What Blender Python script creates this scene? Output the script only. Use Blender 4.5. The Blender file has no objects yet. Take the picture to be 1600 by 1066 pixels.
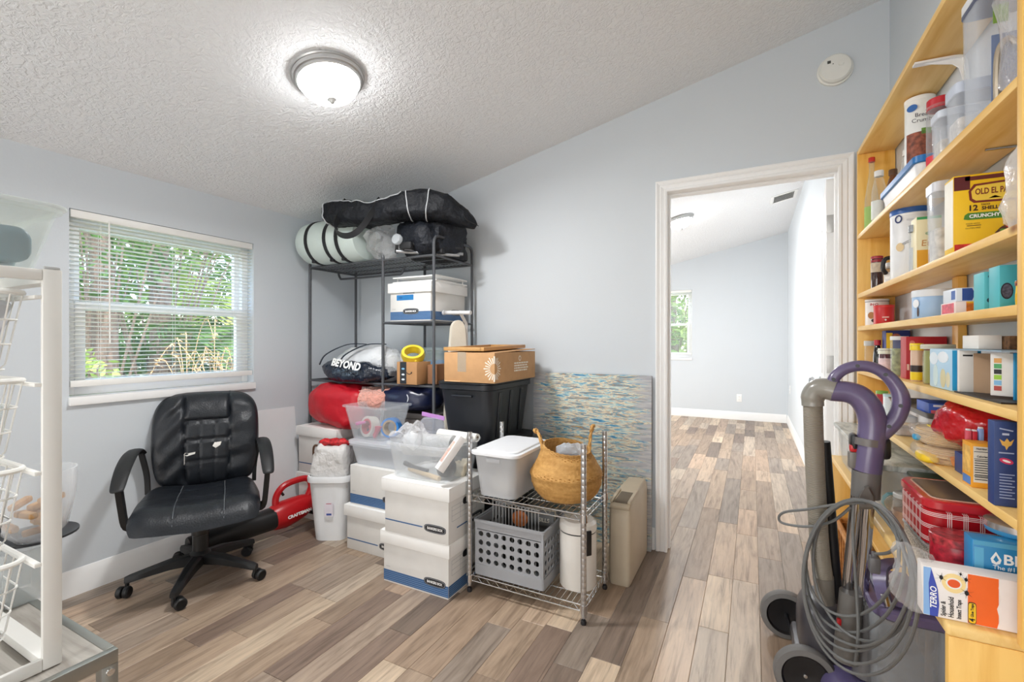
import bpy, bmesh, math, random
from math import pi, sin, cos, radians as R
from mathutils import Vector, Matrix, noise
rnd = random.Random(7)
SC = bpy.context.scene
COL = SC.collection

# ---------------------------------------------------------------- camera
cam = bpy.data.objects.new('camera', bpy.data.cameras.new('camera'))
COL.objects.link(cam)
cam.location = (0, 0, 1.19)
cam.rotation_euler = (R(90), 0, math.atan(375/725))
cam.data.sensor_width = 36
cam.data.lens = 36*725/1600
cam.data.clip_start = 0.02
SC.camera = cam

# ---------------------------------------------------------------- sky, sun, exposure
SKY, SUN, EXPO = 1.0, 1.0, 0.78
LAMP, LAMP2, FILL_LAMP = 38.0, 58.0, 30.0
FILL, FILL2 = 46.0, 52.0
w = bpy.data.worlds.new('world'); SC.world = w; w.use_nodes = True
nt = w.node_tree; nt.nodes.clear()
sky = nt.nodes.new('ShaderNodeTexSky'); sky.sky_type = 'NISHITA'
sky.sun_disc = False; sky.sun_elevation = R(52); sky.sun_rotation = R(110)
sky.air_density = 1.0; sky.dust_density = 2.5; sky.ozone_density = 1.0
bg = nt.nodes.new('ShaderNodeBackground'); bg.inputs[1].default_value = SKY
ow = nt.nodes.new('ShaderNodeOutputWorld')
nt.links.new(sky.outputs[0], bg.inputs[0]); nt.links.new(bg.outputs[0], ow.inputs[0])
sun = bpy.data.objects.new('sun', bpy.data.lights.new('sun', 'SUN')); COL.objects.link(sun)
sun.data.energy = SUN; sun.data.angle = R(1.5); sun.data.color = (1, .95, .86)
sun.rotation_euler = Vector((-.62, .25, -.85)).to_track_quat('-Z', 'Y').to_euler()
def fill_light(name, loc, sx, sy, power, rot):
    l = bpy.data.lights.new(name, 'AREA'); l.shape = 'RECTANGLE'; l.size = sx; l.size_y = sy; l.energy = power; l.color = (1, .975, .94)
    o = bpy.data.objects.new(name, l); COL.objects.link(o); o.location = loc; o.rotation_euler = rot
# unseen area fills added to brighten this room and the next
fill_light('near_fill_light', (-1.1, -2.55, 1.1), 2.6, 1.9, FILL, (R(97), 0, 0))
fill_light('next_room_fill_light', (-2.75, 5.6, 1.1), 2.2, 1.9, FILL2, (R(97), 0, R(-90)))
SC.view_settings.view_transform = 'Standard'
SC.view_settings.look = 'None'
SC.view_settings.exposure = EXPO
SC.view_settings.gamma = 1.0
SC.view_settings.use_curve_mapping = False
SC.cycles.transparent_max_bounces = 24
SC.cycles.diffuse_bounces = 8

# ---------------------------------------------------------------- calibrated pixel -> point in the room
CF, CTH = 725.0, math.atan(375/725)
def _ray(px, py):
    u = (px-800)/CF; v = (533-py)/CF
    return Vector((u*cos(CTH)-sin(CTH), u*sin(CTH)+cos(CTH), v))
def at(px, py, X=None, Y=None, Z=None):
    r = _ray(px, py)
    t = X/r.x if X is not None else (Y/r.y if Y is not None else (Z-1.19)/r.z)
    return Vector((0, 0, 1.19)) + r*t

# ---------------------------------------------------------------- materials
def lin(c):
    if isinstance(c, str):
        c = tuple(int(c[i:i+2], 16) for i in (0, 2, 4))
    c = [x/255 for x in c]
    return tuple((x/12.92 if x <= .04045 else ((x+.055)/1.055)**2.4) for x in c) + (1,)
def newmat(name):
    m = bpy.data.materials.new(name); m.use_nodes = True
    n = m.node_tree.nodes; n.clear()
    o = n.new('ShaderNodeOutputMaterial')
    p = n.new('ShaderNodeBsdfPrincipled'); m.node_tree.links.new(p.outputs[0], o.inputs[0])
    return m, n, m.node_tree.links, p, o
def ncoord(n, l, scale=(1, 1, 1), rndoff=False):
    tc = n.new('ShaderNodeTexCoord'); mp = n.new('ShaderNodeMapping')
    mp.inputs['Scale'].default_value = scale
    l.new(tc.outputs['Object'], mp.inputs[0])
    if rndoff:
        oi = n.new('ShaderNodeObjectInfo'); mu = n.new('ShaderNodeVectorMath'); mu.operation = 'SCALE'
        cb = n.new('ShaderNodeCombineXYZ')
        l.new(oi.outputs['Random'], cb.inputs[0]); l.new(oi.outputs['Random'], cb.inputs[1])
        mu.inputs[3].default_value = 37.0
        l.new(cb.outputs[0], mu.inputs[0]); l.new(mu.outputs[0], mp.inputs['Location'])
    return mp.outputs[0]
def bump(n, l, p, src, strength, dist):
    b = n.new('ShaderNodeBump'); b.inputs['Strength'].default_value = strength; b.inputs['Distance'].default_value = dist
    l.new(src, b.inputs['Height']); l.new(b.outputs[0], p.inputs['Normal'])
def ramp(n, l, src, stops):
    r = n.new('ShaderNodeValToRGB'); e = r.color_ramp.elements
    while len(e) < len(stops): e.new(.5)
    for i, (pos, c) in enumerate(stops):
        e[i].position = pos; e[i].color = c
    l.new(src, r.inputs[0]); return r.outputs[0]
def noise_tex(n, l, co, scale, detail=3, rough=.5, dist=0):
    t = n.new('ShaderNodeTexNoise'); t.inputs['Scale'].default_value = scale
    t.inputs['Detail'].default_value = detail; t.inputs['Roughness'].default_value = rough; t.inputs['Distortion'].default_value = dist
    l.new(co, t.inputs['Vector']); return t.outputs[0]
_MC = {}
def mat(c, rough=.5, metal=0, var=.05, scale=14, bmp=0, bscale=120, coat=0, sheen=0, spec=.5, stretch=(1, 1, 1)):
    key = ('p', c, rough, metal, var, scale, bmp, bscale, coat, sheen, spec, stretch)
    if key in _MC: return _MC[key]
    m, n, l, p, o = newmat('painted_%s_%d' % (c if isinstance(c, str) else 'rgb', len(_MC)))
    co = ncoord(n, l, stretch); k = lin(c)
    f = noise_tex(n, l, co, scale, 4)
    a = tuple(max(0, x*(1-var)) for x in k[:3])+(1,); b_ = tuple(min(1, x*(1+var)) for x in k[:3])+(1,)
    l.new(ramp(n, l, f, [(.3, a), (.7, b_)]), p.inputs['Base Color'])
    p.inputs['Roughness'].default_value = rough; p.inputs['Metallic'].default_value = metal
    p.inputs['Specular IOR Level'].default_value = spec
    if coat: p.inputs['Coat Weight'].default_value = coat; p.inputs['Coat Roughness'].default_value = .08
    if sheen: p.inputs['Sheen Weight'].default_value = sheen
    if bmp: bump(n, l, p, noise_tex(n, l, co, bscale, 3), min(1, bmp), .004 if bmp < .7 else .02)
    _MC[key] = m; return m
def clear(c='e8eef0', opac=.18, rough=.12, bmp=0, bscale=25):
    key = ('c', c, opac, rough, bmp, bscale)
    if key in _MC: return _MC[key]
    m, n, l, p, o = newmat('clear_plastic_%d' % len(_MC)); k = lin(c)
    p.inputs['Base Color'].default_value = k; p.inputs['Roughness'].default_value = rough
    tr = n.new('ShaderNodeBsdfTransparent'); tr.inputs[0].default_value = tuple(x**.14 for x in k[:3])+(1,)
    lw = n.new('ShaderNodeLayerWeight'); lw.inputs[0].default_value = .25
    co = ncoord(n, l); ns = noise_tex(n, l, co, bscale, 3)
    mr = n.new('ShaderNodeMapRange'); l.new(lw.outputs['Facing'], mr.inputs[0])
    mr.inputs[3].default_value = opac*.55; mr.inputs[4].default_value = min(1, opac*.6+.38)
    mx = n.new('ShaderNodeMixShader')
    l.new(mr.outputs[0], mx.inputs[0]); l.new(tr.outputs[0], mx.inputs[1]); l.new(p.outputs[0], mx.inputs[2]); l.new(mx.outputs[0], o.inputs[0])
    if bmp: bump(n, l, p, ns, bmp, .01)
    _MC[key] = m; return m
def glow(c, s):
    m, n, l, p, o = newmat('lit_glass'); e = n.new('ShaderNodeEmission')
    e.inputs[0].default_value = lin(c); e.inputs[1].default_value = s
    l.new(e.outputs[0], o.inputs[0]); return m
def wood(c1, c2, axis=0, scale=1.0, rough=.45, knots=True, name='pine'):
    m, n, l, p, o = newmat(name)
    st = [9, 9, 9]; st[axis] = .9
    co = ncoord(n, l, tuple(s*scale for s in st), True)
    f = noise_tex(n, l, co, 2.2, 6, .55, .6)
    col = ramp(n, l, f, [(.32, lin(c2)), (.6, lin(c1))])
    if knots:
        st2 = [6, 6, 6]; st2[axis] = 3.2
        v = n.new('ShaderNodeTexVoronoi'); l.new(ncoord(n, l, tuple(st2), True), v.inputs['Vector']); v.inputs['Scale'].default_value = 1.1
        kr = ramp(n, l, v.outputs['Distance'], [(.03, (1, 1, 1, 1)), (.09, (0, 0, 0, 1))])
        mx = n.new('ShaderNodeMix'); mx.data_type = 'RGBA'
        l.new(kr, mx.inputs[0]); l.new(col, mx.inputs[6]); mx.inputs[7].default_value = lin('8a5522')
        col = mx.outputs[2]
    l.new(col, p.inputs['Base Color']); p.inputs['Roughness'].default_value = rough
    bump(n, l, p, f, .08, .003); return m
def plank_mat():
    m, n, l, p, o = newmat('plank_laminate')
    oi = n.new('ShaderNodeObjectInfo')
    co = ncoord(n, l, (24, 1.5, 24), True)
    f = noise_tex(n, l, co, 2.0, 7, .62, .8)
    f2 = noise_tex(n, l, ncoord(n, l, (7, .9, 7), True), 2.4, 4, .6, 1.6)
    g = ramp(n, l, f, [(.28, (.52, .49, .46, 1)), (.46, (.96, .95, .94, 1)), (.75, (1.2, 1.19, 1.16, 1))])
    g2 = ramp(n, l, f2, [(.3, (.74, .71, .68, 1)), (.55, (1.03, 1.02, 1.0, 1)), (.8, (1.08, 1.06, 1.03, 1))])
    mx = n.new('ShaderNodeMix'); mx.data_type = 'RGBA'; mx.blend_type = 'MULTIPLY'; mx.inputs[0].default_value = 1
    l.new(oi.outputs['Color'], mx.inputs[6]); l.new(g, mx.inputs[7])
    my = n.new('ShaderNodeMix'); my.data_type = 'RGBA'; my.blend_type = 'MULTIPLY'; my.inputs[0].default_value = 1
    l.new(mx.outputs[2], my.inputs[6]); l.new(g2, my.inputs[7])
    l.new(my.outputs[2], p.inputs['Base Color'])
    p.inputs['Roughness'].default_value = .42
    bump(n, l, p, f, .12, .002); return m
def ceiling_mat():
    m, n, l, p, o = newmat('knockdown_ceiling')
    co = ncoord(n, l)
    f = noise_tex(n, l, co, 46, 3, .55, .9)
    h = ramp(n, l, f, [(.40, (0, 0, 0, 1)), (.58, (1, 1, 1, 1))])
    p.inputs['Base Color'].default_value = lin('eef0f2'); p.inputs['Roughness'].default_value = .8
    bump(n, l, p, h, .42, .010); return m
def wall_mat(c):
    m, n, l, p, o = newmat('wall_paint')
    co = ncoord(n, l)
    f = noise_tex(n, l, co, 3, 3); k = lin(c)
    l.new(ramp(n, l, f, [(.3, tuple(x*.985 for x in k[:3])+(1,)), (.7, k)]), p.inputs['Base Color'])
    p.inputs['Roughness'].default_value = .55
    bump(n, l, p, noise_tex(n, l, co, 90, 3), .12, .003); return m

WALL = wall_mat('d0d6db'); CEIL = ceiling_mat(); TRIM = mat('f0f0ef', .35, var=.01)
WHITE = mat('f2f2f0', .4, var=.02); BLACK = mat('141416', .45); STEEL = mat('b9bbbd', .25, 1, .03)
CHROME = mat('d4d4d4', .14, 1, .02); INK = mat('1c1c20', .5, var=.02)

# ---------------------------------------------------------------- mesh helpers
def rr(w, d, r, k=4, cx=0, cy=0):
    r = min(r, w/2-1e-4, d/2-1e-4); pts = []
    for (sx, sy, a0) in ((1, 1, 0), (-1, 1, 90), (-1, -1, 180), (1, -1, 270)):
        for i in range(k+1):
            a = R(a0+90*i/k)
            pts.append((cx+sx*(w/2-r)+r*cos(a), cy+sy*(d/2-r)+r*sin(a)))
    return pts
class B:
    def __init__(s): s.bm = bmesh.new()
    def box(s, c, d, bev=0, seg=2, M=None):
        v = []
        for z in (-.5, .5):
            for x, y in ((-.5, -.5), (.5, -.5), (.5, .5), (-.5, .5)):
                v.append(s.bm.verts.new((x*d[0], y*d[1], z*d[2])))
        fs = [s.bm.faces.new([v[i] for i in f]) for f in ((3, 2, 1, 0), (4, 5, 6, 7), (0, 1, 5, 4), (1, 2, 6, 5), (2, 3, 7, 6), (3, 0, 4, 7))]
        vs = v
        if bev:
            es = list({e for f in fs for e in f.edges})
            r_ = bmesh.ops.bevel(s.bm, geom=es, offset=min(bev, min(d)*.49), segments=seg, profile=.5, affect='EDGES')
            vs = list({x for f in r_['faces'] for x in f.verts} | {x for x in v if x.is_valid})
        T = Matrix.Translation(Vector(c)) @ (M.to_4x4() if M else Matrix.Identity(4))
        for x in vs: x.co = T @ x.co
        return s
    def bx(s, x0, x1, y0, y1, z0, z1, bev=0, seg=2):
        return s.box(((x0+x1)/2, (y0+y1)/2, (z0+z1)/2), (abs(x1-x0), abs(y1-y0), abs(z1-z0)), bev, seg)
    def loft(s, rings, cap0=True, cap1=True, loop=False):
        V = [[s.bm.verts.new(p) for p in r] for r in rings]
        n = len(V[0]); m = len(V)
        for i in range(m if loop else m-1):
            a, b = V[i], V[(i+1) % m]
            for j in range(n):
                try: s.bm.faces.new((a[j], a[(j+1) % n], b[(j+1) % n], b[j]))
                except ValueError: pass
        if not loop:
            if cap0: s.bm.faces.new(list(reversed(V[0])))
            if cap1: s.bm.faces.new(V[-1])
        return s
    def lathe(s, prof, n=24, c=(0, 0, 0), M=None, sx=1, sy=1):
        T = Matrix.Translation(Vector(c)) @ (M.to_4x4() if M else Matrix.Identity(4))
        return s.loft([[T @ Vector((max(r, 1e-5)*cos(2*pi*i/n)*sx, max(r, 1e-5)*sin(2*pi*i/n)*sy, z)) for i in range(n)] for r, z in prof])
    def tube(s, path, r, n=8, closed=False, flat=None):
        P = [Vector(p) for p in path]; m = len(P)
        rs = r if isinstance(r, (list, tuple)) else [r]*m
        T = []
        for i in range(m):
            if closed: t = P[(i+1) % m]-P[i-1]
            else: t = P[min(i+1, m-1)]-P[max(i-1, 0)]
            T.append(t.normalized() if t.length > 1e-9 else Vector((0, 0, 1)))
        u = T[0].orthogonal().normalized()
        if flat: u = (Vector(flat)-T[0]*Vector(flat).dot(T[0])).normalized()
        rings = []
        for i in range(m):
            u = (u-T[i]*u.dot(T[i])).normalized(); v = T[i].cross(u)
            rings.append([P[i]+(u*cos(2*pi*k/n)+v*sin(2*pi*k/n))*rs[i] for k in range(n)])
        return s.loft(rings, loop=closed)
    def strap(s, path, w, t, side):
        P = [Vector(p) for p in path]; m = len(P); rings = []
        for i in range(m):
            tg = (P[min(i+1, m-1)]-P[max(i-1, 0)]).normalized()
            sd = Vector(side); sd = (sd-tg*sd.dot(tg)).normalized(); nn = tg.cross(sd)
            rings.append([P[i]+sd*w/2+nn*t/2, P[i]-sd*w/2+nn*t/2, P[i]-sd*w/2-nn*t/2, P[i]+sd*w/2-nn*t/2])
        return s.loft(rings)
    def tub(s, cx, cy, z0, h, w, d, wt, dt, r, th=.003, k=4, lip=0):
        f = lambda W, D, z, rr_=r: [(x, y, z) for x, y in rr(W, D, rr_, k, cx, cy)]
        rings = [f(w, d, z0), f(wt, dt, z0+h)]
        if lip:
            rings = [f(w, d, z0), f(wt, dt, z0+h-lip), f(wt+2*lip, dt+2*lip, z0+h-lip), f(wt+2*lip, dt+2*lip, z0+h)]
        rings += [f(wt-2*th, dt-2*th, z0+h), f(w-2*th, d-2*th, z0+th)]
        return s.loft(rings)
    def slab(s, cx, cy, z0, z1, w, d, r, k=5, bev=.002):
        f = lambda W, D, z: [(x, y, z) for x, y in rr(W, D, r, k, cx, cy)]
        return s.loft([f(w-2*bev, d-2*bev, z0), f(w, d, z0+bev), f(w, d, z1-bev), f(w-2*bev, d-2*bev, z1)])
    def prism(s, pts, d0, d1, M=None):
        T = M.to_4x4() if M else Matrix.Identity(4)
        return s.loft([[T @ Vector((x, y, d0)) for x, y in pts], [T @ Vector((x, y, d1)) for x, y in pts]])
    def blob(s, c, d, p=2.5, amp=.02, fr=6, seed=0, nu=32, nv=20, M=None, flatb=None):
        def sp(a, e): return math.copysign(abs(a)**e, a)
        T = Matrix.Translation(Vector(c)) @ (M.to_4x4() if M else Matrix.Identity(4))
        e = 2/p; rings = []
        for j in range(nv+1):
            ph = -pi/2+pi*(j+.02)/(nv+.04) if True else 0
            ring = []
            for i in range(nu):
                th = 2*pi*i/nu
                q = Vector((sp(cos(ph), e)*sp(cos(th), e)*d[0]/2, sp(cos(ph), e)*sp(sin(th), e)*d[1]/2, sp(sin(ph), e)*d[2]/2))
                nn = Vector((q.x/d[0]**2, q.y/d[1]**2, q.z/d[2]**2)).normalized()
                q = q+nn*amp*(noise.fractal((q*fr)+Vector((seed*7.1, seed*3.3, 0)), .9, 2.1, 4))
                if flatb is not None: q.z = max(q.z, flatb-c[2])
                ring.append(T @ q)
            rings.append(ring)
        return s.loft(rings)
    def leafquad(s, c, a, b):
        v = [s.bm.verts.new(c-a), s.bm.verts.new(c+b*.5), s.bm.verts.new(c+a), s.bm.verts.new(c-b*.5)]
        s.bm.faces.new(v)
W = {}
def wm(o): return W.get(o.name, Matrix.Identity(4)) if o else Matrix.Identity(4)
def obj(name, b, m, parent=None, ang=35, local=False, stuff=False, label=None, fix=True):
    bm = b.bm
    if parent and not local: bm.transform(wm(parent).inverted())
    if fix: bmesh.ops.recalc_face_normals(bm, faces=bm.faces)
    me = bpy.data.meshes.new(name); bm.to_mesh(me); bm.free()
    me.polygons.foreach_set('use_smooth', [True]*len(me.polygons)); me.set_sharp_from_angle(angle=R(ang))
    me.materials.append(m)
    o = bpy.data.objects.new(name, me); COL.objects.link(o)
    if parent: o.parent = parent; W[o.name] = wm(parent)
    if stuff: o['kind'] = 'stuff'
    if label: o['label'] = label
    return o
def tag(o, label, cat, group=None):
    o['label'] = label; o['category'] = cat
    if group: o['group'] = group
    return o
def thing(name, label, cat, loc, rotz=0, group=None, M=None):
    o = bpy.data.objects.new(name, None); COL.objects.link(o)
    o.empty_display_size = .05
    if M is None: M = Matrix.Translation(Vector(loc)) @ Matrix.Rotation(rotz, 4, 'Z')
    o.location = M.translation; o.rotation_euler = M.to_euler(); W[o.name] = M
    return tag(o, label, cat, group)
def single(name, b, m, label, cat, group=None, ang=35, stuff=False):
    vs = [v.co.copy() for v in b.bm.verts]
    lo = Vector((min(v.x for v in vs), min(v.y for v in vs), min(v.z for v in vs))); hi = Vector((max(v.x for v in vs), max(v.y for v in vs), 0))
    c = Vector(((lo.x+hi.x)/2, (lo.y+hi.y)/2, lo.z))
    b.bm.transform(Matrix.Translation(-c))
    o = obj(name, b, m, None, ang, stuff=stuff); o.location = c; W[o.name] = Matrix.Translation(c)
    return tag(o, label, cat, group)
def struct(name, b, m, parent=None, ang=35):
    o = obj(name, b, m, parent, ang); o['kind'] = 'structure'; return o
def ccopy(o, parent):
    c = o.copy(); COL.objects.link(c); c.parent = parent; W[c.name] = wm(parent); return c
FACE = {'F': Matrix.Rotation(R(90), 3, 'X'), 'R': Matrix.Rotation(R(90), 3, 'Z') @ Matrix.Rotation(R(90), 3, 'X'),
        'L': Matrix.Rotation(R(-90), 3, 'Z') @ Matrix.Rotation(R(90), 3, 'X'), 'T': Matrix.Identity(3)}
def txt(parent, s, size, m, c, face='F', roll=0, shear=0, sx=1, name='lettering', Mx=None, bold=0, local=False, align='CENTER'):
    cu = bpy.data.curves.new(name, 'FONT'); cu.body = s; cu.size = size; cu.align_x = align; cu.align_y = 'CENTER'
    cu.shear = shear; cu.offset = bold; cu.resolution_u = 3
    t = bpy.data.objects.new(name, cu)
    me = bpy.data.meshes.new_from_object(t)
    bpy.data.objects.remove(t); bpy.data.curves.remove(cu)
    M = Mx if Mx else FACE[face]
    T = Matrix.Translation(Vector(c)) @ M.to_4x4() @ Matrix.Rotation(roll, 4, 'Z') @ Matrix.Diagonal((sx, 1, 1, 1))
    if parent and not local: T = wm(parent).inverted() @ T
    me.transform(T); me.name = name; me.materials.clear(); me.materials.append(m)
    o = bpy.data.objects.new(name, me); COL.objects.link(o); o.parent = parent
    if parent: W[o.name] = wm(parent)
    return o
def patch(parent, name, m, c, w, h, face='F', roll=0, t=.0006, poly=None, bev=0):
    b = B(); pts = poly or [(-w/2, -h/2), (w/2, -h/2), (w/2, h/2), (-w/2, h/2)]
    T = Matrix.Translation(Vector(c)) @ FACE[face].to_4x4() @ Matrix.Rotation(roll, 4, 'Z')
    b.prism(pts, 0, t, T)
    return obj(name, b, m, parent)
def oval(w, h, n=20, p=2): return [(math.copysign(abs(cos(2*pi*i/n))**(2/p), cos(2*pi*i/n))*w/2, math.copysign(abs(sin(2*pi*i/n))**(2/p), sin(2*pi*i/n))*h/2) for i in range(n)]
def smooth(pts, n=6, closed=False):
    P = [Vector(p) for p in pts]; out = []; m = len(P)
    for i in range(m if closed else m-1):
        g = lambda k: P[k % m] if closed else P[max(0, min(m-1, k))]
        a, b, c, d = g(i-1), g(i), g(i+1), g(i+2)
        for k in range(n):
            t = k/n
            out.append(.5*((2*b)+(c-a)*t+(2*a-5*b+4*c-d)*t*t+(3*b-a-3*c+d)*t**3))
    if not closed: out.append(P[-1])
    return out

# ================================================================ SETTING
XL, XR, XR2, YB, YT, YF, Y0 = -2.82, .57, .46, 2.73, 2.85, 7.80, -2.6
def ch(x): return 2.67+.22*x
def wall_y(name, x0, x1, y0, y1, z0, cut=None):        # wall across the room, its top under the slope
    b = B(); pts = [(x0, z0), (x1, z0), (x1, ch(x1)+.02), (x0, ch(x0)+.02)]
    b.prism(pts, -y1, -y0, Matrix.Rotation(R(90), 3, 'X')); return struct(name, b, WALL)
def wall_x(name, x0, x1, y0, y1, z0, z1):
    b = B().bx(x0, x1, y0, y1, z0, z1); return struct(name, b, WALL)

# floor: every plank is its own board
floor = struct('floor', B().bx(XL-.15, XR+.15, Y0-.1, YF+.1, -.06, -.009), mat('5a4c42', .8))
PLM = plank_mat()
PC = [lin(c) for c in ('ae9985', 'c1ab96', '978473', '857367', 'b79f8a', 'a49384', 'c9b6a0', '95887d', 'ad9986', 'a18c79', 'bfaf9e', '7f7065')]
lengths = [.36, .48, .62, .78, .92, 1.1]
pm = {}
def plank_bm(L, b=None, off=(0, 0)):
    b = b or B(); wd = .1135; g = .0016
    v = []
    for z, i in ((-.008, 0), (-.0012, 0), (0, g)):
        v.append([(off[0]+g*.3+i, off[1]+g*.3+i, z), (off[0]+wd-i, off[1]+g*.3+i, z), (off[0]+wd-i, off[1]+L-g*.3-i, z), (off[0]+g*.3+i, off[1]+L-g*.3-i, z)])
    b.loft(v, cap0=False); return b
for L in lengths:
    o = obj('plank', plank_bm(L), PLM, ang=20); pm[L] = o.data; COL.objects.unlink(o); bpy.data.objects.remove(o)
rp = random.Random(11); nplank = 0; rest = B(); nrow = int((XR-XL)/.114)+1
for i in range(nrow):
    x = XL+i*.114
    y = Y0-rp.random()*.6
    last = None
    while y < YF:
        L = rp.choice(lengths)
        ym = y+L
        back = ym > 3.4
        near = ym < .35
        far_hidden = back and x < -1.35
        if near or far_hidden or nplank >= 298:
            plank_bm(L, rest, (x, y))
        else:
            o = bpy.data.objects.new('plank', pm[L]); COL.objects.link(o); o.parent = floor; o.location = (x, y, 0)
            c = rp.choice([k for k in PC if k != last]); last = c; j = .9+.2*rp.random()
            o.color = (c[0]*j, c[1]*j, c[2]*j, 1); nplank += 1
        y += L
ro = obj('plank', rest, mat('a08a76', .45, var=.25, scale=6, stretch=(9, 1, 9)), floor, stuff=True)

struct('ceiling', B().prism([(XL-.15, ch(XL-.15)), (XR+.15, ch(XR+.15)), (XR+.15, ch(XR+.15)+.08), (XL-.15, ch(XL-.15)+.08)], -(YF+.1), -(Y0-.1), Matrix.Rotation(R(90), 3, 'X')), CEIL)

# left wall with a window hole
WY0, WY1, WZ0, WZ1 = .97, 1.87, .93, 1.81
lw = wall_x('wall_left', XL-.14, XL, Y0, WY0, -.05, 2.07)
struct('wall_left_above', B().bx(XL-.14, XL, WY0, WY1, WZ1, 2.07), WALL, lw)
struct('wall_left_below', B().bx(XL-.14, XL, WY0, WY1, -.05, WZ0-.037), WALL, lw)
struct('wall_left_beyond', B().bx(XL-.14, XL, WY1, YF, -.05, 2.07), WALL, lw)
# back wall with the doorway
DX0, DX1, DZ = -.428, .375, 2.03
wb = wall_y('wall_back', XL, DX0-.02, YB, YT, -.05)
o = wall_y('wall_back_right', DX1+.02, XR, YB, YT, -.05); o.parent = wb
o = wall_y('wall_back_header', DX0-.02, DX1+.02, YB, YT, DZ+.02); o.parent = wb
wall_x('wall_right', XR, XR+.12, Y0, YT, -.05, 2.83)
wall_y('wall_front', XL, XR, Y0-.12, Y0, -.05)
# next room
wall_x('wall_right_next_room', XR2, XR2+.12, YT, YF, -.05, 2.83)
FX0, FX1, FZ0, FZ1 = -1.62, -.84, .93, 2.0
wf = wall_y('wall_far', FX1, XR2, YF, YF+.12, -.05)
o = wall_y('wall_far_left', XL, FX0, YF, YF+.12, -.05); o.parent = wf
o = wall_y('wall_far_above', FX0, FX1, YF, YF+.12, FZ1); o.parent = wf
struct('wall_far_below', B().bx(FX0, FX1, YF, YF+.12, -.05, FZ0), WALL, wf)

# baseboards (stepped profile)
BP = [(0, 0), (.014, 0), (.014, .07), (.011, .078), (.011, .094), (.008, .1), (.006, .115), (.002, .122), (0, .122)]
def base_x(name, x, y0, y1, sgn):
    b = B(); b.loft([[(x+sgn*p, y, z) for p, z in BP] for y in (y0, y1)]); return struct(name, b, TRIM)
def base_y(name, y, x0, x1, sgn=-1):
    b = B(); b.loft([[(x, y+sgn*p, z) for p, z in BP] for x in (x0, x1)]); return struct(name, b, TRIM)
base_x('baseboard_left', XL, Y0, YB, 1)
base_y('baseboard_back', YB, XL+.015, DX0-.064)
base_y('baseboard_far', YF, XL, XR2-.015)
base_x('baseboard_right_next_room', XR2, YT+.02, YF, -1)

# door casing: fluted profile, plus jambs
CP = [(0, 0), (0, .012), (.006, .016), (.012, .016), (.016, .011), (.026, .013), (.034, .016), (.04, .013), (.046, .018), (.056, .021), (.062, .019), (.062, 0)]
def casing(name, sgn, y, ys):
    xi = (DX0 if sgn < 0 else DX1)-sgn*(-.0)
    xi = DX0+.004 if sgn < 0 else DX1-.004
    rings = []
    for z, mit in ((0, 0), (DZ, 1)):
        rings.append([(xi+sgn*p, y-ys*q, z+(p if mit else 0)) for p, q in CP])
    return struct(name, B().loft(rings), TRIM)
dt = struct('trim_1', B().bx(DX0-.02, DX0, YB, YT, 0, DZ+.02), TRIM)
struct('jamb_right', B().bx(DX1, DX1+.02, YB, YT, 0, DZ+.02), TRIM, dt)
struct('jamb_head', B().bx(DX0, DX1, YB, YT, DZ, DZ+.02), TRIM, dt)
struct('door_stop', B().bx(DX0, DX0+.01, YB+.05, YB+.085, 0, DZ).bx(DX0+.01, DX1-.01, YB+.05, YB+.085, DZ-.01, DZ).bx(DX1-.01, DX1, YB+.05, YB+.085, 0, DZ), TRIM, dt)
casing('trim_2', -1, YB, 1); casing('trim_3', 1, YB, 1)
def head(name, y, ys):
    rings = []
    for x, s in ((DX0+.004, -1), (DX1-.004, 1)):
        rings.append([(x+s*p, y-ys*q, DZ+p) for p, q in CP])
    return struct(name, B().loft(rings), TRIM)
head('trim_4', YB, 1)
casing('trim_5', -1, YT, -1); casing('trim_6', 1, YT, -1); head('trim_7', YT, -1)

# open door, swung into the next room against the wall
M = Matrix.Translation((DX1-.002, YT+.004, 0)) @ Matrix.Rotation(R(4.5), 4, 'Z').inverted()
door = bpy.data.objects.new('door_1', None); COL.objects.link(door); door['kind'] = 'structure'
door.location = M.translation; door.rotation_euler = M.to_euler(); W[door.name] = M
d = B().box((-.0175, .4, 1.015), (.035, .8, 2.01), .002)
obj('door_slab', d, TRIM, door, local=True)
for z0, z1 in ((.2, .85), (1.0, 1.85)):
    for y in (.22, .58):
        obj('door_panel', B().box((-.036, y, (z0+z1)/2), (.006, .26, z1-z0), .002), TRIM, door, local=True)
for z in (.24, 1.07, 1.79):
    hb = B().box((-.018, -.0012, z), (.03, .002, .09), .0008)
    hb.tube([(.004, -.004, z-.046), (.004, -.004, z+.046)], .006, 8)
    for k in (-.03, 0, .03): hb.tube([(-.02+.008*(k != 0), -.002, z+k), (-.02+.008*(k != 0), -.0035, z+k)], .004, 8)
    obj('hinge', hb, mat('c2c2c0', .42, .6), door, local=True)
kb = B().lathe([(0, 0), (.03, 0), (.03, .006), (.012, .012), (.011, .03), (.024, .038), (.028, .052), (.022, .064), (0, .068)], 20, (-.035, .74, .93), Matrix.Rotation(R(-90), 3, 'Y'))
obj('door_knob', kb, STEEL, door, local=True)

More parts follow.
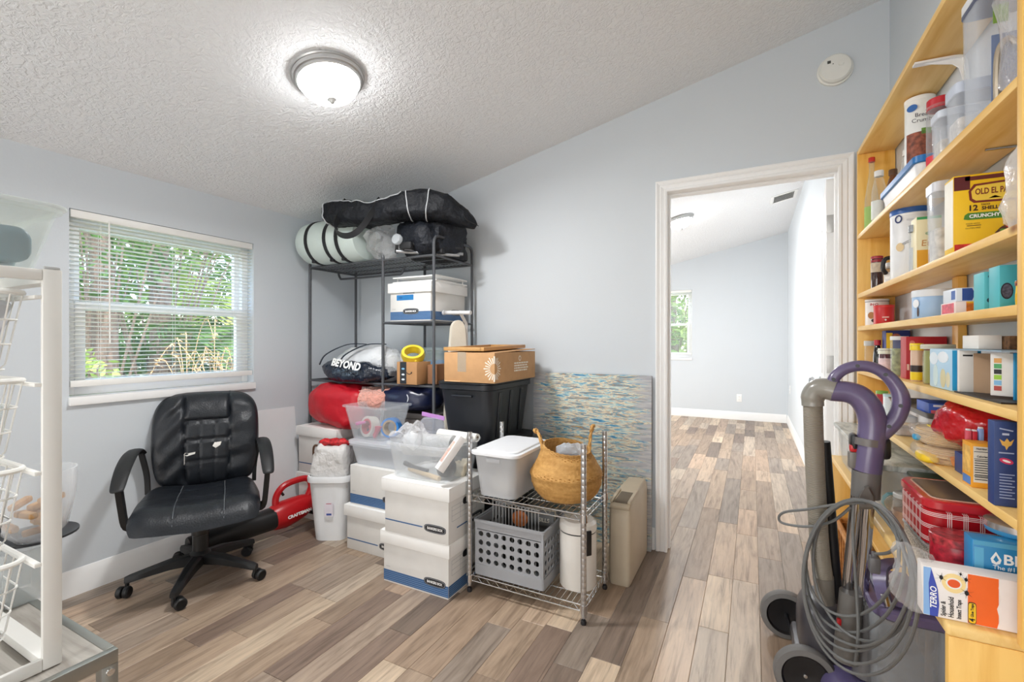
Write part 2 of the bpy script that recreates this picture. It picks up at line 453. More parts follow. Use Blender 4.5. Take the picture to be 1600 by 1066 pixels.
# ---- windows
VIN = mat('fbfbfa', .3, var=.005); 
def slat_mat():
    m, n, l, p, o = newmat('blind_vinyl'); p.inputs['Base Color'].default_value = lin('f3f2ee'); p.inputs['Roughness'].default_value = .45
    tl = n.new('ShaderNodeBsdfTranslucent'); tl.inputs[0].default_value = lin('f6f5f0')
    f = noise_tex(n, l, ncoord(n, l), 8, 2); mr = n.new('ShaderNodeMapRange'); l.new(f, mr.inputs[0]); mr.inputs[3].default_value = .42; mr.inputs[4].default_value = .48
    mx = n.new('ShaderNodeMixShader'); l.new(mr.outputs[0], mx.inputs[0]); l.new(p.outputs[0], mx.inputs[1]); l.new(tl.outputs[0], mx.inputs[2]); l.new(mx.outputs[0], o.inputs[0]); return m
BLS_ = slat_mat(); BL = mat('f0efeb', .4, var=.02); PANE = clear('f4fbf8', .03, .02)
def window(idx, M, wd, z0, z1):
    h = z1-z0
    wn = bpy.data.objects.new('window_%d' % idx, None); COL.objects.link(wn); wn['kind'] = 'structure'
    wn.location = M.translation; wn.rotation_euler = M.to_euler(); W[wn.name] = M
    f = B()
    for x in (.02, wd-.02): f.box((x, -.095, h/2), (.04, .07, h), .003)
    for z in (.02, h-.02): f.box((wd/2, -.095, z), (wd-.08, .07, .04), .003)
    obj('window_frame', f, VIN, wn, local=True)
    zm = h*.49
    def sash(name, za, zb, y, sw):
        s = B()
        for x in (.04+sw/2, wd-.04-sw/2): s.box((x, y, (za+zb)/2), (sw, .03, zb-za), .003)
        for z in (za+.0175, zb-.0175): s.box((wd/2, y, z), (wd-.08-2*sw, .03, .035), .003)
        so = obj(name, s, VIN, wn, local=True)
        obj('pane', B().box((wd/2, y, (za+zb)/2), (wd-.08-2*sw, .004, zb-za-.07)), PANE, so, local=True)
        return so
    sash('upper_sash', zm-.02, h-.04, -.105, .03); lo = sash('lower_sash', .04, zm+.02, -.068, .04)
    obj('sash_lock', B().box((wd*.28, -.05, zm+.022), (.05, .012, .012), .003).box((wd*.72, -.05, zm+.022), (.05, .012, .012), .003), VIN, lo, local=True)
    sl = B().box((wd/2, -.032, -.019), (wd, .10, .034), .003)
    sl.box((wd/2, .010, -.022), (wd+.006, .022, .04), .004)
    obj('window_sill', sl, TRIM, wn, local=True)
    # mini blind
    bl = thing('window_blind', '', 'blind', (0, 0, 0), M=M)
    obj('headrail', B().box((wd/2, -.018, h-.02), (wd-.012, .03, .036), .002), BL, bl, local=True)
    b0 = B()
    rings = []
    for x in (.008, wd-.008):
        rings.append([(x, -.03+.0245*t/4, .0022*(1-((t-2)/2)**2)-.001) for t in range(5)]+[(x, -.03+.0245*t/4, .0022*(1-((t-2)/2)**2)-.0022) for t in range(4, -1, -1)])
    b0.loft(rings)
    z = .088; first = None
    while z < h-.045:
        if first is None:
            first = obj('blind_slat', b0, BLS_, bl, local=True); s = first
        else: s = ccopy(first, bl)
        s.location = (0, 0, z); s.rotation_euler = (R(7), 0, 0); z += .0205
    obj('bottom_rail', B().box((wd/2, -.018, .058), (wd-.012, .026, .03), .003), BL, bl, local=True)
    c = B()
    for x in (.12, wd/2, wd-.12):
        for y in (-.031, -.0055): c.tube([(x, y, .05), (x, y, h-.03)], .0008, 5)
    obj('ladder_cord', c, BL, bl, local=True)
    obj('tilt_wand', B().tube([(wd-.15, .004, h-.03), (wd-.152, .006, h*.28)], .0035, 8), BL, bl, local=True)
    return wn, bl
# local x runs along the wall, local -y points outdoors
_, bl = window(1, Matrix.Translation((XL, WY1, WZ0)) @ Matrix.Rotation(R(-90), 4, 'Z'), WY1-WY0, WZ0, WZ1)
bl['label'] = 'white mini blind with thin open slats in the window beside the office chair'
_, bl = window(2, Matrix.Translation((FX1, YF, FZ0)) @ Matrix.Rotation(R(180), 4, 'Z'), FX1-FX0, FZ0, FZ1)
bl['label'] = 'small white mini blind in the far window seen through the doorway'

# ================================================================ CEILING LAMPS, DETECTOR, VENT, OUTLETS
CN = Matrix.Rotation(-math.atan(.22), 4, 'Y')
def ceiling_lamp(x, y, label, power):
    M = Matrix.Translation((x, y, ch(x))) @ CN
    t = thing('ceiling_light', label, 'ceiling light', (0, 0, 0), M=M, group='flush ceiling lights')
    nickel = mat('b9b9b8', .35, .6, .03)
    obj('rim', B().lathe([(0.0000, 0.0000), (0.1478, 0.0000), (0.1514, -0.0053), (0.1478, -0.0106), (0.1443, -0.0114), (0.1408, -0.0246), (0.1338, -0.0264), (0.1320, -0.0334), (0.1258, -0.0370), (0.1214, -0.0317), (0.0880, -0.0176), (0.0000, -0.0176)], 48), nickel, t, local=True)
    obj('glass_dome', B().lathe([(0.1214, -0.0299), (0.1206, -0.0396), (0.1126, -0.0598), (0.0968, -0.0792), (0.0748, -0.0942), (0.0440, -0.1038), (0.0000, -0.1074)], 40), glow('ffffff', power*.42), t, local=True)
    ld = bpy.data.lights.new('bulb', 'AREA'); ld.shape = 'DISK'; ld.size = .2; ld.energy = power*.34
    lo_ = bpy.data.objects.new('bulb', ld); COL.objects.link(lo_); lo_.parent = t; lo_.location = (0, 0, -.14)
    obj('finial', B().lathe([(0, -.098), (.017, -.106), (.019, -.112), (.011, -.119), (.008, -.126), (.003, -.130), (0, -.1305)], 16), nickel, t, local=True)
ceiling_lamp(-1.60, 1.392, 'frosted glass dome ceiling light with nickel rim above the office chair', LAMP)
ceiling_lamp(-1.15, -1.2, 'added fill ceiling light, unseen behind the viewer, over the near end of the room', FILL_LAMP)  # unseen lamp added behind the camera for extra fill
ceiling_lamp(-.70, 5.3, 'ceiling light in the room beyond the doorway', LAMP2)

M = Matrix.Translation((.358, YB, 2.505)) @ Matrix.Rotation(R(90), 4, 'X')
t = thing('smoke_detector', 'round white smoke detector high on the wall right of the doorway', 'smoke detector', (0, 0, 0), M=M)
DW = mat('e6e6e0', .45, var=.02)
obj('base', B().lathe([(0, 0), (.074, 0), (.074, .012), (.07, .014), (0, .014)], 36), DW, t, local=True)
obj('cover', B().lathe([(.067, .012), (.067, .032), (.06, .04), (.03, .043), (0, .043)], 36), DW, t, local=True)
obj('grille', B().box((-.028, .028, .0415), (.014, .014, .004), .001).box((-.012, .016, .0432), (.004, .004, .002)), mat('44443f', .6), t, local=True)
obj('test_button', B().lathe([(0, .042), (.012, .042), (.011, .046), (0, .047)], 16, (.02, .012, 0)), DW, t, local=True)

M = Matrix.Translation((.30, 5.75, ch(.30)-.001)) @ CN
t = thing('ceiling_vent', 'small white louvred air vent in the ceiling of the next room', 'vent', (0, 0, 0), M=M)
v = B()
for x in (-.11, .11): v.box((x, 0, -.004), (.03, .3, .008), .002)
for y in (-.135, .135): v.box((0, y, -.004), (.19, .03, .008), .002)
obj('frame', v, WHITE, t, local=True)
obj('duct', B().box((0, 0, .0), (.19, .24, .001)), mat('2a2a2a', .8), t, local=True)
l0 = None
for k in range(6):
    if l0 is None: l0 = s = obj('louvre', B().box((0, 0, -.006), (.19, .02, .0015), M=Matrix.Rotation(R(35), 3, 'X')), WHITE, t, local=True)
    else: s = ccopy(l0, t)
    s.location = (0, -.1+.04*k, 0)
def outlet(M, label):
    t = thing('wall_outlet', label, 'outlet', (0, 0, 0), M=M)
    obj('plate', B().box((0, -.003, 0), (.07, .006, .115), .002), WHITE, t, local=True)
    for z in (-.021, .021):
        s = obj('socket', B().box((0, -.0065, z), (.032, .003, .028), .001), WHITE, t, local=True)
        obj('slot', B().box((-.006, -.0082, z), (.002, .001, .009)).box((.006, -.0082, z), (.002, .001, .007)), INK, s, local=True)
outlet(Matrix.Translation(at(1155, 622, Y=YF)), 'white wall outlet low on the far wall of the next room')
outlet(Matrix.Translation((XR2, 7.3, .43+.1)) @ Matrix.Rotation(R(-90), 4, 'Z'), 'wall outlet near the corner on the right wall of the next room')

# ================================================================ OUTDOORS (seen through the blinds)
gr = single('lawn', B().bx(-16, XL-.15, -6, 12, -.6, -.3), mat('5f6b35', .9, var=.4, scale=3), 'weedy ground under the trees outside the window', 'ground'); gr['kind'] = 'structure'
gr2 = single('lawn', B().bx(-6, 3, YF+.3, 18, -.6, -.3), mat('6f7f3d', .9, var=.4, scale=3), 'grass outside the far window of the next room', 'ground'); gr2['kind'] = 'structure'
def leaf_mat(c, c2):
    m, n, l, p, o = newmat('leaves')
    f = noise_tex(n, l, ncoord(n, l), 9, 2)
    l.new(ramp(n, l, f, [(.35, lin(c)), (.65, lin(c2))]), p.inputs['Base Color']); p.inputs['Roughness'].default_value = .5
    tl = n.new('ShaderNodeBsdfTranslucent'); tl.inputs[0].default_value = lin(c2)
    mx = n.new('ShaderNodeMixShader'); mx.inputs[0].default_value = .4
    l.new(p.outputs[0], mx.inputs[1]); l.new(tl.outputs[0], mx.inputs[2]); l.new(mx.outputs[0], o.inputs[0]); return m
LF = [leaf_mat('3a5626', '7d9647'), leaf_mat('2a4822', '5c7c3c'), leaf_mat('5f7c33', 'a3b45a'), leaf_mat('20391d', '425f2d')]
BARK = mat('66574a', .9, var=.3, scale=5, bmp=.8, bscale=14, stretch=(4, 4, 1))
def tree(name, label, x, y, zt, rad, n, lm, trunk=.09, size=.09, zc=None, group='trees and shrubs outside the left window', seed=0, gz=-.3):
    r = random.Random(seed)
    t = thing(name, label, 'tree' if 'tree' in name else 'shrub', (x, y, gz), group=None)
    tr = B()
    if trunk:
        tr.tube(smooth([(x, y, gz), (x+r.uniform(-.06, .06), y+r.uniform(-.06, .06), gz+zt*.4), (x+r.uniform(-.1, .1), y+r.uniform(-.1, .1), gz+zt)], 4), [trunk*(1-.5*i/8) for i in range(9)], 10)
        obj('trunk', tr, BARK, t)
    st = B(); lf = B(); zc = zc if zc is not None else zt*.7+gz
    for k in range(n):
        while True:
            q = Vector((r.uniform(-1, 1), r.uniform(-1, 1), r.uniform(-1, 1)))
            if .25 < q.length < 1: break
        cl = noise.noise(q*2.6+Vector((seed, 0, 0)))
        if cl < -.12: continue
        c = Vector((x+q.x*rad[0], y+q.y*rad[1], zc+q.z*rad[2]))
        if c.x > XL-.4 and c.y < YF: c.x = XL-.4-abs(c.x-XL+.4)
        a = Vector((r.gauss(0, 1), r.gauss(0, 1), r.gauss(0, .7))).normalized()*size*r.uniform(.5, 1.1)
        b_ = a.orthogonal().normalized()*size*.7
        lf.leafquad(c, a, b_)
        if k % 90 == 0: st.tube([(x+r.uniform(-.05, .05), y, gz+.1), Vector((x, y, gz+.3)).lerp(c, .6)+Vector((0, 0, .2)), c], [.016, .011, .005], 5)
    obj('branch', st, BARK, t, stuff=True)
    obj('foliage', lf, lm, t, stuff=True, fix=False)
    return t
tree('oak_tree', 'broad trunked tree standing in the middle of the window view', -6.6, 3.13, 4.6, (1.6, 1.5, 1.1), 2600, LF[0], .15, .09, 3.2, seed=1)
tree('leafy_tree', 'second tree with a slim trunk at the left of the window view', -6.0, 2.28, 4.2, (1.2, .9, 1.2), 2000, LF[1], .14, .08, 2.7, seed=2)
tree('dense_shrub', 'bright low shrub at the lower left of the window view', -5.0, 1.75, 1.2, (.7, .45, .8), 2400, LF[2], 0, .05, .35, seed=3)
tree('dense_shrub', 'dark shrub behind the dry grass outside the window', -7.6, 5.1, 1.8, (1.2, 1.2, 1.3), 2600, LF[3], 0, .09, .7, seed=4)
tree('dense_shrub', 'mid green shrub at the foot of the thick trunk outside', -7.3, 3.2, 1.5, (1.1, 1.2, 1.1), 2600, LF[1], 0, .08, .6, seed=5)
tree('leafy_tree', 'tall tree far back on the left outside the window', -9.5, 3.2, 5.5, (2.0, 2.2, 2.2), 3600, LF[0], .16, .13, 3.2, seed=6)
tree('leafy_tree', 'tall tree far back on the right outside the window', -9.8, 6.6, 5.5, (2.0, 2.4, 2.3), 3600, LF[1], .16, .13, 2.9, seed=7)
tree('hedge_shrub', 'long dark hedge closing the view outside the window', -11.5, 4.8, 2.2, (1.0, 5.0, 1.7), 5200, LF[3], 0, .15, 1.0, seed=8)
tree('leafy_tree', 'sunlit tree outside the far window of the next room', -1.6, 11.2, 4.0, (1.6, .9, 2.0), 4200, LF[0], .12, .11, 1.9, seed=9)
tree('hedge_shrub', 'green hedge low outside the far window of the next room', -1.9, 12.8, 2.0, (3.0, .8, 1.5), 4200, LF[2], 0, .12, .7, seed=10)
def palm(label, x, y, h, n, fl, lm, seed, up=.9):
    r = random.Random(seed); t = thing('palm', label, 'palm', (x, y, -.3))
    obj('trunk', B().tube([(x, y, -.3), (x, y, h)], [.08, .06], 10), BARK, t)
    for k in range(n):
        a = 2*pi*k/n+r.uniform(-.2, .2); f = B(); pts = []
        el = r.uniform(.35, 1.15)*up
        for i in range(13):
            s = i/12; d = fl*s
            pts.append(Vector((x+cos(a)*d*cos(el), y+sin(a)*d*cos(el), h+d*sin(el)-.55*fl*s*s)))
        f.tube(pts, [.012*(1-.8*i/12) for i in range(13)], 5)
        tn = Vector((-sin(a), cos(a), 0))
        for i in range(2, 13):
            for j in (0, .5):
                c = pts[i] if j == 0 else (pts[i]+pts[i-1])/2
                dr = (pts[i]-pts[i-1]).normalized()
                for sg in (-1, 1):
                    ln = .34*fl*(1-.45*abs(i/12-.45))
                    q = (tn*sg*.8+dr*.55+Vector((0, 0, -.18))).normalized()*ln/2
                    f.leafquad(c+q, q, q.orthogonal().normalized()*.035)
        obj('frond', f, lm, t, fix=False)
palm('fan of palm fronds at the right of the window view', -6.3, 3.85, 1.05, 12, 1.5, LF[1], 21)
palm('taller yellow green palm behind the fronds outside the window', -7.4, 4.5, 1.7, 11, 1.8, LF[2], 22)
STRAW = mat('ab8a60', .9, var=.25)
for k, (x, y) in enumerate([(-5.0, 2.62), (-5.0, 2.88), (-4.9, 3.08)]):
    r = random.Random(40+k); t = thing('dry_grass', ['dry tan grass plume left of its two neighbours outside', 'dry tan grass plume in the middle of three outside', 'dry tan grass plume at the right end of three outside'][k], 'grass', (x, y, -.3), group='dry grass plumes')
    st = B(); pl = B()
    for i in range(6):
        a = r.uniform(0, 2*pi); d = r.uniform(.1, .38); h = r.uniform(1.3, 1.75)
        p = smooth([(x, y, -.3), (x+cos(a)*d*.3, y+sin(a)*d*.3, -.3+h*.7), (x+cos(a)*d, y+sin(a)*d, -.3+h), (x+cos(a)*d*1.5, y+sin(a)*d*1.5, -.3+h*.88)], 4)
        st.tube(p, .004, 4)
        for q in p[9:]:
            for _ in range(3):
                v = Vector((r.gauss(0, 1), r.gauss(0, 1), r.gauss(-.6, .6)))*.03
                pl.leafquad(q+v*.6, v, v.orthogonal().normalized()*.012)
    obj('stem', st, STRAW, t, stuff=True); obj('plume', pl, STRAW, t, stuff=True, fix=False)

# ================================================================ OFFICE CHAIR
LEA = mat('1a1e24', .4, var=.15, scale=30, bmp=.35, bscale=140, spec=.45); PLB = mat('17181a', .5, var=.1, bmp=.1)
ang = math.atan2(-.532, .846)
ch_t = thing('office_chair', 'worn black leather office chair with torn backrest by the window', 'office chair', (-2.45, 1.345, 0), ang)
# local: +x is the way the chair faces, +y is the sitter's left
def local_dir(a): return Vector((cos(a), sin(a), 0))
base = B().lathe([(0, .085), (.04, .085), (.045, .10), (.045, .135), (.03, .15), (.03, .16), (0, .16)], 24)
base_o = obj('hub', base, PLB, ch_t, local=True)
for k in range(5):
    a = R(-121+72*k)-ang; dr = local_dir(a); sd = Vector((-dr.y, dr.x, 0))
    rings = []
    for s, wdt, zt, zb in ((.03, .026, .135, .085), (.12, .024, .128, .085), (.22, .019, .105, .072), (.275, .016, .092, .062), (.295, .012, .085, .062)):
        c = dr*s
        rings.append([c+sd*wdt+Vector((0, 0, zb)), c+sd*wdt*1.0+Vector((0, 0, zt-.01)), c+sd*wdt*.55+Vector((0, 0, zt)), c-sd*wdt*.55+Vector((0, 0, zt)), c-sd*wdt+Vector((0, 0, zt-.01)), c-sd*wdt+Vector((0, 0, zb))])
    obj('base_leg', B().loft(rings), PLB, ch_t, local=True)
    c = dr*.285; ca = a+1.1*(k % 2)-.4+R(90)
    cd = local_dir(ca); cx_ = Vector((-cd.y, cd.x, 0))
    cs = B().tube([c+Vector((0, 0, .07)), c+Vector((0, 0, .045))], .009, 8)
    wc = c+cd*.022+Vector((0, 0, .026))
    Mw = Matrix((cd, cx_, Vector((0, 0, 1)))).transposed()
    Mw = Mw @ Matrix.Rotation(R(90), 3, 'X')
    cas = obj('caster', cs.lathe([(0, -.012), (.018, -.012), (.022, -.02), (.018, -.026), (.006, -.026), (.006, .026), (.018, .026), (.022, .02), (.018, .012), (0, .012)], 8, wc, Mw), PLB, ch_t, local=True)
    for sg in (-1, 1):
        obj('wheel', B().lathe([(0, sg*.004), (.024, sg*.004), (.026, sg*.008), (.026, sg*.02), (.021, sg*.026), (0, sg*.026)], 22, wc, Mw), PLB, cas, local=True)
obj('gas_column', B().lathe([(0, .15), (.034, .15), (.034, .225), (.038, .228), (.038, .3), (.026, .305), (.026, .335), (0, .335)], 24), mat('0f1012', .35), ch_t, local=True)
obj('tilt_mechanism', B().box((0, 0, .335), (.2, .14, .04), .01).tube([(.02, .06, .335), (.03, -.22, .33)], .006, 8), PLB, ch_t, local=True)
# seat cushion
def seat_pt(u, v, top):       # u,v in -1..1
    w_ = .258-.02*(u < 0)*abs(u); x = .015+.255*u; y = w_*v
    k = max(abs(u), abs(v)); ed = 1-max(0, (k-.72)/.28)**2.6*.85
    if not top: return Vector((x*.93, y*.93, .352))
    wf = -.055*max(0, u-.55)**1.4*3
    z = .365+.07*math.sqrt(max(0, ed))+wf-.008*cos(v*3.1)
    for s in (-.38, .38): z -= .007*math.exp(-((v-s)/.03)**2)*(abs(u) < .85)
    for s in (-.35, .2): z -= .005*math.exp(-((u-s)/.03)**2)*(abs(v) < .38)
    z += .0035*noise.fractal(Vector((x*9, y*9, 3)), 1, 2, 4)
    return Vector((x, y, z))
def corner(u, v, p=9):
    k = (abs(u)**p+abs(v)**p)**(1/p); m_ = max(abs(u), abs(v))
    f = m_/k if k > 1e-6 else 1
    q = max(0, min(1, (m_-.55)/.45)); q = q*q*(3-2*q); f = 1+(f-1)*q
    return u*f, v*f
N = 44
sb = B(); g1 = [[None]*(N+1) for _ in range(N+1)]; g2 = [[None]*(N+1) for _ in range(N+1)]
for i in range(N+1):
    for j in range(N+1):
        u, v = corner(-1+2*i/N, -1+2*j/N)
        p = seat_pt(-1+2*i/N, -1+2*j/N, 1); sc_u = u/(-1+2*i/N) if abs(-1+2*i/N) > 1e-6 else 1
        q = Vector((.015+.255*u, (.258-.02*(u < 0)*abs(u))*v, p.z)); g1[i][j] = sb.bm.verts.new(q)
        g2[i][j] = g1[i][j] if (i in (0, N) or j in (0, N)) else sb.bm.verts.new((q.x*.97, q.y*.97, .345))
for i in range(N):
    for j in range(N):
        sb.bm.faces.new((g1[i][j], g1[i+1][j], g1[i+1][j+1], g1[i][j+1]))
        f = (g2[i][j+1], g2[i+1][j+1], g2[i+1][j], g2[i][j])
        if len(set(f)) == 4: sb.bm.faces.new(f)
so = obj('seat', sb, LEA, ch_t, 60, local=True)
THREAD = mat('8a8f94', .7)
st_b = B()
for v in (-.38, .38):
    st_b.tube([seat_pt(-.8+1.75*i/16, v+.03, 1)+Vector((0, 0, .001)) for i in range(17)], .0009, 4)
obj('stitching', st_b, THREAD, so, local=True)
# backrest
BT = .105
def back_pt(u, v, f):         # u across -1..1, v up -1..1
    uu, vv = corner(u, v, 4.2 if v > 0 else 7)
    wd = .245-.03*max(0, -vv)**2
    y = wd*uu+.018; z = .655+.25*vv
    k = max(abs(u), abs(v)); ed = math.sqrt(max(0, 1-max(0, (k-.55)/.45)**2.4))
    x0 = -.235-.09*((vv+1)/2)+.03*uu*uu+.02*cos(vv*2.5)
    if not f: return Vector((x0-.045*ed-.004, y, z))
    th = .058*ed
    a = .42
    for s in (-a, a): th -= .013*math.exp(-((u-s)/.035)**2)*(1 if vv > -.9 else 0)
    if abs(u) < a:
        for s in (.42, .02): th -= .012*math.exp(-((v-s)/.035)**2)
        if v < .42:
            for s in (-.14, .14): th -= .006*math.exp(-((u-s)/.025)**2)
        else: th += .014*(1-((v-.72)/.32)**2)
        th -= .005*math.exp(-((v+.42)/.03)**2)
    else:
        th += .009*sin(v*13+abs(u)*6+1.5*sin(u*5))*(1-abs(u))*1.6
    th += .004*noise.fractal(Vector((y*11, z*11, 9)), 1, 2, 4)
    return Vector((x0+th, y, z))
N = 56
bb = B(); g1 = [[None]*(N+1) for _ in range(N+1)]; g2 = [[None]*(N+1) for _ in range(N+1)]
for i in range(N+1):
    for j in range(N+1):
        u, v = -1+2*i/N, -1+2*j/N
        g1[i][j] = bb.bm.verts.new(back_pt(u, v, 1))
        g2[i][j] = g1[i][j] if (i in (0, N) or j in (0, N)) else bb.bm.verts.new(back_pt(u, v, 0))
for i in range(N):
    for j in range(N):
        bb.bm.faces.new((g1[i][j], g1[i][j+1], g1[i+1][j+1], g1[i+1][j]))
        f = (g2[i+1][j], g2[i+1][j+1], g2[i][j+1], g2[i][j])
        if len(set(f)) == 4: bb.bm.faces.new(f)
bo = obj('backrest', bb, LEA, ch_t, 60, local=True)
for pts in ([(-.40, -.22), (-.43, -.27), (-.36, -.29), (-.22, -.26), (-.21, -.22), (-.34, -.23)], [(.1, -.13), (.14, -.06), (.27, -.05), (.25, -.12), (.16, -.18)],
            [(-.42, -.27), (-.405, -.27), (-.41, -.48), (-.425, -.47)]):
    tb = B(); off = Vector((.0035, 0, 0)); pv = [tb.bm.verts.new(back_pt(u, v, 1)+off) for u, v in [(-p[0]*-1, p[1]) for p in pts]]
    c = sum((p.co for p in pv), Vector())/len(pv); cv = tb.bm.verts.new(c+Vector((.002, 0, 0)))
    for i in range(len(pv)): tb.bm.faces.new((pv[i], pv[(i+1) % len(pv)], cv))
    obj('torn_lining', tb, mat('e9e6e0', .8), bo, local=True)
obj('back_support', B().box((-.2, 0, .345), (.14, .07, .02), .006).box((-.295, 0, .46), (.02, .07, .24), .006), PLB, ch_t, local=True)
for sg in (-1, 1):
    y = sg*.275
    arm = smooth([(.05, y-sg*.03, .335), (.10, y, .36), (.125, y+sg*.01, .45), (.15, y+sg*.015, .535)], 5)
    a1 = B().strap(arm, .05, .022, (1, 0, 0))
    obj('armrest_frame', a1, PLB, ch_t, local=True); a1 = B()
    a1.strap(smooth([(-.235, y-sg*.035, .40), (-.235, y-sg*.03, .5), (-.215, y-sg*.01, .62)], 5), .045, .02, (1, 0, .1))
    ao = obj('armrest_frame', a1, PLB, ch_t, local=True)
    pad = smooth([(-.225, y-sg*.012, .612), (-.16, y, .645), (-.05, y+sg*.008, .642), (.07, y+sg*.014, .605), (.16, y+sg*.018, .545), (.175, y+sg*.018, .528)], 6)
    pb = B(); rings = []
    for i, p in enumerate(pad):
        tg = (pad[min(i+1, len(pad)-1)]-pad[max(i-1, 0)]).normalized(); sd = Vector((0, 1, 0)); nn = sd.cross(tg) if sd.cross(tg).z > 0 else -sd.cross(tg)
        s = i/(len(pad)-1); wdt = .022+.010*sin(pi*min(1, s*1.05))
        if s > .97 or s < .03: wdt *= .8
        rings.append([p+sd*wdt*cos(q)+nn*.008*sin(q) for q in [2*pi*k/10 for k in range(10)]])
    obj('armrest_pad', pb.loft(rings), PLB, ch_t, local=True)

# ================================================================ WHITE FOAM BOARD, LEAF BLOWER
fb = B().prism([(1.57, 0), (2.20, 0), (2.165, .735), (1.6, .745)], 0, .006, Matrix.Translation((-2.795, 0, .003)) @ Matrix.Rotation(R(-2.2), 4, 'Y') @ Matrix(((0, 0, 1, 0), (1, 0, 0, 0), (0, 1, 0, 0), (0, 0, 0, 1))))
single('foam_board', fb, mat('eceef0', .6, var=.01), 'plain white board leaning on the wall behind the office chair', 'board')

RED = mat('c4161e', .32, var=.04)
p0 = Vector((-2.70, 1.42, .075)); p1 = Vector((-2.615, 1.86, .10)); p2 = Vector((-2.565, 2.11, .125))
lb = thing('leaf_blower', 'red handheld leaf blower with long black tube lying by the baseboard', 'leaf blower', (-2.6, 2.0, 0))
obj('blower_tube', B().tube([p0, p0.lerp(p1, .02), p0.lerp(p1, .5), p1], [.052, .056, .062, .068], 20), mat('161617', .35), lb)
dv = (p2-p1).normalized(); up = Vector((-.1, -.05, 1)).normalized(); sd = dv.cross(up)
def on(a, b_, c=0): return p1+dv*a+up*b_+sd*c
bd = B(); rings = []
for a, hh, ww, uo in ((-.03, .06, .055, 0), (.0, .075, .065, 0), (.06, .085, .07, 0), (.13, .08, .066, .005), (.19, .07, .06, .01), (.24, .05, .045, .015)):
    rings.append([on(a, uo)+sd*ww*cos(q)+up*hh*sin(q) for q in [2*pi*k/16 for k in range(16)]])
obj('motor_housing', bd.loft(rings), RED, lb)
hd = smooth([on(.02, .06), on(.03, .12), on(.08, .17), on(.17, .18), on(.24, .165), on(.255, .11), on(.22, .05)], 5)
obj('handle', B().tube(hd, .02, 10), RED, lb)
obj('battery', B().box(on(.26, -.02), (.07, .07, .09), .012), mat('1a1a1b', .5), lb)
obj('trigger', B().tube([on(.06, .145), on(.075, .115)], .008, 8), mat('1a1a1b', .5), lb)
# lettering runs along the housing's room side
ex = dv; ez = (Vector((1, -.35, .25))-dv*Vector((1, -.35, .25)).dot(dv)).normalized(); ey = ez.cross(ex)
Mt = Matrix((ex, ey, ez)).transposed()
txt(lb, 'CRAFTSMAN', .025, WHITE, p1+dv*.13+ez*.0735+ey*-.022, Mx=Mt, bold=.0012, sx=1.05)

# ================================================================ DARK METAL WARDROBE RACK
RM = mat('56585c', .42, .25, .05)
rk = thing('metal_rack', 'tall dark grey metal garment rack with shelves in the corner', 'rack', (-2.23, 2.46, 0))
RX = (-2.765, -2.09, -1.69); RY = (2.25, 2.675)
for x, y in ((RX[0], RY[0]), (RX[0], RY[1]), (RX[1], RY[0]), (RX[1], RY[1])):
    obj('post', B().tube([(x, y, 0), (x, y, 1.72)], .0095, 10).lathe([(0, 1.72), (.011, 1.72), (.008, 1.735), (0, 1.738)], 10, (x, y, 0)), RM, rk)
ac = [(RX[2], RY[0], 0), (RX[2], RY[0], 1.78)]+[(RX[2], RY[0]+.045*(1-cos(R(a))), 1.78+.045*sin(R(a))) for a in (30, 60, 90)]
ac += [(RX[2], RY[1]-.045*(1-cos(R(a))), 1.78+.045*sin(R(a))) for a in (90, 60, 30)]+[(RX[2], RY[1], 1.78), (RX[2], RY[1], 0)]
obj('end_frame', B().tube(ac, .0095, 10), RM, rk)
def tier(x0, x1, z):
    b = B()
    for y in RY: b.tube([(x0, y, z), (x1, y, z)], .0075, 8)
    for x in (x0, x1): b.tube([(x, RY[0], z), (x, RY[1], z)], .0075, 8)
    to = obj('shelf_frame', b, RM, rk); d = B(); n = int((x1-x0)/.03)
    for i in range(1, n):
        x = x0+(x1-x0)*i/n; d.tube([(x, RY[0], z+.004), (x, RY[1], z+.004)], .0022, 5)
    for f in (.33, .66): d.tube([(x0, RY[0]+(RY[1]-RY[0])*f, z), (x1, RY[0]+(RY[1]-RY[0])*f, z)], .004, 6)
    obj('wire_deck', d, RM, to, stuff=True)
tier(RX[0], RX[2], 1.705); tier(RX[1], RX[2], 1.305); tier(RX[0], RX[2], .915)
obj('hanging_rod', B().tube(smooth([(-2.72, 2.46, 1.70), (-2.70, 2.46, 1.655), (-2.64, 2.46, 1.645), (-2.2, 2.46, 1.645), (-2.12, 2.46, 1.65), (-2.09, 2.46, 1.70)], 5), .008, 8), RM, rk)

# things on the top tier
t = thing('foam_roll', 'pale mint rolled sleeping pad with black straps on top of the rack', 'sleeping pad', (-2.45, 2.32, 1.715))
FO = mat('d2dfda', .75, var=.03, bmp=.1)
Mr = Matrix.Translation((-2.79, 2.235, 1.862)) @ Matrix.Rotation(R(4), 4, 'Z') @ Matrix.Rotation(R(90), 4, 'Y')
obj('pad', B().lathe([(0, .0), (.06, .004), (.11, .02), (.135, .055), (.145, .12), (.146, .25), (.144, .5), (.135, .54), (.06, .55), (0, .55)], 36, M=Mr), FO, t)
ul = []
for k in range(60):
    a = k*.33; r_ = .02+.0058*a; ul.append(Mr @ Vector((r_*cos(a), r_*sin(a), .006-.018*(r_/.14)**2*(-1)-.004)))
BK = mat('1b1c1f', .6)
for q in (.14, .30, .40):
    obj('strap', B().lathe([(.1462, q), (.1492, q), (.1492, q+.026), (.1462, q+.026)], 36, M=Mr), BK, t)
    obj('buckle', B().box(Mr @ Vector((.135, -.07, q+.013)), (.03, .02, .02), .004), BK, t)
def bagmat(c, r=.6): return mat(c, r, var=.2, scale=9, bmp=.9, bscale=22, spec=.35)
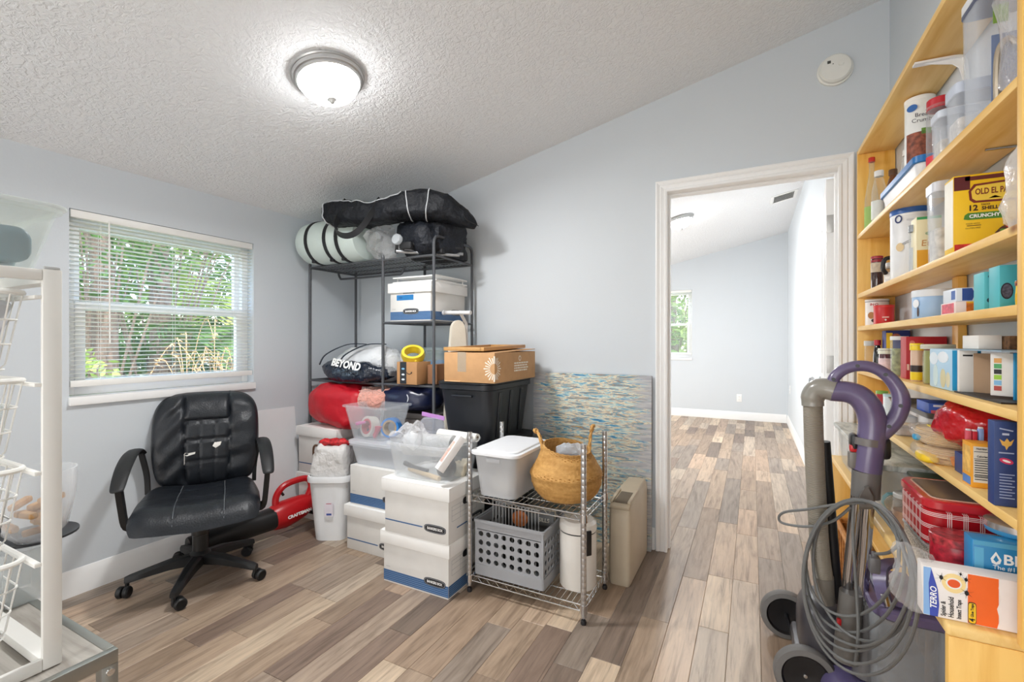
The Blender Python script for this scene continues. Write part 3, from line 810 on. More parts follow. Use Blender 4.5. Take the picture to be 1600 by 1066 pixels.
t = thing('duffel_bag', 'long black duffel bag with white piping lying across the top of the rack', 'duffel bag', (-2.1, 2.2, 1.92))
DM = bagmat('13161c')
spine = [(-2.40, 2.115, 1.985), (-2.37, 2.115, 1.99), (-2.27, 2.12, 1.99), (-2.15, 2.13, 1.975), (-2.02, 2.15, 1.97), (-1.90, 2.19, 1.995), (-1.78, 2.25, 2.01), (-1.66, 2.32, 1.985), (-1.56, 2.38, 1.935), (-1.50, 2.42, 1.89)]
rad = [.05, .088, .094, .082, .072, .085, .098, .09, .062, .02]
sp = smooth(spine, 6); rs = []
for i in range(len(sp)):
    f = i/6; k = min(int(f), len(rad)-2); rs.append(rad[k]+(rad[k+1]-rad[k])*(f-k))
b = B(); rings = []; NR = 40
for i, p in enumerate(sp):
    tg = (sp[min(i+1, len(sp)-1)]-sp[max(i-1, 0)]).normalized(); u = tg.cross(Vector((0, 0, 1))).normalized(); v = u.cross(tg); ring = []
    for k in range(NR):
        q = 2*pi*k/NR; cx_, cz_ = cos(q), sin(q); e = .62
        d = u*math.copysign(abs(cx_)**e, cx_)*1.12+v*math.copysign(abs(cz_)**e, cz_)*.86
        w_ = p+d*rs[i]; fold = noise.fractal(Vector((w_.x*11, w_.y*11, w_.z*11)), .8, 2.1, 4)+.5*abs(noise.noise(Vector((w_.x*22+w_.z*14, w_.y*7, 3))))
        ring.append(w_+d*rs[i]*.17*fold)
    rings.append(ring)
obj('bag', b.loft(rings), DM, t, 40)
PW = mat('c8ccd0', .6)
for i0 in (7, 33, 38):
    obj('piping', B().tube([rings[i0][k]+(rings[i0][k]-sp[i0])*.03 for k in range(NR)], .0035, 5, closed=True), PW, t)
obj('piping', B().tube([rings[i][5]+(rings[i][5]-sp[i])*.03 for i in range(8, 33)], .003, 5), PW, t)
hb = smooth([rings[14][8]+Vector((0, -.004, 0)), sp[15]+Vector((-.03, -.12, -.1)), sp[18]+Vector((0, -.14, -.16)), sp[22]+Vector((.02, -.13, -.12)), rings[26][8]+Vector((0, -.004, 0))], 6)
obj('carry_handle', B().strap(hb, .035, .004, (0, -.5, 1)), BK, t)
obj('side_strap', B().strap(smooth([rings[42][8], sp[46]+Vector((.03, -.05, .05)), sp[50]+Vector((.02, -.05, 0)), sp[53]+Vector((.02, 0, 0))], 5), .03, .004, (0, 1, 0)), BK, t)

t = thing('folding_chair_bag', 'black nylon bag bulging at the right end of the rack top', 'bag', (-1.83, 2.42, 1.715))
obj('bag', B().blob((-1.83, 2.44, 1.835), (.36, .42, .25), 3.4, .05, 7, 4, 48, 30, flatb=1.714), bagmat('191c23'), t, 40)
obj('seam', B().strap(smooth([(-1.98, 2.25, 1.74), (-1.95, 2.235, 1.83), (-1.90, 2.27, 1.93), (-1.86, 2.34, 1.955)], 5), .03, .004, (1, -.3, 0)), BK, t)
t = thing('folded_stool', 'folded silver and black camp stool frame lying on the right end of the rack', 'stool', (-1.75, 2.24, 1.715))
SV = mat('b9bcc0', .3, .9)
for k, (y, z) in enumerate(((2.18, 1.735), (2.22, 1.75), (2.2, 1.78))):
    obj('leg', B().tube([(-1.92+.03*k, y, z), (-1.62, y+.24, z-.012)], .010, 10), SV if k < 2 else BK, t)
obj('joint', B().lathe([(0, -.014), (.03, -.014), (.034, 0), (.03, .014), (0, .014)], 20, (-1.89, 2.155, 1.80), Matrix.Rotation(R(80), 3, 'X')), clear('dfe4e8', .5, .1), t)
obj('hinge_block', B().box((-1.85, 2.19, 1.765), (.09, .03, .04), .008), BK, t); obj('hinge_block', B().box((-1.70, 2.33, 1.74), (.05, .04, .03), .006), BK, t)
single('plastic_wrap', B().blob((-2.11, 2.27, 1.825), (.13, .26, .21), 2.2, .05, 9, 8, flatb=1.714), clear('e9ebec', .45, .25, .6), 'crumpled clear plastic wrap between the mint roll and black bag', 'plastic wrap')

# ---- banker's boxes
KB = mat('e2e0dc', .7, var=.03); BLUE = mat('3a618f', .6, var=.06); BLS = mat('2d4c72', .6); BKL = mat('222226', .5); GL = mat('9da1a6', .6)
def bankers(label, x0, x1, y0, y1, z0, h, lid=True, band='wide', group='white cardboard file boxes', front='long', hole='R', kx=.80, tape=False):
    t = thing('file_box', label, 'file box', ((x0+x1)/2, (y0+y1)/2, z0), group=group)
    obj('box_body', B().bx(x0, x1, y0, y1, z0, z0+h-(.004 if lid else 0), .003), KB, t)
    if lid:
        l = B().bx(x0-.012, x1+.012, y0-.012, y1+.012, z0+h-.004, z0+h+.002, .002)
        l.bx(x0-.012, x1+.012, y0-.012, y0-.003, z0+h-.06, z0+h-.002, .001).bx(x0-.012, x1+.012, y1+.003, y1+.012, z0+h-.06, z0+h-.002, .001)
        l.bx(x0-.012, x0-.003, y0-.002, y1+.002, z0+h-.06, z0+h-.002, .001).bx(x1+.003, x1+.012, y0-.002, y1+.002, z0+h-.06, z0+h-.002, .001)
        obj('box_lid', l, mat('f3f2ef', .65, var=.015), t)
    wx = x1-x0; wy = y1-y0; zc = z0+.062; e = .0006
    if band == 'wide':
        for f, c, w_ in (('F', ((x0+x1)/2, y0, z0+.035), wx), ('R', (x1, (y0+y1)/2, z0+.035), wy)):
            bo = patch(t, 'blue_band', BLUE, c, w_-.002, .052, f)
            lb_ = B(); T = Matrix.Translation(Vector(c)) @ FACE[f].to_4x4()
            for k in range(5): lb_.prism([(-w_/2+.001, -.02+k*.009), (w_/2-.001, -.02+k*.009), (w_/2-.001, -.0185+k*.009), (-w_/2+.001, -.0185+k*.009)], .0006, .0009, T)
            obj('stripe', lb_, mat('86a3c6', .6), bo)
    else:
        patch(t, 'blue_band', BLUE, (x0+wx*.31, y0, zc-.002), wx*.6, .006, 'F'); patch(t, 'blue_band', BLUE, (x1, y0+wy*.36, zc-.002), wy*.3, .006, 'R')
    for f, c in (('F', (x0+wx*kx, y0, zc)), ('R', (x1, y0+wy*.72, zc))):
        po = patch(t, 'label_plate', BKL, c, .118, .038, f, poly=oval(.124, .038, 24, 3.2), t=.0014)
        ro = patch(po, 'label_rim', GL, c, .112, .026, f, poly=oval(.117, .033, 24, 3.2), t=.0016)
        patch(po, 'label_face', BKL, c, .106, .022, f, poly=oval(.113, .0295, 24, 3.2), t=.0018)
        n_ = Vector((0, -1, 0)) if f == 'F' else Vector((1, 0, 0))
        txt(po, 'BANKERS BOX', .0165, WHITE, Vector(c)+n_*.0022, f, bold=.0006, sx=.80)
    if hole:
        patch(t, 'handle_hole', INK, (x1, (y0+y1)/2, z0+h*.64), .085, .028, 'R', poly=oval(.085, .034, 20, 3.5), t=.0008)
        lb_ = B(); T = Matrix.Translation((x1, (y0+y1)/2, z0)) @ FACE['R'].to_4x4()
        for zz in (.1, .125, .15, .168): lb_.prism([(-wy*.42, zz), (wy*.25, zz), (wy*.25, zz+.001), (-wy*.42, zz+.001)], 0, .0005, T)
        for xx in (-.42, -.2, .02, .25): lb_.prism([(wy*xx, .1), (wy*xx+.001, .1), (wy*xx+.001, .168), (wy*xx, .168)], 0, .0005, T)
        obj('form_lines', lb_, GL, t)
    if band == 'wide': txt(t, 'R-KIVE', .008, GL, (x0+.03, y0-.0006, z0+.078), 'F')
    return t
t = bankers('file box on the middle tier of the rack with a blue tape strip', -2.06, -1.74, 2.285, 2.665, 1.3135, .24, kx=.52, hole=None)
patch(t, 'tape_strip', mat('1f77b8', .5), (-1.94, 2.285, 1.3135+.15), .135, .034, 'F')
patch(t, 'scribble', mat('18619c', .5), (-1.975, 2.2843, 1.3135+.15), .03, .014, 'F', poly=oval(.034, .014, 9))
patch(t, 'handle_hole', GL, (-1.91, 2.285, 1.3135+.178), .09, .012, 'F')
bankers('file box directly under the red bag, brown hook at its handle hole', -2.73, -2.37, 2.13, 2.45, .311, .305, band='thin', hole=None)
t = bankers('file box on the floor under the red bag, mostly hidden by the waste bin', -2.73, -2.37, 2.13, 2.45, 0, .305, band='thin', hole=None)
for z in (.47,):
    b = single('metal_hook', B().tube(smooth([(-2.535, 2.124, .50), (-2.545, 2.11, .505), (-2.555, 2.105, .48), (-2.553, 2.105, .40)], 5), .007, 8), mat('6d5240', .5, .5), 'brown metal hook hanging above the waste bin at a box handle hole', 'hook')
patch(bpy.data.objects['file_box.001'], 'handle_hole', INK, (-2.50, 2.13, .50), .09, .032, 'F', poly=oval(.09, .032, 20, 3.5))

bankers('lower file box of the front pair, wide blue band, beside the wire shelf', -1.626, -1.236, 1.756, 2.075, 0, .255)
bankers('upper file box of the front pair, thin blue line, under the open clear tote', -1.606, -1.226, 1.742, 2.062, .257, .262, band='thin', kx=.80)
bankers('lower file box of the rear pair, thin blue line, beside the waste bin', -2.07, -1.685, 1.935, 2.25, 0, .252, band='thin', hole=None)
bankers('upper file box of the rear pair, wide blue band, under the clear totes', -2.055, -1.67, 1.945, 2.26, .254, .225, lid=False, hole=None)

# white wire rack lying on the box on the rack
t = thing('wire_drying_rack', 'two flat white wire racks stacked on the file box on the rack', 'wire rack', (-1.9, 2.47, 1.557))
for z in (1.562, 1.592):
    b = B()
    for y in (2.30, 2.64): b.tube([(-2.05, y, z), (-1.71, y, z)], .005, 6)
    for k in range(15): b.tube([(-2.05+.34*k/14, 2.30, z+.003), (-2.05+.34*k/14, 2.64, z+.003)], .003, 5)
    for x in (-2.03, -1.73): b.tube([(x, 2.3, z), (x, 2.3, z-.0)], .004, 5) if False else None
    obj('grid', b, WHITE, t)
obj('foot', B().tube([(-2.03, 2.32, 1.562), (-2.03, 2.32, 1.592)], .004, 6).tube([(-1.73, 2.32, 1.562), (-1.73, 2.32, 1.592)], .004, 6).tube([(-2.03, 2.62, 1.562), (-2.03, 2.62, 1.592)], .004, 6).tube([(-1.73, 2.62, 1.562), (-1.73, 2.62, 1.592)], .004, 6), WHITE, t)

# third tier: navy and white shopping bag, teal bin, small box, yellow ring
t = thing('shopping_bag', 'crinkled navy and white store bag stuffed full on the rack', 'bag', (-2.45, 2.4, .925))
NV = mat('1d2635', .22, var=.15, bmp=1, bscale=14); WP = mat('dfe1e3', .4, var=.04, bmp=.7, bscale=14)
obj('white_top', B().blob((-2.34, 2.42, 1.04), (.60, .36, .235), 2.6, .04, 5, 3, flatb=.925), WP, t, 60)
obj('navy_side', B().blob((-2.36, 2.33, .985), (.58, .30, .15), 2.8, .03, 6, 5, flatb=.924), NV, t, 60)
for xs in (-2.60, -2.42):
    obj('carry_handle', B().strap(smooth([(xs, 2.19, 1.03), (xs+.03, 2.22, 1.10), (xs+.12, 2.32, 1.165), (xs+.2, 2.42, 1.168)], 6), .028, .006, (1, -.6, 0)), NV, t)
txt(t, 'BEYOND', .066, WHITE, (-2.33, 2.168, 1.036), 'F', roll=R(-7), bold=.003, Mx=Matrix.Rotation(R(72), 3, 'X'))
bl_ = B().blob((-2.16, 2.36, 1.02), (.24, .26, .2), 2.3, .04, 8, 12, flatb=.925)
obj('clear_wrap', bl_, clear('eceef0', .5, .2, .6), t)
b = B().tub(-1.90, 2.53, .9255, .2, .30, .22, .33, .25, .03, .003, lip=.012)
t = thing('storage_tote', 'clear lidded tote with bright blue contents at the back of the rack', 'tote', (-1.9, 2.53, .9255))
obj('tub', b, clear('dfeef0', .28, .15), t)
obj('lid', B().slab(-1.90, 2.53, 1.1265, 1.146, .36, .28, .035), clear('d5e6e8', .45, .2), t)
obj('blue_cloth', B().blob((-1.87, 2.53, 1.0), (.24, .18, .12), 3, .03, 8, 2), mat('2b8fd6', .7), t)
t = thing('parcel_box', 'small brown parcel box with dark printed tape on the rack', 'box', (-1.86, 2.28, .9255))
CB = mat('b98a5c', .8, var=.08, bmp=.1)
obj('carton', B().bx(-1.945, -1.79, 2.215, 2.35, .9255, 1.062, .002), CB, t)
patch(t, 'packing_tape', mat('22262c', .3), (-1.895, 2.215, .995), .05, .134, 'F')
bt = B(); pts = smooth([(-1.868, 2.2138, .998), (-1.855, 2.2138, .990), (-1.84, 2.2138, .990), (-1.828, 2.2138, 1.0)], 5); bt.strap(pts, .0015, .004, (0, 1, 0)); bt.strap([(-1.836, 2.2138, 1.001), (-1.827, 2.2138, 1.002), (-1.829, 2.2138, .992)], .0015, .003, (0, 1, 0))
obj('arrow_mark', bt, INK, t)
for z in (1.02, .985, .955):
    patch(t, 'tape_print', mat('7fb6d6' if z > 1 else 'dfe3e6', .5), (-1.895, 2.2142, z), .022, .008 if z > 1 else .012, 'F', poly=oval(.024, .012, 14))
t = thing('tape_ring', 'bright yellow ring shaped tape dispenser on the small parcel box', 'tape dispenser', (-1.86, 2.28, 1.0625))
My = Matrix.Translation((-1.868, 2.275, 1.105)) @ Matrix.Rotation(R(35), 4, 'Z') @ Matrix.Rotation(R(50), 4, 'X')
b = B(); b.loft([[My @ Vector((r_*cos(2*pi*k/32), r_*.8*sin(2*pi*k/32), z)) for k in range(32)] for r_, z in ((.068, -.032), (.074, 0), (.068, .032), (.05, .032), (.045, 0), (.05, -.032))], loop=True)
obj('ring', b, mat('e8d23a', .35), t)
obj('ring_foot', B().bx(-1.91, -1.82, 2.245, 2.31, 1.0625, 1.075, .004), mat('e8d23a', .35), t)
single('carton', B().bx(-1.775, -1.702, 2.3, 2.45, .9255, 1.045, .002), mat('94694a', .8), 'dark brown carton squeezed beside the rack end post', 'box')

# below the third tier
single('duffel_bag', B().blob((-2.44, 2.265, .76), (.48, .30, .275), 3.6, .03, 6, 9, 48, 30, flatb=.6185), mat('c01526', .45, var=.08, bmp=.4, bscale=30), 'bright red soft bag on the file box under the lower rack shelf', 'bag', ang=60)
single('blanket', B().blob((-2.20, 2.30, .82), (.34, .28, .14), 2.3, .03, 9, 14), mat('e7a594', .9, var=.15, scale=60, bmp=1, bscale=60, sheen=.5), 'peach fuzzy blanket wedged beside the red bag', 'blanket', ang=60)
t = thing('backpack', 'shiny navy bag with a round white emblem under the rack shelf', 'bag', (-1.95, 2.3, .76))
obj('bag', B().blob((-1.95, 2.35, .825), (.42, .26, .15), 3, .025, 7, 17), mat('151c3a', .3, var=.1, bmp=.5, bscale=25), t, 60)
patch(t, 'emblem', mat('d9dbe0', .5), (-1.875, 2.222, .84), .03, .05, 'F', poly=oval(.032, .05, 20))
patch(t, 'emblem_centre', mat('1a2140', .5), (-1.875, 2.2214, .84), .015, .03, 'F', poly=oval(.018, .032, 16))
t = thing('storage_tote', 'taupe plastic tote with darker lid behind the clear totes', 'tote', (-1.87, 2.35, .35))
TP = mat('8f857d', .5); TPD = mat('6f6863', .45)
obj('tub', B().tub(-1.88, 2.475, 0, .66, .28, .30, .32, .35, .05, .004), TP, t)
obj('lid', B().slab(-1.88, 2.475, .655, .70, .35, .38, .06).slab(-1.88, 2.475, .70, .735, .31, .34, .06), TPD, t)
obj('rib', B().slab(-1.88, 2.475, .6, .612, .322, .352, .05), TP, t)

# ================================================================ WASTE BIN WITH BAG
Mb = Matrix.Translation((-2.275, 2.02, 0)) @ Matrix.Rotation(R(28), 4, 'Z')
t = thing('waste_bin', 'slim white plastic waste bin holding a crumpled bag, beside the leaf blower', 'bin', (0, 0, 0), M=Mb)
WB = mat('eceef0', .35, var=.02)
obj('bin_body', B().tub(0, 0, 0, .385, .185, .15, .245, .20, .05, .004), WB, t, local=True)
obj('rim', B().loft([[(x, y, z) for x, y in rr(w_, d_, .055)] for w_, d_, z in ((.243, .198, .345), (.262, .217, .352), (.264, .219, .378), (.258, .213, .387), (.244, .199, .387), (.239, .194, .37))], loop=True), WB, t, local=True)
for f in ((.05, .075, .19, 'e6e0ea'), (.03, .012, .225, 'c2506a'), (.03, .012, .165, '4055a0')):
    b = B().box((.01, -.0875-.0245*f[2]/.385*.999-.001, f[2]), (f[0], .001, f[1]), M=Matrix.Rotation(math.atan(.065), 3, 'X')); obj('sticker', b, mat(f[3], .5), t, local=True)
single('plastic_sack', B().blob((-2.275, 2.02, .42), (.215, .165, .29), 6, .022, 16, 31, M=Matrix.Rotation(R(28), 3, 'Z')), mat('dedcda', .4, var=.06, bmp=.8, bscale=20), 'crumpled white plastic sack standing in the waste bin', 'sack', ang=60)
single('netting_bag', B().blob((-2.275, 2.03, .57), (.20, .12, .03), 3, .03, 14, 33, M=Matrix.Rotation(R(24), 3, 'Z') @ Matrix.Rotation(R(-9), 3, 'X')), mat('c2282e', .6, var=.5, scale=60), 'red and white printed packet lying on the sack in the waste bin', 'packet', ang=60)

# ================================================================ CLEAR TOTES
CL = clear('f2f6fa', .20, .12); CLW = clear('f0f4f8', .42, .2)
t = thing('storage_tote', 'closed translucent tote on the rear file boxes, under the tote of tape rolls', 'tote', (-1.87, 2.12, .4805), group='clear plastic totes')
obj('tub', B().tub(-1.875, 2.12, .4805, .118, .36, .29, .40, .33, .04, .003, lip=.01), clear('f1f5fa', .55, .22), t)
obj('lid', B().slab(-1.875, 2.12, .5995, .617, .43, .36, .045), clear('f3f6fb', .6, .2), t)
obj('handle_clip', B().bx(-1.66, -1.65, 2.06, 2.16, .585, .622, .003), CLW, t)
t = thing('storage_tote', 'open clear tote holding two tape rolls, highest of the rear stack', 'tote', (-1.99, 2.1, .6175), group='clear plastic totes')
obj('tub', B().tub(-1.985, 2.09, .6178, .195, .25, .17, .32, .235, .03, .003, lip=.01), clear('f4f8fc', .2, .1), t)
t = thing('tape_roll', 'roll of clear tape with a red core in the open clear tote', 'tape roll', (-1.99, 2.04, .625), group='tape rolls')
def roll(M, ro_, ri, w_, m1, m2):
    obj('tape', B().loft([[M @ Vector((r_*cos(2*pi*k/32), r_*sin(2*pi*k/32), z)) for k in range(32)] for r_, z in ((ri+.010, -w_/2), (ro_, -w_/2), (ro_, w_/2), (ri+.010, w_/2))], loop=True), m1, t)
    obj('core', B().loft([[M @ Vector((r_*cos(2*pi*k/32), r_*sin(2*pi*k/32), z)) for k in range(32)] for r_, z in ((ri, -w_/2-.001), (ri+.011, -w_/2-.001), (ri+.011, w_/2+.001), (ri, w_/2+.001))], loop=True), m2, t)
def axis(c, az, el): return Matrix.Translation(c) @ Matrix.Rotation(R(az), 4, 'Z') @ Matrix.Rotation(R(90-el), 4, 'Y')
roll(axis((-2.0, 2.045, .686), -100, 10), .06, .034, .05, mat('c9c3bb', .4), mat('c03a4c', .5))
t = thing('tape_roll', 'roll of bright blue painters tape in the open clear tote', 'tape roll', (-1.9, 2.1, .625), group='tape rolls')
roll(axis((-1.89, 2.105, .68), -75, 5), .057, .034, .05, mat('2c83d2', .5), mat('b29a78', .7))
single('scissor_handle', B().tube(smooth([(-2.09, 2.03, .70), (-2.05, 2.0, .705), (-2.03, 2.03, .71), (-2.06, 2.06, .705)], 5, True), .009, 8, closed=True).tube([(-2.05, 2.05, .705), (-2.0, 2.11, .64)], .006, 6), mat('e06fb4', .4), 'pink scissor handles in the open clear tote', 'scissors')
single('red_pouch', B().prism([(-.04, 0), (.05, 0), (.005, -.07)], 0, .02, Matrix.Translation((-1.955, 2.045, .695)) @ FACE['F'].to_4x4()), mat('c2475f', .5), 'folded pink red pouch below the tape roll in the clear tote', 'pouch')
single('tool_case', B().box((-2.05, 2.09, .645), (.1, .1, .045), .01), mat('23303f', .5), 'dark blue case at the left of the open clear tote', 'case')
t = thing('storage_tote', 'open clear tote full of rolls and wrap on the front file boxes', 'tote', (-1.43, 1.9, .5225), group='clear plastic totes')
obj('tub', B().tub(-1.425, 1.905, .5225, .172, .31, .27, .355, .31, .035, .003, lip=.01), clear('f4f7f9', .24, .12), t)
single('bubble_wrap_roll', B().tube([(-1.57, 1.86, .665), (-1.565, 1.86, .665), (-1.30, 1.89, .672)], [.045, .055, .055], 24), clear('eef0f1', .55, .25, 1, 70), 'roll of clear bubble wrap lying in the front open tote', 'bubble wrap')
single('plastic_bag', B().blob((-1.53, 1.85, .715), (.18, .16, .10), 2.2, .05, 12, 41), clear('f2f3f5', .4, .1, 1), 'crumpled clear plastic rising from the front open tote', 'plastic bag')
for k, (x, y, z, l_) in enumerate([(-1.325, 1.985, .70, 'white paper roll with open end on the right of the front tote'), (-1.305, 2.03, .695, 'small white roll behind the paper roll in the front tote')]):
    t = thing('paper_roll', l_, 'roll', (x, y, z-.025))
    Mq = Matrix.Translation((x, y, z)) @ Matrix.Rotation(R(-6), 4, 'Z') @ Matrix.Rotation(R(90), 4, 'Y'); r0 = .027-.006*k
    obj('paper', B().loft([[Mq @ Vector((r_*cos(2*pi*j/24), r_*sin(2*pi*j/24), zz)) for j in range(24)] for r_, zz in ((r0*.45, -.14), (r0, -.14), (r0, .06), (r0*.45, .06))], loop=True), mat('eceae4', .7), t)
    obj('core', B().loft([[Mq @ Vector((r_*cos(2*pi*j/24), r_*sin(2*pi*j/24), zz)) for j in range(24)] for r_, zz in ((r0*.36, -.14), (r0*.45, -.14), (r0*.45, .061), (r0*.36, .061))], loop=True), mat('a08a70', .8), t)
t = thing('zip_bag', 'clear zip bag with a purple seal standing behind the tote rolls', 'zip bag', (-1.62, 2.02, .66))
obj('bag', B().blob((-1.53, 2.03, .72), (.15, .03, .12), 4, .012, 10, 43), clear('dfe3ee', .35, .15, .5), t)
obj('seal', B().box((-1.53, 2.03, .785), (.15, .004, .022), M=Matrix.Rotation(R(6), 3, 'Y')), mat('c08acb', .4), t)
DK = mat('2b3038', .5)
single('tool_pouch', B().blob((-1.31, 1.85, .575), (.09, .09, .09), 3, .01, 10, 44), DK, 'dark pouch in the right corner of the front open tote', 'pouch', ang=60)
single('black_brush', B().tube(smooth([(-1.53, 1.80, .585), (-1.47, 1.795, .575), (-1.38, 1.79, .568)], 5), [.012]*5+[.009]*6, 8), DK, 'black handled brush lying in the front open tote', 'brush')
single('wooden_rail', B().tube([(-1.55, 1.86, .54), (-1.32, 1.80, .535)], .012, 8), mat('c9b08c', .7), 'pale wooden stick on the bottom of the front open tote', 'stick')
single('crumpled_paper', B().blob((-1.30, 1.96, .56), (.07, .1, .07), 2.5, .03, 14, 46), mat('d8cdb6', .8), 'crumpled cream paper in the back of the front open tote', 'paper')
t = thing('wrap_carton', 'long white wrap carton leaning on the front tote and wire shelf post', 'carton', (-1.25, 1.74, .6))
a = Vector((-1.272, 1.732, .598)); c = Vector((-1.205, 1.82, .742))
dz = (c-a).normalized(); sx_ = Vector((.80, -.60, 0)); nn = dz.cross(sx_).normalized(); sx_ = nn.cross(dz)
Mx = Matrix((nn, sx_, dz)).transposed()
obj('carton', B().box((a+c)/2, (.035, .045, (c-a).length), .002, M=Mx), mat('efecea', .6), t)
obj('print', B().box((a+c)/2+sx_*.0227*0+nn*-.0178, (.0008, .03, (c-a).length*.6), M=Mx), mat('d9b3a6', .6, var=.3, scale=60), t)

# ================================================================ BLACK TOTES, CARDBOARD, BOARD ON TOP, IRONING BOARD
BT_ = mat('191c22', .42, var=.06, bmp=.05)
def black_tote(label, cx, cy, z0, h, w, d, wt, dt, lid):
    t = thing('storage_tote', label, 'tote', (cx, cy, z0), group='black plastic totes')
    obj('tub', B().tub(cx, cy, z0, h-.012, w, d, wt, dt, .05, .004), BT_, t)
    obj('rim', B().loft([[(x, y, z) for x, y in rr(a, b_, .06, 5, cx, cy)] for a, b_, z in ((wt, dt, z0+h-.045), (wt+.02, dt+.02, z0+h-.04), (wt+.022, dt+.022, z0+h-.014), (wt, dt, z0+h-.012))]), BT_, t)
    if lid:
        obj('lid', B().slab(cx, cy, z0+h-.012, z0+h, wt+.024, dt+.024, .06), BT_, t)
    g = B()
    for s in (-1, 1): g.box((cx+s*.0, cy-dt/2-.004, z0+h-.075), (.13, .02, .012), .004) if s < 0 else None
    obj('grip', g, BT_, t)
    rb = B()
    for k in (-.3, 0, .3): rb.box((cx+(w/2+wt/2)/2+.002, cy+k*d, z0+h*.45), (.006, .03, h*.75), .002, M=Matrix.Rotation(-math.atan((wt-w)/2/h)*-1, 3, 'Y'))
    obj('rib', rb, BT_, t, stuff=True)
black_tote('lower black tote on the floor behind the wire shelf', -1.385, 2.375, 0, .632, .30, .48, .34, .54, True)
black_tote('upper black tote carrying the wide cardboard box', -1.39, 2.365, .633, .335, .275, .44, .335, .52, True)
t = thing('cardboard_box', 'wide brown cardboard box with white sunburst prints on the black tote', 'box', (-1.335, 2.33, .9695))
CB2 = mat('c09467', .8, var=.06, bmp=.08, scale=20)
bx0, bx1, by0, by1, bz0, bz1 = -1.495, -1.178, 2.083, 2.585, .9695, 1.128
obj('carton', B().bx(bx0, bx1, by0, by1, bz0, bz1, .002), CB2, t)
obj('flap', B().box(((bx0+bx1)/2, (by0+by1)/2+.004, bz1+.006), (bx1-bx0-.004, by1-by0, .003), M=Matrix.Rotation(R(1.6), 3, 'X')), CB2, t)
obj('flap_gap', B().box((bx0+.06, by0-.004, bz0+.004), (.1, .008, .003), M=Matrix.Rotation(R(12), 3, 'X')), mat('d2ab80', .8), t)
patch(t, 'packing_tape', clear('d9cdb8', .55, .15), (bx0+.115, by0, bz1-.05), .055, .105, 'F')
PW2 = mat('ece4d6', .8)
for f, c, a0 in (('F', (bx1, by0, 1.045), 180), ('R', (bx1, by0, 1.045), 0)):
    T = Matrix.Translation(Vector(c)) @ FACE[f].to_4x4(); b = B()
    for k in range(13):
        a = R(a0-90+180*k/12); u = Vector((cos(a), sin(a))); v = Vector((-u.y, u.x))
        if abs(u.x) < .05: u = Vector((math.copysign(.05, cos(R(a0))), u.y))
        r0, r1 = .028, .066-.008*(k % 2)
        b.prism([tuple(u*r0-v*.0016), tuple(u*r1-v*.0032), tuple(u*r1+v*.0032), tuple(u*r0+v*.0016)], 0, .0006, T)
    obj('sunburst_print', b, PW2, t)
patch(t, 'round_print', PW2, (bx1, 2.375, 1.092), .03, .03, 'R', poly=oval(.03, .03, 18)); patch(t, 'print_centre', CB2, (bx1+.0006, 2.375, 1.092), .02, .02, 'R', poly=oval(.02, .02, 16), t=.0004)
b = B(); T = Matrix.Translation((bx1, 2.375, 1.04)) @ FACE['R'].to_4x4(); r = random.Random(5)
for i in range(4):
    x = -.07
    while x < .09:
        l_ = r.uniform(.008, .03); b.prism([(x, .022-.014*i), (x+l_, .022-.014*i), (x+l_, .03-.014*i), (x, .03-.014*i)], 0, .0005, T); x += l_+.005
obj('small_print', b, PW2, t, stuff=True)
t = thing('wooden_tray', 'shallow wooden tray lying face down on the wide cardboard box', 'tray', (-1.38, 2.33, 1.14))
HW = wood('c79a60', 'b58346', 1, .8, .45, False, 'tray_wood')
Mt_ = Matrix.Translation((-1.375, 2.34, 1.143)) @ Matrix.Rotation(R(1.3), 4, 'X')
obj('panel', B().box(Mt_ @ Vector((0, 0, .004)), (.23, .46, .006), M=Matrix.Rotation(R(1.3), 3, 'X')), HW, t)
b = B()
for s in (-1, 1):
    b.box(Mt_ @ Vector((s*.118, 0, .009)), (.022, .50, .02), .002, M=Matrix.Rotation(R(1.3), 3, 'X'))
o_ = obj('long_rail', b, HW, t, stuff=True)
for s in (-1, 1): obj('short_rail', B().box(Mt_ @ Vector((0, s*.24, .009)), (.214, .022, .02), .002, M=Matrix.Rotation(R(1.3), 3, 'X')), HW, t)

t = thing('ironing_board', 'ironing board with cream cover standing on end behind the cardboard box', 'ironing board', (-1.62, 2.45, 0))
pts = [(-.14, .02), (.14, .02), (.14, .9)]+[(.075*cos(R(a)), 1.26+.075*sin(R(a))) for a in range(0, 181, 20)]+[(-.14, .9)]
pts = [(.14, .02), (.14, .75)]+[(.14-.065*k/5, .75+.5*k/5-.0*k) for k in range(1, 6)]+[(.075*cos(R(a)), 1.25+.07*sin(R(a))) for a in range(10, 171, 16)]+[(-.14+.065*k/5, .75+.5*k/5) for k in range(5, 0, -1)]+[(-.14, .75), (-.14, .02)]
Mi = Matrix.Translation((-1.635, 2.42, 0)) @ Matrix.Rotation(R(58), 4, 'Z') @ Matrix.Rotation(R(90), 4, 'X')
obj('padded_board', B().prism([(x*.62, y) for x, y in pts], -.018, .018, Mi), mat('e0d8c8', .8, var=.03, bmp=.2), t)
MW = mat('dcdee0', .4)
obj('foot_bar', B().tube([(-1.72, 2.40, 1.368), (-1.515, 2.385, 1.362)], .0125, 12).tube([(-1.73, 2.40, 1.368), (-1.715, 2.40, 1.368)], .015, 12), MW, t)
obj('leg_tube', B().tube([(-1.6, 2.405, 1.36), (-1.605, 2.47, 1.30), (-1.6, 2.50, .5), (-1.6, 2.5, .02)], .011, 10), MW, t)

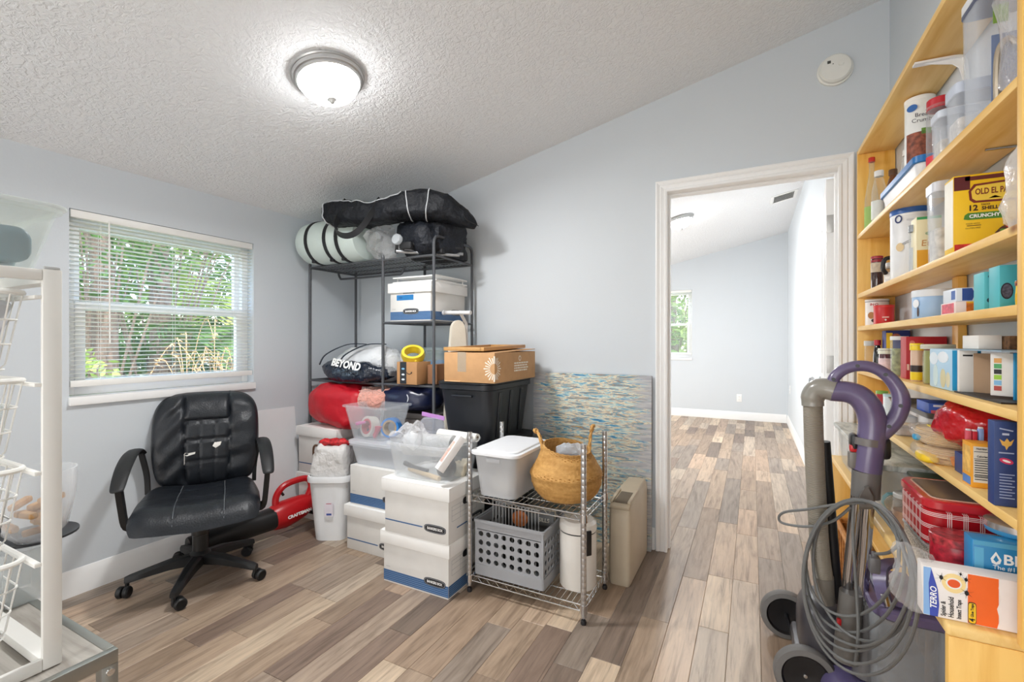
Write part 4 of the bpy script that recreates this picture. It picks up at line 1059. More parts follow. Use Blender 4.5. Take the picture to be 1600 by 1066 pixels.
# ================================================================ ABSTRACT CANVAS
def canvas_mat():
    m, n, l, p, o = newmat('abstract_paint')
    tc = n.new('ShaderNodeTexCoord'); co = ncoord(n, l, (7, 1, 52)); co2 = ncoord(n, l, (5, 1, 70))
    f = noise_tex(n, l, co, 1.15, 6, .68, .5); f2 = noise_tex(n, l, co2, 1.3, 4, .6, .3)
    colr = ramp(n, l, f, [(.28, lin('23478a')), (.37, lin('3a88b4')), (.43, lin('93c2cc')), (.48, lin('ebe2c6')), (.52, lin('bfa88c')), (.56, lin('5fa3bd')), (.62, lin('8a7565')), (.70, lin('e3ba70'))])
    gry = ramp(n, l, f2, [(.3, lin('9a9ca4')), (.5, lin('b4b5b9')), (.65, lin('c8c8c6')), (.8, lin('9d958f'))])
    sp = n.new('ShaderNodeSeparateXYZ'); l.new(tc.outputs['Object'], sp.inputs[0])
    # the painting itself: colour gathers in the middle, grey strokes at both edges
    a = n.new('ShaderNodeMath'); a.operation = 'ABSOLUTE'; l.new(sp.outputs[0], a.inputs[0])
    big = noise_tex(n, l, ncoord(n, l, (2.2, 1, 22)), 1.4, 4, .6, .6)
    ad = n.new('ShaderNodeMath'); ad.operation = 'MULTIPLY_ADD'; l.new(big, ad.inputs[0]); ad.inputs[1].default_value = -.75; l.new(a.outputs[0], ad.inputs[2])
    mk = ramp(n, l, ad.outputs[0], [(.0, (1, 1, 1, 1)), (.05, (0, 0, 0, 1))])
    mr = n.new('ShaderNodeMapRange'); l.new(ad.outputs[0], mr.inputs[0]); mr.inputs[1].default_value = -.13; mr.inputs[2].default_value = -.02; mr.inputs[3].default_value = 1.0; mr.inputs[4].default_value = 0
    mx = n.new('ShaderNodeMix'); mx.data_type = 'RGBA'; l.new(mr.outputs[0], mx.inputs[0]); l.new(gry, mx.inputs[6]); l.new(colr, mx.inputs[7])
    l.new(mx.outputs[2], p.inputs['Base Color']); p.inputs['Roughness'].default_value = .5
    bump(n, l, p, f2, .4, .004); return m
Mc = Matrix.Translation((-.872, 2.70, 0)) @ Matrix.Rotation(R(-1.1), 4, 'X')
t = thing('canvas_painting', 'large abstract canvas of blue, sand and grey strokes leaning beside the doorway', 'painting', (0, 0, 0), M=Mc)
obj('canvas', B().box((0, -.012, .496), (.735, .024, .99), .003), canvas_mat(), t, local=True)

# ================================================================ CHROME WIRE SHELF
t = thing('wire_shelf', 'low two-tier chrome wire shelf with the woven basket on it', 'wire shelf', (-.91, 2.02, 0))
PX, PY = (-1.193, -.628), (1.868, 2.184)
for x in PX:
    for y in PY:
        pr_ = [(0, .028), (.0125, .03)]
        for k in range(28): pr_ += [(.0125, .05+k*.0254), (.0121, .0515+k*.0254), (.0125, .053+k*.0254)]
        pr_ += [(.0125, .758), (0, .758)]
        po = obj('post', B().lathe(pr_, 14, (x, y, 0)), mat('c6c6c6', .26, .9, .03), t)
        obj('foot', B().lathe([(0, 0), (.011, 0), (.013, .008), (.01, .018), (.006, .02), (.006, .03), (0, .03)], 12, (x, y, 0)), INK, po)
for z in (.075, .455):
    b = B()
    for zz in (z+.004, z-.022):
        b.tube([(PX[0], PY[0], zz), (PX[1], PY[0], zz), (PX[1], PY[1], zz), (PX[0], PY[1], zz)], .003, 6, closed=True)
    so = obj('shelf_rim', b, CHROME, t)
    d = B()
    for k in range(1, 22):
        x = PX[0]+(PX[1]-PX[0])*k/22; d.tube([(x, PY[0], z+.0075), (x, PY[1], z+.0075)], .0018, 5)
    for f in (.3, .7): d.tube([(PX[0], PY[0]+f*.316, z), (PX[1], PY[0]+f*.316, z)], .0028, 5)
    obj('wire_deck', d, CHROME, so, stuff=True)
    zg = B()
    for y in PY:
        zg.tube([(PX[0]+.02+(PX[1]-PX[0]-.04)*k/22, y, z+(.003 if k % 2 else -.021)) for k in range(23)], .0018, 5)
    for x in PX:
        zg.tube([(x, PY[0]+.02+(.276)*k/12, z+(.003 if k % 2 else -.021)) for k in range(13)], .0018, 5)
    obj('truss_wire', zg, CHROME, so, stuff=True)
    for x in PX:
        for y in PY: obj('collar', B().lathe([(.0135, z-.028), (.0175, z-.026), (.0155, z+.008), (.0135, z+.009)], 14, (x, y, 0)), CHROME, so)
# frosted tote
t = thing('storage_tote', 'frosted white tote with a domed lid on the chrome wire shelf', 'tote', (-1.05, 2.03, .4645))
FR = clear('e9ebee', .62, .35)
obj('tub', B().tub(-1.055, 2.035, .4645, .195, .19, .32, .225, .365, .035, .003, lip=.004), FR, t)
obj('lid', B().slab(-1.055, 2.035, .66, .676, .258, .395, .045).slab(-1.055, 2.035, .676, .685, .22, .35, .04), mat('eceef1', .4, var=.01), t)
obj('handle_tab', B().box((-1.055, 1.851, .64), (.07, .008, .02), .003), FR, t)
obj('contents', B().blob((-1.055, 2.035, .52), (.16, .28, .09), 3.4, .012, 10, 51), mat('c9c4ba', .7, var=.2, scale=20), t)
# woven belly basket
def weave_mat(c1, c2, s=1):
    m, n, l, p, o = newmat('woven_fibre')
    tc = n.new('ShaderNodeTexCoord'); f = noise_tex(n, l, ncoord(n, l), 60*s, 4); g = noise_tex(n, l, ncoord(n, l, (1, 1, 7)), 9, 3)
    mx = n.new('ShaderNodeMix'); mx.data_type = 'RGBA'; mx.inputs[0].default_value = .5
    l.new(ramp(n, l, f, [(.3, lin(c2)), (.7, lin(c1))]), mx.inputs[6]); l.new(ramp(n, l, g, [(.3, lin(c2)), (.65, lin(c1))]), mx.inputs[7])
    l.new(mx.outputs[2], p.inputs['Base Color']); p.inputs['Roughness'].default_value = .75
    bump(n, l, p, f, .5, .003); return m
WV = weave_mat('d3a461', 'a87838')
t = thing('woven_basket', 'round bellied seagrass basket with rope handles on the wire shelf', 'basket', (-.762, 2.03, .4645))
bc = Vector((-.764, 2.025, .4645))
prof = [(.03, 0), (.085, .0), (.118, .012), (.143, .04), (.158, .075), (.160, .10), (.166, .118), (.160, .132), (.140, .165), (.122, .20), (.112, .222), (.110, .236), (.103, .238), (.104, .222), (.115, .19), (.13, .16), (.147, .125), (.145, .08), (.12, .03), (.06, .012), (0, .01)]
def interp(pr_, k):
    out = []
    for i in range(len(pr_)-1):
        for j in range(k): out.append(tuple(pr_[i][q]+(pr_[i+1][q]-pr_[i][q])*j/k for q in (0, 1)))
    return out+[pr_[-1]]
b = B(); rings = []; NN = 108; pp = interp(prof, 3)
for i, (r_, z) in enumerate(pp):
    ring = []
    for k in range(NN):
        a = 2*pi*k/NN; wv = .0032*(1 if ((k//2)+(i)) % 2 else -1) if i < 40 and r_ > .06 else 0
        tilt = .02*sin(a-1.0)*max(0, z-.18)/.06
        ring.append(bc+Vector(((r_+wv)*cos(a), (r_+wv)*sin(a), z+tilt)))
    rings.append(ring)
obj('basket_body', b.loft(rings), WV, t, 60)
bd = B()
for k in range(40):
    a = 2*pi*k/40; q = bc+Vector((.113*cos(a), .113*sin(a), .2+.006*sin(a)))
    bd.tube([q+Vector((-sin(a)*.008, cos(a)*.008, -.008)), q+Vector((cos(a)*.003, sin(a)*.003, 0)), q+Vector((sin(a)*.008, -cos(a)*.008, .010))], .0035, 5)
obj('braided_edge', bd, WV, t, stuff=True)
for a0, tip in ((R(200), Vector((-.155, -.01, .30))), (R(20), Vector((.115, .03, .335)))):
    e1 = bc+Vector((.108*cos(a0-.28), .108*sin(a0-.28), .20)); e2 = bc+Vector((.108*cos(a0+.28), .108*sin(a0+.28), .20))
    tp = bc+tip; pth = smooth([e1, e1.lerp(tp, .4)+Vector((0, 0, .03)), tp+Vector((0, -.012, 0)), tp+Vector((.004, .012, 0)), e2.lerp(tp, .4)+Vector((0, 0, .03)), e2], 7)
    tw = B()
    for ph in (0, pi): tw.tube([p+Vector((.0035*cos(i*.9+ph), .0035*sin(i*.9+ph), .002*sin(i*.9+ph))) for i, p in enumerate(pth)], .0042, 6)
    obj('rope_handle', tw, WV, t, stuff=True)
single('plastic_film', B().blob((-.745, 2.02, .665), (.13, .13, .10), 2.2, .03, 12, 53), clear('e4eef6', .6, .1, 1), 'crumpled bluish plastic film inside the woven basket', 'plastic film')

# grey crate with round holes
GC = mat('9b9da1', .45, var=.03)
def holed(b, o, ux, uz, w_, h_, nx, nz, r, th):
    o, ux, uz = Vector(o), Vector(ux), Vector(uz); n = ux.cross(uz); cw, ch_ = w_/nx, h_/nz; cache = {}
    def V(x, z, d):
        k = (round(x, 5), round(z, 5), d)
        if k not in cache: cache[k] = b.bm.verts.new(o+ux*x+uz*z+n*(-th*d))
        return cache[k]
    for i in range(nx):
        for j in range(nz):
            cx, cz = (i+.5)*cw, (j+.5)*ch_; cor = [(i*cw+cw, j*ch_+ch_), (i*cw, j*ch_+ch_), (i*cw, j*ch_), (i*cw+cw, j*ch_)]
            C = [(cx+r*cos(2*pi*k/16+pi/4), cz+r*sin(2*pi*k/16+pi/4)) for k in range(16)]
            for d in (0, 1):
                for s in range(4):
                    p = [V(*cor[s], d), V(*cor[(s+1) % 4], d)]+[V(*C[(4*s+q) % 16], d) for q in (4, 3, 2, 1, 0)]
                    b.bm.faces.new(p if not d else p[::-1])
            for k in range(16): b.bm.faces.new((V(*C[k], 0), V(*C[(k+1) % 16], 0), V(*C[(k+1) % 16], 1), V(*C[k], 1)))
t = thing('plastic_crate', 'grey plastic crate with rows of round holes on the bottom wire tier', 'crate', (-.99, 2.02, .085))
cx0, cx1, cy0, cy1, cz0, cz1 = -1.172, -.818, 1.882, 2.165, .085, .345
for nm, o_, ux, wd, nx in (('front_panel', (cx0+.012, cy0, cz0+.05), (1, 0, 0), cx1-cx0-.024, 8), ('side_panel', (cx1, cy0+.012, cz0+.05), (0, 1, 0), cy1-cy0-.024, 7),
                           ('back_panel', (cx1-.012, cy1, cz0+.05), (-1, 0, 0), cx1-cx0-.024, 8), ('side_panel', (cx0, cy1-.012, cz0+.05), (0, -1, 0), cy1-cy0-.024, 7)):
    b = B(); holed(b, o_, ux, (0, 0, 1), wd, .165, nx, 4, .0128, .005)
    obj(nm, b, GC, t)
b = B()
for z0, z1, e in ((cz0, cz0+.05, .003), (cz1-.048, cz1-.008, .0), (cz1-.012, cz1, .007)):
    b.loft([[(x, y, z) for x, y in rr(cx1-cx0+2*q, cy1-cy0+2*q, .012, 3, (cx0+cx1)/2, (cy0+cy1)/2)] for q, z in ((e, z0), (e, z1), (e-.006-e*.5, z1), (e-.006-e*.5, z0))], loop=True)
for x in (cx0+.006, cx1-.006):
    for y in (cy0+.006, cy1-.006): b.bx(x-.0065, x+.0065, y-.0065, y+.0065, cz0, cz1-.002, .003)
obj('crate_frame', b, GC, t, stuff=True)
obj('crate_floor', B().bx(cx0+.004, cx1-.004, cy0+.004, cy1-.004, cz0+.002, cz0+.008), GC, t)
t = thing('wire_rack', 'white wire rack standing inside the grey crate', 'wire rack', (-1.0, 1.98, .1))
b = B()
for k in range(15): b.tube([(-1.10+.235*k/14, 1.93+.001*k, .10), (-1.115+.235*k/14, 1.955+.001*k, .42-.0013*k)], .0022, 6)
obj('wire', b, mat('c9cbcd', .3, .6), t, stuff=True)
obj('rail', B().tube([(-1.12, 1.955, .42), (-.875, 1.97, .402)], .003, 6), mat('c9cbcd', .3, .6), t)
t = thing('book', 'black book with orange cover picture upright in the grey crate', 'book', (-.97, 2.03, .1))
Mb2 = Matrix.Translation((-.965, 2.02, .095)) @ Matrix.Rotation(R(3), 4, 'Z') @ Matrix.Rotation(R(-9), 4, 'X')
def bk(nm, c, d, m): 
    b = B().box((0, 0, 0), d, .001); b.bm.transform(Mb2 @ Matrix.Translation(c)); return obj(nm, b, m, t)
bk('cover', (0, 0, .14), (.26, .03, .28), mat('14130f', .35)); bk('pages', (0.002, .002, .1415), (.256, .024, .278), mat('d9d2c0', .8))
b = B().prism(oval(.085, .075, 20), 0, .0008, Mb2 @ Matrix.Translation((-.045, -.015, .225)) @ FACE['F'].to_4x4()); obj('cover_picture', b, mat('c06a2c', .5, var=.5, scale=30), t)
TM = (Mb2.to_3x3() @ FACE['F'])
txt(t, 'WILLOW SILLS'[7:], .026, mat('d8d2c2', .6), Mb2 @ Vector((.08, -.0158, .235)), Mx=TM); txt(t, 'BEVERLY'[:0] or 'Beverly', .02, mat('d8d2c2', .6), Mb2 @ Vector((.03, -.0158, .258)), Mx=TM) if False else None
# white step bin
t = thing('pedal_bin', 'small round white metal bin with a black handle on the bottom wire tier', 'bin', (-.705, 2.03, .085))
WM = mat('e6e3dd', .28, var=.02, coat=.3)
bcx, bcy = -.706, 2.022
obj('bin_body', B().lathe([(0, 0), (.08, 0), (.083, .006), (.083, .245), (0, .245)], 40, (bcx, bcy, .0845)), WM, t)
obj('groove', B().lathe([(.0805, .245), (.0805, .252)], 40, (bcx, bcy, .0845)), INK, t)
obj('bin_lid', B().lathe([(0, .251), (.0835, .251), (.085, .262), (.083, .285), (.07, .298), (.03, .303), (0, .303)], 40, (bcx, bcy, .0845)), WM, t)
obj('handle', B().box((bcx+.067, bcy-.055, .0845+.215), (.03, .012, .11), .005, M=Matrix.Rotation(R(50), 3, 'Z')), mat('1a1a1c', .35), t)

# beige slim jug
t = thing('water_jug', 'slim beige plastic jug with a handle opening on the floor by the doorway', 'jug', (-.57, 2.44, 0))
JG = mat('bdb09a', .5, var=.03, bmp=.08)
jx, jw = -.572, .105
pts = [(2.245, .0), (2.64, .0), (2.655, .02), (2.655, .395), (2.63, .425), (2.44, .425), (2.40, .41), (2.30, .405), (2.252, .37), (2.24, .33), (2.235, .02)]
def jug_ring(x, ins): 
    cy = sum(p[0] for p in pts)/len(pts); cz = .2
    return [(x, p[0]-(ins if p[0] > cy else -ins), p[1]-(ins if p[1] > cz else -ins)) for p in pts]
obj('jug_body', B().loft([jug_ring(jx-jw/2, .014), jug_ring(jx-jw/2+.006, .004), jug_ring(jx-jw/2+.014, 0), jug_ring(jx+jw/2-.014, 0), jug_ring(jx+jw/2-.006, .004), jug_ring(jx+jw/2, .014)]), JG, t)
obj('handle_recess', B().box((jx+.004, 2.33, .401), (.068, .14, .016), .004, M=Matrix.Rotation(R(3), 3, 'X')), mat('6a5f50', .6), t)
for sg in (-1, 1): obj('handle_edge', B().box((jx+sg*.043, 2.335, .408), (.017, .165, .016), .006, M=Matrix.Rotation(R(4), 3, 'X')), JG, t)
obj('handle_grip', B().box((jx, 2.255, .383), (.098, .03, .024), .009, M=Matrix.Rotation(R(30), 3, 'X')), JG, t)
obj('mould_line', B().tube([(jx+jw/2-.002, 2.26, .06), (jx+jw/2-.002, 2.40, .03), (jx+jw/2-.002, 2.62, .03), (jx+jw/2-.002, 2.62, .34)], .002, 5), JG, t)

# ================================================================ LEFT FOREGROUND: LOW TABLE, BASKET TOWER
ST = mat('a3a49f', .35, .85, .04)
t = thing('low_table', 'low table with grey wood top and steel frame carrying the basket tower', 'table', (-1.7, .1, 0))
tx0, tx1, ty0, ty1, tz = -2.10, -1.352, -.55, .556, .45
obj('tabletop', B().bx(tx0+.004, tx1-.004, ty0+.004, ty1-.004, tz-.016, tz, .001), wood('b5b0a8', '8d867d', 0, 1.6, .5, False, 'grey_wood'), t)
for nm, a in (('apron', (tx1-.02, tx1, ty0, ty1)), ('apron', (tx0, tx0+.02, ty0, ty1)), ('apron', (tx0+.02, tx1-.02, ty1-.02, ty1)), ('apron', (tx0+.02, tx1-.02, ty0, ty0+.02))):
    obj(nm, B().bx(a[0], a[1], a[2], a[3], tz-.03, tz+.002, .0015), ST, t)
for x in (tx0, tx1-.032):
    for y in (ty0, ty1-.032):
        lg = obj('leg', B().bx(x, x+.032, y, y+.032, 0, tz-.03, .0015), ST, t)
        if x > tx0: obj('screw', B().lathe([(0, 0), (.009, 0), (.008, .003), (.003, .004), (0, .003)], 14, (x+.032, y+.016, tz-.045), Matrix.Rotation(R(90), 3, 'Y')), CHROME, lg)
TW = mat('e9e8e3', .4, var=.01); TG = mat('b9bbbb', .45)
t = thing('basket_tower', 'white drawer tower with sliding wire baskets at the left edge', 'drawer tower', (-1.69, .25, .45))
qx0, qx1, qy0, qy1 = -1.95, -1.405, .03, .472
for x in (qx0, qx1-.012):
    for y in (qy0, qy1-.034): obj('post', B().bx(x, x+.012, y, y+.034, .4525, 1.352, .003), TW, t); obj('post_cap', B().bx(x+.001, x+.011, y+.003, y+.031, 1.352, 1.358, .002), TG, t)
for y in (qy0, qy1-.034):
    obj('bottom_rail', B().bx(qx0+.012, qx1-.012, y, y+.034, .4525, .475, .002), TW, t); obj('top_rail', B().bx(qx0+.012, qx1-.012, y, y+.034, 1.32, 1.345, .002), TW, t)
for x in (qx0, qx1-.012):
    obj('bottom_rail', B().bx(x, x+.012, qy0+.034, qy1-.034, .4525, .48, .002), TW, t); obj('top_rail', B().bx(x, x+.012, qy0+.034, qy1-.034, 1.325, 1.35, .002), TW, t)
levels = [1.292, 1.096, .898, .694]
for z in levels:
    for y in (qy0+.034, qy1-.046): obj('basket_runner', B().bx(qx0+.03, qx1-.004, y, y+.012, z-.008, z, .001), TW, t)
b0 = None
for z in levels:
    rim = rr(.46, .345, .035, 6, (qx0+qx1)/2+.012, (qy0+qy1)/2)
    if b0 is None:
        b0 = obj('basket_rim', B().tube([(x, y, z+.006) for x, y in rim], .0062, 8, closed=True), TW, t)
        zb = z-.165; bt = rr(.40, .30, .03, 6, (qx0+qx1)/2+.012, (qy0+qy1)/2); wv = B()
        def at_edge(ring, f):
            k = f*len(ring); i = int(k) % len(ring); j = (i+1) % len(ring); u = k-int(k); return Vector(ring[i]).lerp(Vector(ring[j]), u)
        # vertical wires on all sides
        cx, cy = (qx0+qx1)/2+.012, (qy0+qy1)/2
        for k in range(10):
            f = -.5+k/9
            for s in (-1, 1): wv.tube([(cx+f*.40, cy+s*.1725, z+.004), (cx+f*.36, cy+s*.15, zb+.01), (cx+f*.36, cy+s*.14, zb)], .0019, 5)
        for k in range(8):
            f = -.5+k/7
            for s in (-1, 1): wv.tube([(cx+s*.23, cy+f*.29, z+.004), (cx+s*.2, cy+f*.26, zb+.01), (cx+s*.19, cy+f*.26, zb)], .0019, 5)
            wv.tube([(cx-.19, cy+f*.26, zb), (cx+.19, cy+f*.26, zb)], .0019, 5)
        for q in (.33, .66, 1.0): wv.tube([(x_, y_, z+(zb-z)*q) for x_, y_ in rr(.46-.06*q, .345-.045*q, .03, 5, cx, cy)], .0022, 5, closed=True)
        w0 = obj('basket_wire', wv, TW, b0, stuff=True)
        z00 = z
    else:
        c = ccopy(b0, t); c.location.z += z-z00; ccopy(w0, c)
# clear tote on top of the tower with blue grey things in it
t = thing('storage_tote', 'large clear tote on top of the white basket tower', 'tote', (-1.66, .25, 1.36))
obj('tub', B().tub(-1.63, .27, 1.353, .135, .40, .34, .46, .40, .035, .003, lip=.008), clear('eaf0ec', .16, .15), t)
obj('lid', B().slab(-1.63, .27, 1.488, 1.497, .49, .43, .04), clear('e3e9e4', .3, .2), t)
single('plastic_bowl', B().tub(-1.53, .365, 1.357, .075, .12, .11, .15, .14, .035, .004), mat('93a5ae', .3), 'blue grey plastic bowl inside the tote on the basket tower', 'bowl')
single('container_lid', B().blob((-1.46, .385, 1.405), (.035, .10, .085), 3.5, .008, 12, 63), mat('7d929d', .3), 'grey container lid on edge inside the tote on the basket tower', 'lid')
zb = lambda i: levels[i]-.162
single('plastic_jug', B().lathe([(0, 0), (.055, 0), (.06, .01), (.085, .14), (.08, .15), (.04, .155), (0, .155)], 24, (-1.525, .335, zb(0))), mat('c9cdd2', .35), 'grey white plastic jug in the highest wire basket', 'jug')
single('dark_cup', B().lathe([(0, 0), (.03, 0), (.037, .07), (.033, .07), (.028, .004), (0, .004)], 20, (-1.482, .24, zb(0))), mat('33313c', .4), 'dark plum cup in the highest wire basket', 'cup')
single('clear_jar', B().tub(-1.53, .345, zb(1), .11, .10, .10, .12, .12, .03), clear('dfe6e6', .3, .1), 'clear plastic tub in the second wire basket from the top', 'tub')
WD = wood('c79a66', 'a8743c', 0, 3, .55, False, 'stick_wood')
for k, (x, y, a) in enumerate(((-1.49, .345, 20), (-1.50, .35, 34))):
    single('wooden_clip', B().box((x, y, zb(1)+.010+.012*k), (.05, .012, .01), .002, M=Matrix.Rotation(R(a), 3, 'Z')), WD, ['lower wooden clip in the second wire basket', 'upper wooden clip in the second wire basket'][k], 'clip', 'wooden clips in the second basket')
bx_, by_ = -1.87, .568
single('clear_case', B().tub(bx_, .53, tz+.003, .15, .12, .09, .14, .10, .02), clear('e3e8e8', .4, .1), 'clear plastic case standing on the table beyond the basket tower', 'case')
single('black_plate', B().lathe([(0, 0), (.05, 0), (.095, .014), (.095, .02), (.05, .006), (0, .006)], 30, (bx_, by_, tz+.1535)), mat('232529', .4), 'black plate lying on the clear case beyond the basket tower', 'plate')
t = thing('plastic_bowl', 'big clear bowl of wooden blocks beyond the basket tower', 'bowl', (bx_, by_, tz+.16))
obj('bowl', B().lathe([(0, .0), (.045, 0), (.07, .03), (.088, .12), (.091, .2), (.087, .2), (.084, .12), (.066, .03), (.042, .004), (0, .004)], 36, (bx_, by_, tz+.16)), clear('f2f5f8', .3, .1), t)
r = random.Random(9)
for k in range(9):
    a = k*2.4; q = Vector((bx_+.045*cos(a)*(k % 3+.4)/2, by_+.045*sin(a)*(k % 3+.4)/2, tz+.185+.012*k))
    single('wooden_block', B().box(q, (.062, .02, .018), .005, M=Matrix.Rotation(r.uniform(0, 3), 3, 'Z') @ Matrix.Rotation(r.uniform(-.3, .3), 3, 'Y')), WD, 'small wooden block lying in the clear bowl beyond the tower', 'block', 'wooden blocks in the clear bowl')
single('navy_pouch', B().blob((-1.505, .345, zb(2)+.055), (.08, .1, .11), 3, .01, 9, 61), mat('232a3c', .5), 'navy pouch in the third wire basket', 'pouch')
single('clear_case', B().tub(-1.52, .345, zb(3)+.072, .075, .09, .10, .10, .11, .02), clear('e6ecee', .4, .1), 'clear plastic case in the lowest wire basket', 'case')
single('black_pouch', B().blob((-1.52, .345, zb(3)+.036), (.1, .1, .07), 3, .01, 9, 62), mat('1e222c', .5), 'black pouch at the front of the lowest wire basket', 'pouch')

# ================================================================ PINE SHELVING ALONG THE RIGHT WALL
PINE = wood('f3cd84', 'dfae58', 1, 1, .4, True, 'pine_board'); PINEV = wood('f4c56c', 'dfa43e', 2, 1, .4, True, 'pine_upright')
SX, SB, SY0, SY1 = .43, .566, 1.178, 2.615
HT = {'A': 2.062, 'B': 1.675, 'C': 1.405, 'D': 1.257, 'E': 1.062, 'F': .862, 'G': .637}
ps = thing('pine_shelf', 'tall open pine pantry shelving along the wall right of the doorway', 'shelving', (.5, 1.9, 0))
for k in 'ABCDEF': obj('shelf_board', B().bx(SX, SB, SY0, SY1, HT[k]-.02, HT[k], .002), PINE, ps)
obj('side_panel', B().bx(SX, SB, SY1, SY1+.02, .637, 2.062, .0015), PINEV, ps)
obj('side_panel', B().bx(SX, SB, SY0-.021, SY0-.0005, .637, 2.2, .0015), PINEV, ps)
LX = .338
obj('base_shelf', B().bx(LX, SB, 1.196, 2.72, HT['G']-.024, HT['G'], .006, 3), PINE, ps)
obj('base_panel', B().bx(LX+.004, SB, 1.20, 1.22, .0, HT['G']-.0245, .0015), PINEV, ps)
obj('base_panel', B().bx(LX+.004, SB, 2.695, 2.715, .0, HT['G']-.0245, .0015), PINEV, ps)
obj('lower_rail', B().bx(.42, SB, 2.0, 2.694, .385, .405, .002), PINE, ps)
obj('wall_cleat', B().bx(.545, SB, 1.84, 1.885, 1.0625, 1.384, .0015), PINEV, ps)
for y in (1.83,):
    br = B().strap(smooth([(.44, y, 2.036), (.50, y, 2.034), (.545, y, 2.03), (.556, y, 2.015), (.561, y, 1.97), (.562, y, 1.90)], 6), .024, .006, (0, 1, 0))
    br.prism([(.45, 2.036), (.55, 2.036), (.561, 2.02), (.561, 1.93), (.545, 2.0), (.53, 2.015)], -.002, .002, Matrix.Translation((0, y, 0)) @ Matrix.Rotation(R(90), 4, 'X'))
    obj('shelf_bracket', br, mat('f2f2f0', .3), ps, stuff=True)
for y in (1.52, 1.9):
    obj('shelf_pin', B().tube([(.50, y, HT['B']-.024), (.562, y, HT['B']-.024)], .003, 6), STEEL, ps)

GLS = clear('f4f7f6', .12, .05); PLC = clear('f2f5f8', .18, .1); PLCB = clear('eef2f8', .22, .1)
def zt(k): return HT[k]+.0006
def lab(t, name, m, cx, cy, r, z0, z1, a0=180, a1=340):        # label wrapped round a can or bottle
    b = B(); n = 18; ri, ro_ = r+.0004, r+.001
    rings = []
    for k in range(n+1):
        a = R(a0+(a1-a0)*k/n); rings.append([(cx+q*cos(a), cy+q*sin(a), z) for q, z in ((ri, z0), (ro_, z0), (ro_, z1), (ri, z1))])
    return obj(name, b.loft(rings), m, t)
def bottle(name, label, cat, k, x, y, r, h, m, cap, neck=.35, nr=.4, liquid=None, lb=None, cap_h=.022, grp=None, cap_r=None):
    z = zt(k); t = thing(name, label, cat, (x, y, z), group=grp)
    nz = h*(1-neck)
    obj('bottle_body', B().lathe([(0, 0), (r*.93, 0), (r, .006), (r, nz-.02), (r*.9, nz), (r*nr*1.3, nz+(h-nz)*.45), (r*nr, nz+(h-nz)*.6), (r*nr, h-cap_h), (0, h-cap_h)], 24, (x, y, z)), m, t)
    if liquid: obj('contents', B().lathe([(0, .003), (r*.9, .003), (r*.92, .008), (r*.92, nz*liquid[1]), (0, nz*liquid[1])], 20, (x, y, z)), mat(liquid[0], .3), t)
    cr = cap_r or r*nr*1.25
    obj('cap', B().lathe([(0, h-cap_h), (cr, h-cap_h), (cr, h-.002), (cr*.93, h), (0, h)], 20, (x, y, z)), mat(cap, .4), t)
    if lb: lab(t, 'label_wrap', mat(lb[0], .5, var=lb[3] if len(lb) > 3 else .04, scale=50), x, y, r, z+h*lb[1], z+h*lb[2])
    return t
def canister(name, label, cat, k, x, y, r, h, body, lid=None, lid_h=.012, bands=(), lid_r=None, grp=None, z=None):
    z = zt(k) if z is None else z; t = thing(name, label, cat, (x, y, z), group=grp)
    obj('can_body', B().lathe([(0, 0), (r*.97, 0), (r, .003), (r, h-.003), (r*.97, h), (0, h)], 36, (x, y, z)), body if not isinstance(body, str) else mat(body, .4), t)
    for c, a, b_ in bands: lab(t, 'label_wrap', mat(c, .5) if isinstance(c, str) else c, x, y, r, z+h*a, z+h*b_, 150, 380)
    if lid:
        lr = lid_r or r*1.03
        obj('lid', B().lathe([(0, h-lid_h*.3), (lr, h-lid_h*.3), (lr, h+lid_h*.6), (lr*.95, h+lid_h*.7), (0, h+lid_h*.7)], 36, (x, y, z)), mat(lid, .4) if isinstance(lid, str) else lid, t)
    return t
def carton(name, label, cat, k, x0, x1, y0, y1, h, c, z=None, rot=0, grp=None):
    z = zt(k) if z is None else z
    t = thing(name, label, cat, ((x0+x1)/2, (y0+y1)/2, z), group=grp)
    obj('carton', B().bx(x0, x1, y0, y1, z, z+h, .0012), c if not isinstance(c, str) else mat(c, .5, var=.03), t)
    return t
def F(t, name, c, x, y, z, w_, h_, **kw): return patch(t, name, c if not isinstance(c, str) else mat(c, .5), (x, y, z), w_, h_, 'F', **kw)
def T_(t, s, size, c, x, y, z, **kw): return txt(t, s, size, mat(c, .5) if isinstance(c, str) else c, (x, y, z), 'F', **kw)
def clearbox(name, label, k, x0, x1, y0, y1, h, lid, m=None, fill=None, lid_h=.018, z=None, grp=None):
    z = zt(k) if z is None else z; cx, cy = (x0+x1)/2, (y0+y1)/2; w_, d_ = x1-x0, y1-y0
    t = thing(name, label, 'container', (cx, cy, z), group=grp)
    obj('tub', B().tub(cx, cy, z, h-lid_h, w_*.94, d_*.94, w_, d_, .014, .002), m or PLC, t)
    if lid: obj('lid', B().slab(cx, cy, z+h-lid_h, z+h, w_+.004, d_+.004, .016), mat(lid, .4) if isinstance(lid, str) else lid, t)
    if fill: obj('contents', B().slab(cx, cy, z+.003, z+(h-lid_h)*fill[1], w_*.88, d_*.88, .012), mat(fill[0], .8, var=.3, scale=60), t)
    return t

